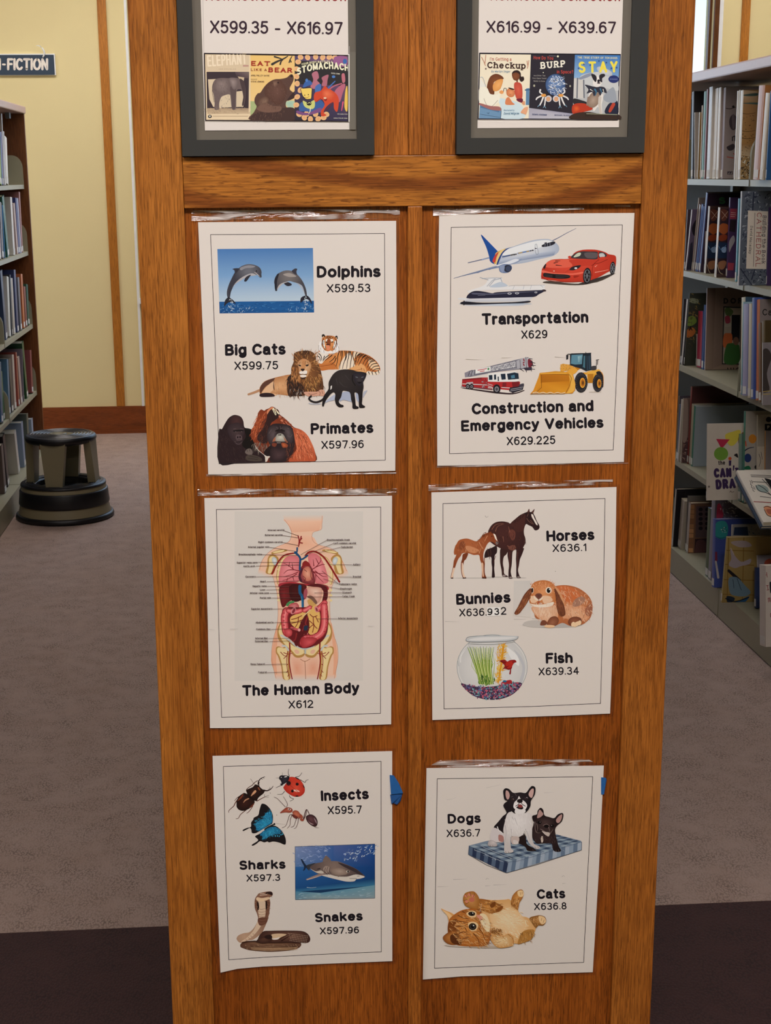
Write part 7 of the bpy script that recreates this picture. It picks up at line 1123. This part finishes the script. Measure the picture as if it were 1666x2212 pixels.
# (far u, near u, top u, top v, spine colour, cover colour, label, cover art, forced spine plane)
shelf_top = [
 (232, 250, 262, 880, '#3c3638', '#2a2628', 'thin dark book farthest along the top shelf, half behind the oak panel'),
 (252, 262, 262, 1080, '#a8a4a0', '#a9a29a', 'pale grey book beside the oak panel on the top shelf', None, 1.40),
 (288, 300, 322, 1075, '#b0a898', '#8c6a30', 'slim cream book with a yellow patch, top shelf beside a tall green one'),
 (312, 326, 345, 1010, '#c8c0b0', '#5a4030', 'thin cream-spined book on the top shelf, left of the tall green one'),
 (328, 350, 380, 875, '#2c6a4c', '#28564c', 'tall slim green book on the top shelf'),
 (352, 366, 398, 855, '#7a4a4c', '#5c3438', 'thin maroon book on the top shelf right of the tall green one'),
 (375, 408, 440, 832, '#c8ccd0', '#c4c0ba', 'tall white-spined book dotted with blue on the top shelf'),
 (430, 462, 495, 845, '#cfc8bc', '#c8c0b4', 'white book with black and red spine lettering on the top shelf', None),
 (466, 492, 522, 838, '#d8d2c6', '#b0a49c', 'white book with black vertical spine lettering on the top shelf', None),
 (512, 535, 566, 840, '#8a7c80', '#958a88', 'mauve-grey book with dark spine lettering on the top shelf', (C1, c_grey)),
 (640, 655, 690, 870, '#c8c2b4', '#c0b8a8', 'first of three thin white books left of the birch bark cover'),
 (658, 672, 705, 862, '#bab6aa', '#c8c0b0', 'second of three thin white books left of the birch bark cover'),
 (675, 702, 735, 865, '#d0ccc0', '#a88a5c', 'book with a tan birch bark cover on the top shelf', (C1, c_birch)),
 (818, 880, 940, 815, '#a0622c', '#b47a44', 'thick orange-brown book on the top shelf right of the birch bark cover', None, 1.372),
 (884, 922, 985, 890, '#b4a890', '#b0a490', 'cream book leaning on the top shelf beside a blue one'),
 (930, 952, 1000, 870, '#2c5c94', '#2a5a90', 'bright blue book at the right edge of the photo, top shelf'),
]
second = [
 (165, 172, 205, 235, '#5a4440', '#40343c', 'dark brown book farthest along the second shelf, by the oak panel'),
 (176, 186, 248, 238, '#c8c4c4', '#5c5068', 'purple and black covered book near the oak panel on the second shelf', (C2, c_pur2)),
 (232, 242, 318, 125, '#a89c90', '#8c8480', 'tall grey book leaning on the second shelf beside the purple cover'),
 (248, 262, 330, 190, '#a8a4a4', '#5c3034', 'book with a pale spine and maroon cover on the second shelf'),
 (268, 286, 350, 190, '#34508c', '#2c3c70', 'royal blue spine leaning on the second shelf beside a dark red one'),
 (290, 300, 362, 205, '#3c5a94', '#6a2430', 'thin blue book with dark red cover on the second shelf'),
 (302, 322, 408, 78, '#44548c', '#37283c', 'tall dark purple book with a green S, second shelf', (C2, c_s)),
 (335, 350, 362, 440, '#c4bcb4', '#a89c90', 'short cream book low in front of the tall purple one, second shelf'),
 (355, 372, 415, 205, '#d0ccc4', '#4a3430', 'left one of two identical brown books with a figure in blue shorts', (C2, c_hand)),
 (455, 474, 512, 215, '#d4d0c8', '#4a3430', 'right one of two identical brown books with a figure in blue shorts', (C2, lambda A: c_hand(A, 98))),
 (556, 578, 612, 120, '#4c3860', '#4a3058', 'purple book with two red blocks on the second shelf', (C2, c_purp)),
 (652, 668, 700, 130, '#4a8a9c', '#54808c', 'teal striped book left of the cathedral book'),
 (676, 690, 722, 62, '#b0b4b8', '#5b6472', 'large blue-grey book titled Building the Book Cathedral', (C2, c_cath), 1.352),
 (946, 956, 980, 215, '#3c2c54', '#402e58', 'deep purple book at the right edge, second shelf'),
]
third = [
 (128, 134, 165, 1090, '#5a5658', '#38343a', 'grey and white book farthest along the third shelf'),
 (136, 150, 205, 1095, '#b4b0ac', '#34343a', 'white-spined black book by the oak panel on the third shelf'),
 (158, 166, 220, 1035, '#3c3c38', '#34382e', 'dark green picture-covered book on the third shelf', (C2, c_green)),
 (262, 274, 280, 1420, '#a8a09c', '#8c6c68', 'thin pale book left of the crimson one, third shelf'),
 (280, 328, 345, 1215, '#a02c48', '#3a5a90', 'crimson book standing on the third shelf', (C2, c_red)),
 (332, 350, 375, 1150, '#2c4c84', '#34548c', 'blue book between the crimson one and the brown cover, third shelf'),
 (354, 364, 386, 985, '#b8b0b8', '#7c685c', 'large brown book with a framed picture on the third shelf', (C2, c_dor)),
 (664, 700, 710, 1075, '#b8b49c', '#4c6c84', 'cream-spined book with pale blue cover right of the large brown one', None, 1.384),
 (706, 716, 740, 1120, '#7ca4b4', '#8cacb8', 'light blue book right of the large brown one'),
 (712, 764, 778, 1150, '#8c8cb0', '#7a7ca4', 'lilac and white book with a red foot on the third shelf'),
 (772, 798, 812, 1140, '#c4bca4', '#a8a088', 'cream book with red lettering on the third shelf'),
 (802, 828, 842, 1085, '#5468a0', '#4058a0', 'tall slim blue book left of the orange one, third shelf'),
 (846, 880, 886, 1104, '#b86a3c', '#857c7c', 'orange-spined book with a dull grey cover at the right edge of the third shelf', (C2, c_ca)),
 (868, 905, 870, 1320, '#6a4a2c', '#54401f', 'brown book leaning left at the right edge of the third shelf'),
 (908, 940, 905, 1300, '#5c4a24', '#493c20', 'olive brown book leaning left next to the other leaning brown one'),
 (838, 860, 862, 1490, '#a4a4a8', '#8a8488', 'short grey book with a dark picture at the front of the third shelf', (C2, c_kit), 1.365),
]
fourth = [
 (140, 150, 168, 250, '#6c5c4c', '#44404a', 'dark patterned book farthest along the fourth shelf', (C3, c_dk)),
 (136, 146, 176, 330, '#3c5474', '#34486a', 'navy book by the oak panel on the fourth shelf'),
 (142, 158, 200, 290, '#b4ac9c', '#a8a090', 'cream book leaning by the oak panel on the fourth shelf'),
 (160, 180, 206, 268, '#b0a898', '#6a5850', 'cream-edged book with a photo cover on the fourth shelf', (C3, c_photo)),
 (236, 250, 290, 160, '#7c3430', '#4c2828', 'dark red book standing tall on the fourth shelf'),
 (254, 274, 305, 330, '#a49c84', '#8c8874', 'cream book left of the green-spined one, fourth shelf'),
 (274, 290, 322, 345, '#1f6a54', '#8a969c', 'green-spined book with a plain blue-grey cover on the fourth shelf', (C3, lambda A: A.p('#8c979e', '322,345 475,345 445,1090 290,1040').rect('#a03c50', 322, 950, 340, 1010).l('#c8ccd0', 6, '322,343 475,343', smooth=False))),
 (418, 424, 432, 512, '#c8c0b4', '#c4bcb0', "white book sticking out of the fourth shelf with CAN'T DRAW in purple", (C3, c_cant), 1.292),
 (724, 752, 762, 622, '#6a8a84', '#54746c', "sage green book right of the white CAN'T DRAW cover"),
 (762, 780, 800, 400, '#2c7464', '#a8a49c', 'green-spined book with coloured shapes on the fourth shelf', (C3, c_shapes)),
 (884, 905, 915, 430, '#b0ac9c', '#a49e90', 'white book with a black dot at the right edge, fourth shelf', (C3, c_dot)),
 (870, 884, 888, 720, '#b8b0a0', '#c0b8a8', 'short white book with sketched figures on the fourth shelf', (C3, c_wh), 1.432),
 (955, 978, 985, 580, '#b8803c', '#8c8484', 'orange-spined grey book at the right edge of the fourth shelf', None, 1.455),
]
fifth = [
 (90, 102, 140, 1140, '#a8a49c', '#161418', 'tall black book with white edge at the far end of the bottom shelf', (C3, c_black)),
 (148, 178, 215, 1255, '#a8a094', '#a09888', 'white-spined book right of the tall black one on the bottom shelf'),
 (205, 222, 245, 1200, '#504c50', '#78746c', 'grey book behind the brown tiled cover, bottom shelf'),
 (226, 246, 275, 1275, '#a49c94', '#7a5a44', 'brown book with a patterned tile border on the bottom shelf', (C3, c_tile)),
 (412, 440, 468, 1330, '#4a5c3c', '#3c5a8c', 'blue book with green edge on the bottom shelf'),
 (438, 470, 510, 1240, '#7c7884', '#5a525c', 'black and white picture book with a red patch on the bottom shelf', (C3, c_bw)),
 (474, 500, 512, 1435, '#40549c', '#3a4c94', 'blue book with a teal emblem on the bottom shelf', (C3, c_teal), 1.352),
 (610, 622, 645, 1462, '#b0aca8', '#8c8c90', 'white-edged navy book behind the yellow plaid one, bottom shelf', (C3, c_frame)),
 (560, 572, 625, 1600, '#a89860', '#988250', 'yellow plaid book with a blue figure on the bottom shelf', (C3, c_cloth), 1.325),
 (862, 880, 868, 1742, '#b0aca8', '#8c868c', 'grey book with an orange patch at the right edge, bottom shelf', (C3, c_two)),
 (880, 900, 900, 1900, '#2c3c64', '#28365c', 'navy book low at the right edge of the bottom shelf'),
 (905, 990, 932, 1858, '#c4bcb4', '#c8c0b8', 'white book with red lettering sticking out of the bottom shelf', (C3, c_ulti), 1.30),
]
run(1, XRS+.006, XRS-.035, XRS+.05, SH[4], C1, shelf_top, DR, YR, 'books on the top shelf of the right bookcase')
run(1, XRS+.006, XRS-.035, XRS+.05, SH[3], C2, second, DR, YR, 'books on the second shelf of the right bookcase')
run(1, XRS+.006, XRS-.04, XRS+.05, SH[2], C2, third, DR, YR, 'books on the third shelf of the right bookcase')
run(1, XRS+.006, XRS-.04, XRS+.05, SH[1], C3, fourth, DR, YR, 'books on the fourth shelf of the right bookcase')
run(1, XRS-.02, XRS-.07, XRS+.05, SH[0], C3, fifth, DR, YR, 'books on the bottom shelf of the right bookcase')

# two picture books that have slid down and lean far back over the front of the fourth shelf
def c_look(A):
    A.l('#3a3838', 5, '850,1000 1000,1005 1060,1010|855,1015 1060,1022|870,1065 1000,1070 1060,1080|940,1205 1060,1220').b('#8c9c98', '900,1100 960,1095 1010,1120 1020,1160 960,1165 910,1140').l('#2c2c30', 6, '900,1100 930,1150 1000,1170 1060,1200|920,1095 980,1130 1040,1190|960,1040 1000,1080 1060,1150').b('#1d1c20', '985,1030 1060,1060 1060,1140 1000,1060').b('#c88a64', '975,1310 1020,1295 1080,1330 1080,1410 1010,1380').l('#2c2020', 6, '975,1310 1010,1300 1080,1330|980,1330 1010,1385 1060,1400').l('#8c2c30', 7, '880,1255 1060,1265', smooth=False).l('#4a4444', 5, '842,1055 852,1075 848,1090 862,1100 858,1118 874,1128 870,1145 886,1158|858,1050 868,1080|878,1110 892,1140').b('#a05a44', '1000,1330 1050,1330 1060,1370 1020,1370')
pw = onX(1649, 1128, 1.336); qw = onX(1591, 1016, 1.336); dl = Vector((0, qw.y-pw.y, qw.z-pw.z)).normalized(); nl = Vector((0, dl.z, -dl.y))
pw.z = max(pw.z, SH[1]+.0008-nl.z*.026)
book(1, 1.336, pw.y, qw.y, pw.z, qw.z, .0145, .22, '#d0ccc4', '#cfcabf', 'white picture book with ink drawings, slid down and leaning far back, right bookcase', lab=False, cover=(C3, c_look))
pb = pw+nl*.0152; qb = pb+dl*((qw-pw).length*.96)
book(1, 1.330, pb.y, qb.y, pb.z, qb.z, .0105, .22, '#243448', '#28384c', 'thin dark blue book lying directly under the slid-down white picture book', lab=False)

# left bookcase: (far u, near u, top u, top v, colour, name)
L6 = (0, 200, 4.423); L7 = (0, 600, 3.6875)
ORD = ['first', 'second', 'third', 'fourth', 'fifth', 'sixth', 'seventh', 'eighth', 'ninth', 'tenth', 'eleventh', 'twelfth']
left = [
 (ZL[4], L6, 'top shelf', [(98,66,50,437,'#cbc6bb','cream'), (62,54,44,380,'#b0aaa4','pale grey'), (52,46,24,208,'#98948e','tall grey'), (44,36,26,378,'#5c3450','plum'), (34,24,8,385,'#2c3a78','navy blue'), (22,2,-14,330,'#6f8f30','lime green'), (0,-14,-26,205,'#b0442c','tall red'), (-16,-30,-44,300,'#c8c0b0','off-white')]),
 (ZL[3], L6, 'second shelf', [(224,212,182,955,'#8c5c58','dusty rose'), (210,198,164,1010,'#9094a8','pale lilac'), (196,182,150,1008,'#2c3470','dark blue'), (180,166,130,1062,'#a89088','beige pink'), (164,132,100,1003,'#c4c0bc','white'), (130,76,22,998,'#1f5a4c','thick dark green'), (74,50,28,1078,'#2c78b0','bright blue'), (48,22,0,1060,'#3a2430','dark maroon'), (20,-4,-25,1040,'#c0b8b4','greyish white'), (-6,-28,-50,1000,'#7a2c30','crimson')]),
 (ZL[2], L7, 'third shelf', [(243,226,212,62,'#24503c','deep green'), (224,208,192,78,'#7c3c34','brick red'), (206,190,168,-22,'#b0602c','tall orange'), (188,166,142,2,'#5c5e68','slate grey'), (162,140,112,-58,'#2c3868','tall navy'), (138,112,88,10,'#b0a89c','putty'), (110,100,82,-20,'#3c3c40','charcoal'), (98,76,60,2,'#c0c0b8','white-spined'), (74,48,4,-52,'#28385c','large midnight blue'), (44,-4,-24,0,'#2c4a28','moss green')]),
 (ZL[1], L7, 'fourth shelf', [(276,256,240,586,'#7c3c40','rusty pink'), (252,216,162,536,'#1e4c2c','thick forest green'), (214,196,180,565,'#6c6470','mauve grey'), (192,170,142,640,'#a08c88','faded rose'), (166,150,126,600,'#8c3c30','red-brown'), (148,120,98,622,'#a89c94','stone coloured'), (118,96,70,650,'#2c2c34','black'), (94,76,56,660,'#4a7090','sky blue'), (72,45,20,742,'#2c6040','emerald'), (42,14,-4,682,'#34587c','steel blue'), (10,-14,-30,640,'#3c3c44','dark grey')]),
 (ZL[0], L7, 'bottom shelf', [(300,268,250,1130,'#8c9cb0','pale blue'), (262,232,212,1092,'#5c6458','olive grey'), (228,196,170,1160,'#7c8ca4','dull blue'), (190,150,110,1250,'#b8b4ac','whitish'), (146,84,4,1290,'#2c2428','thick black'), (80,40,10,1340,'#5a4c48','dark brown')]),
]
XB = XLS-.25
for z, crop, wh, rows in left:
    rr = [(a, b, c, d, h, h, '%s book, %s from the brown end panel, left bookcase %s' % (nm, ORD[i], wh)) for i, (a, b, c, d, h, nm) in enumerate(rows)]
    run(-1, XLS-.006, XLS+.035, XLS-.06, z, crop, rr, (.2, .185, .21, .195), YL, 'books on the %s of the left bookcase' % wh)
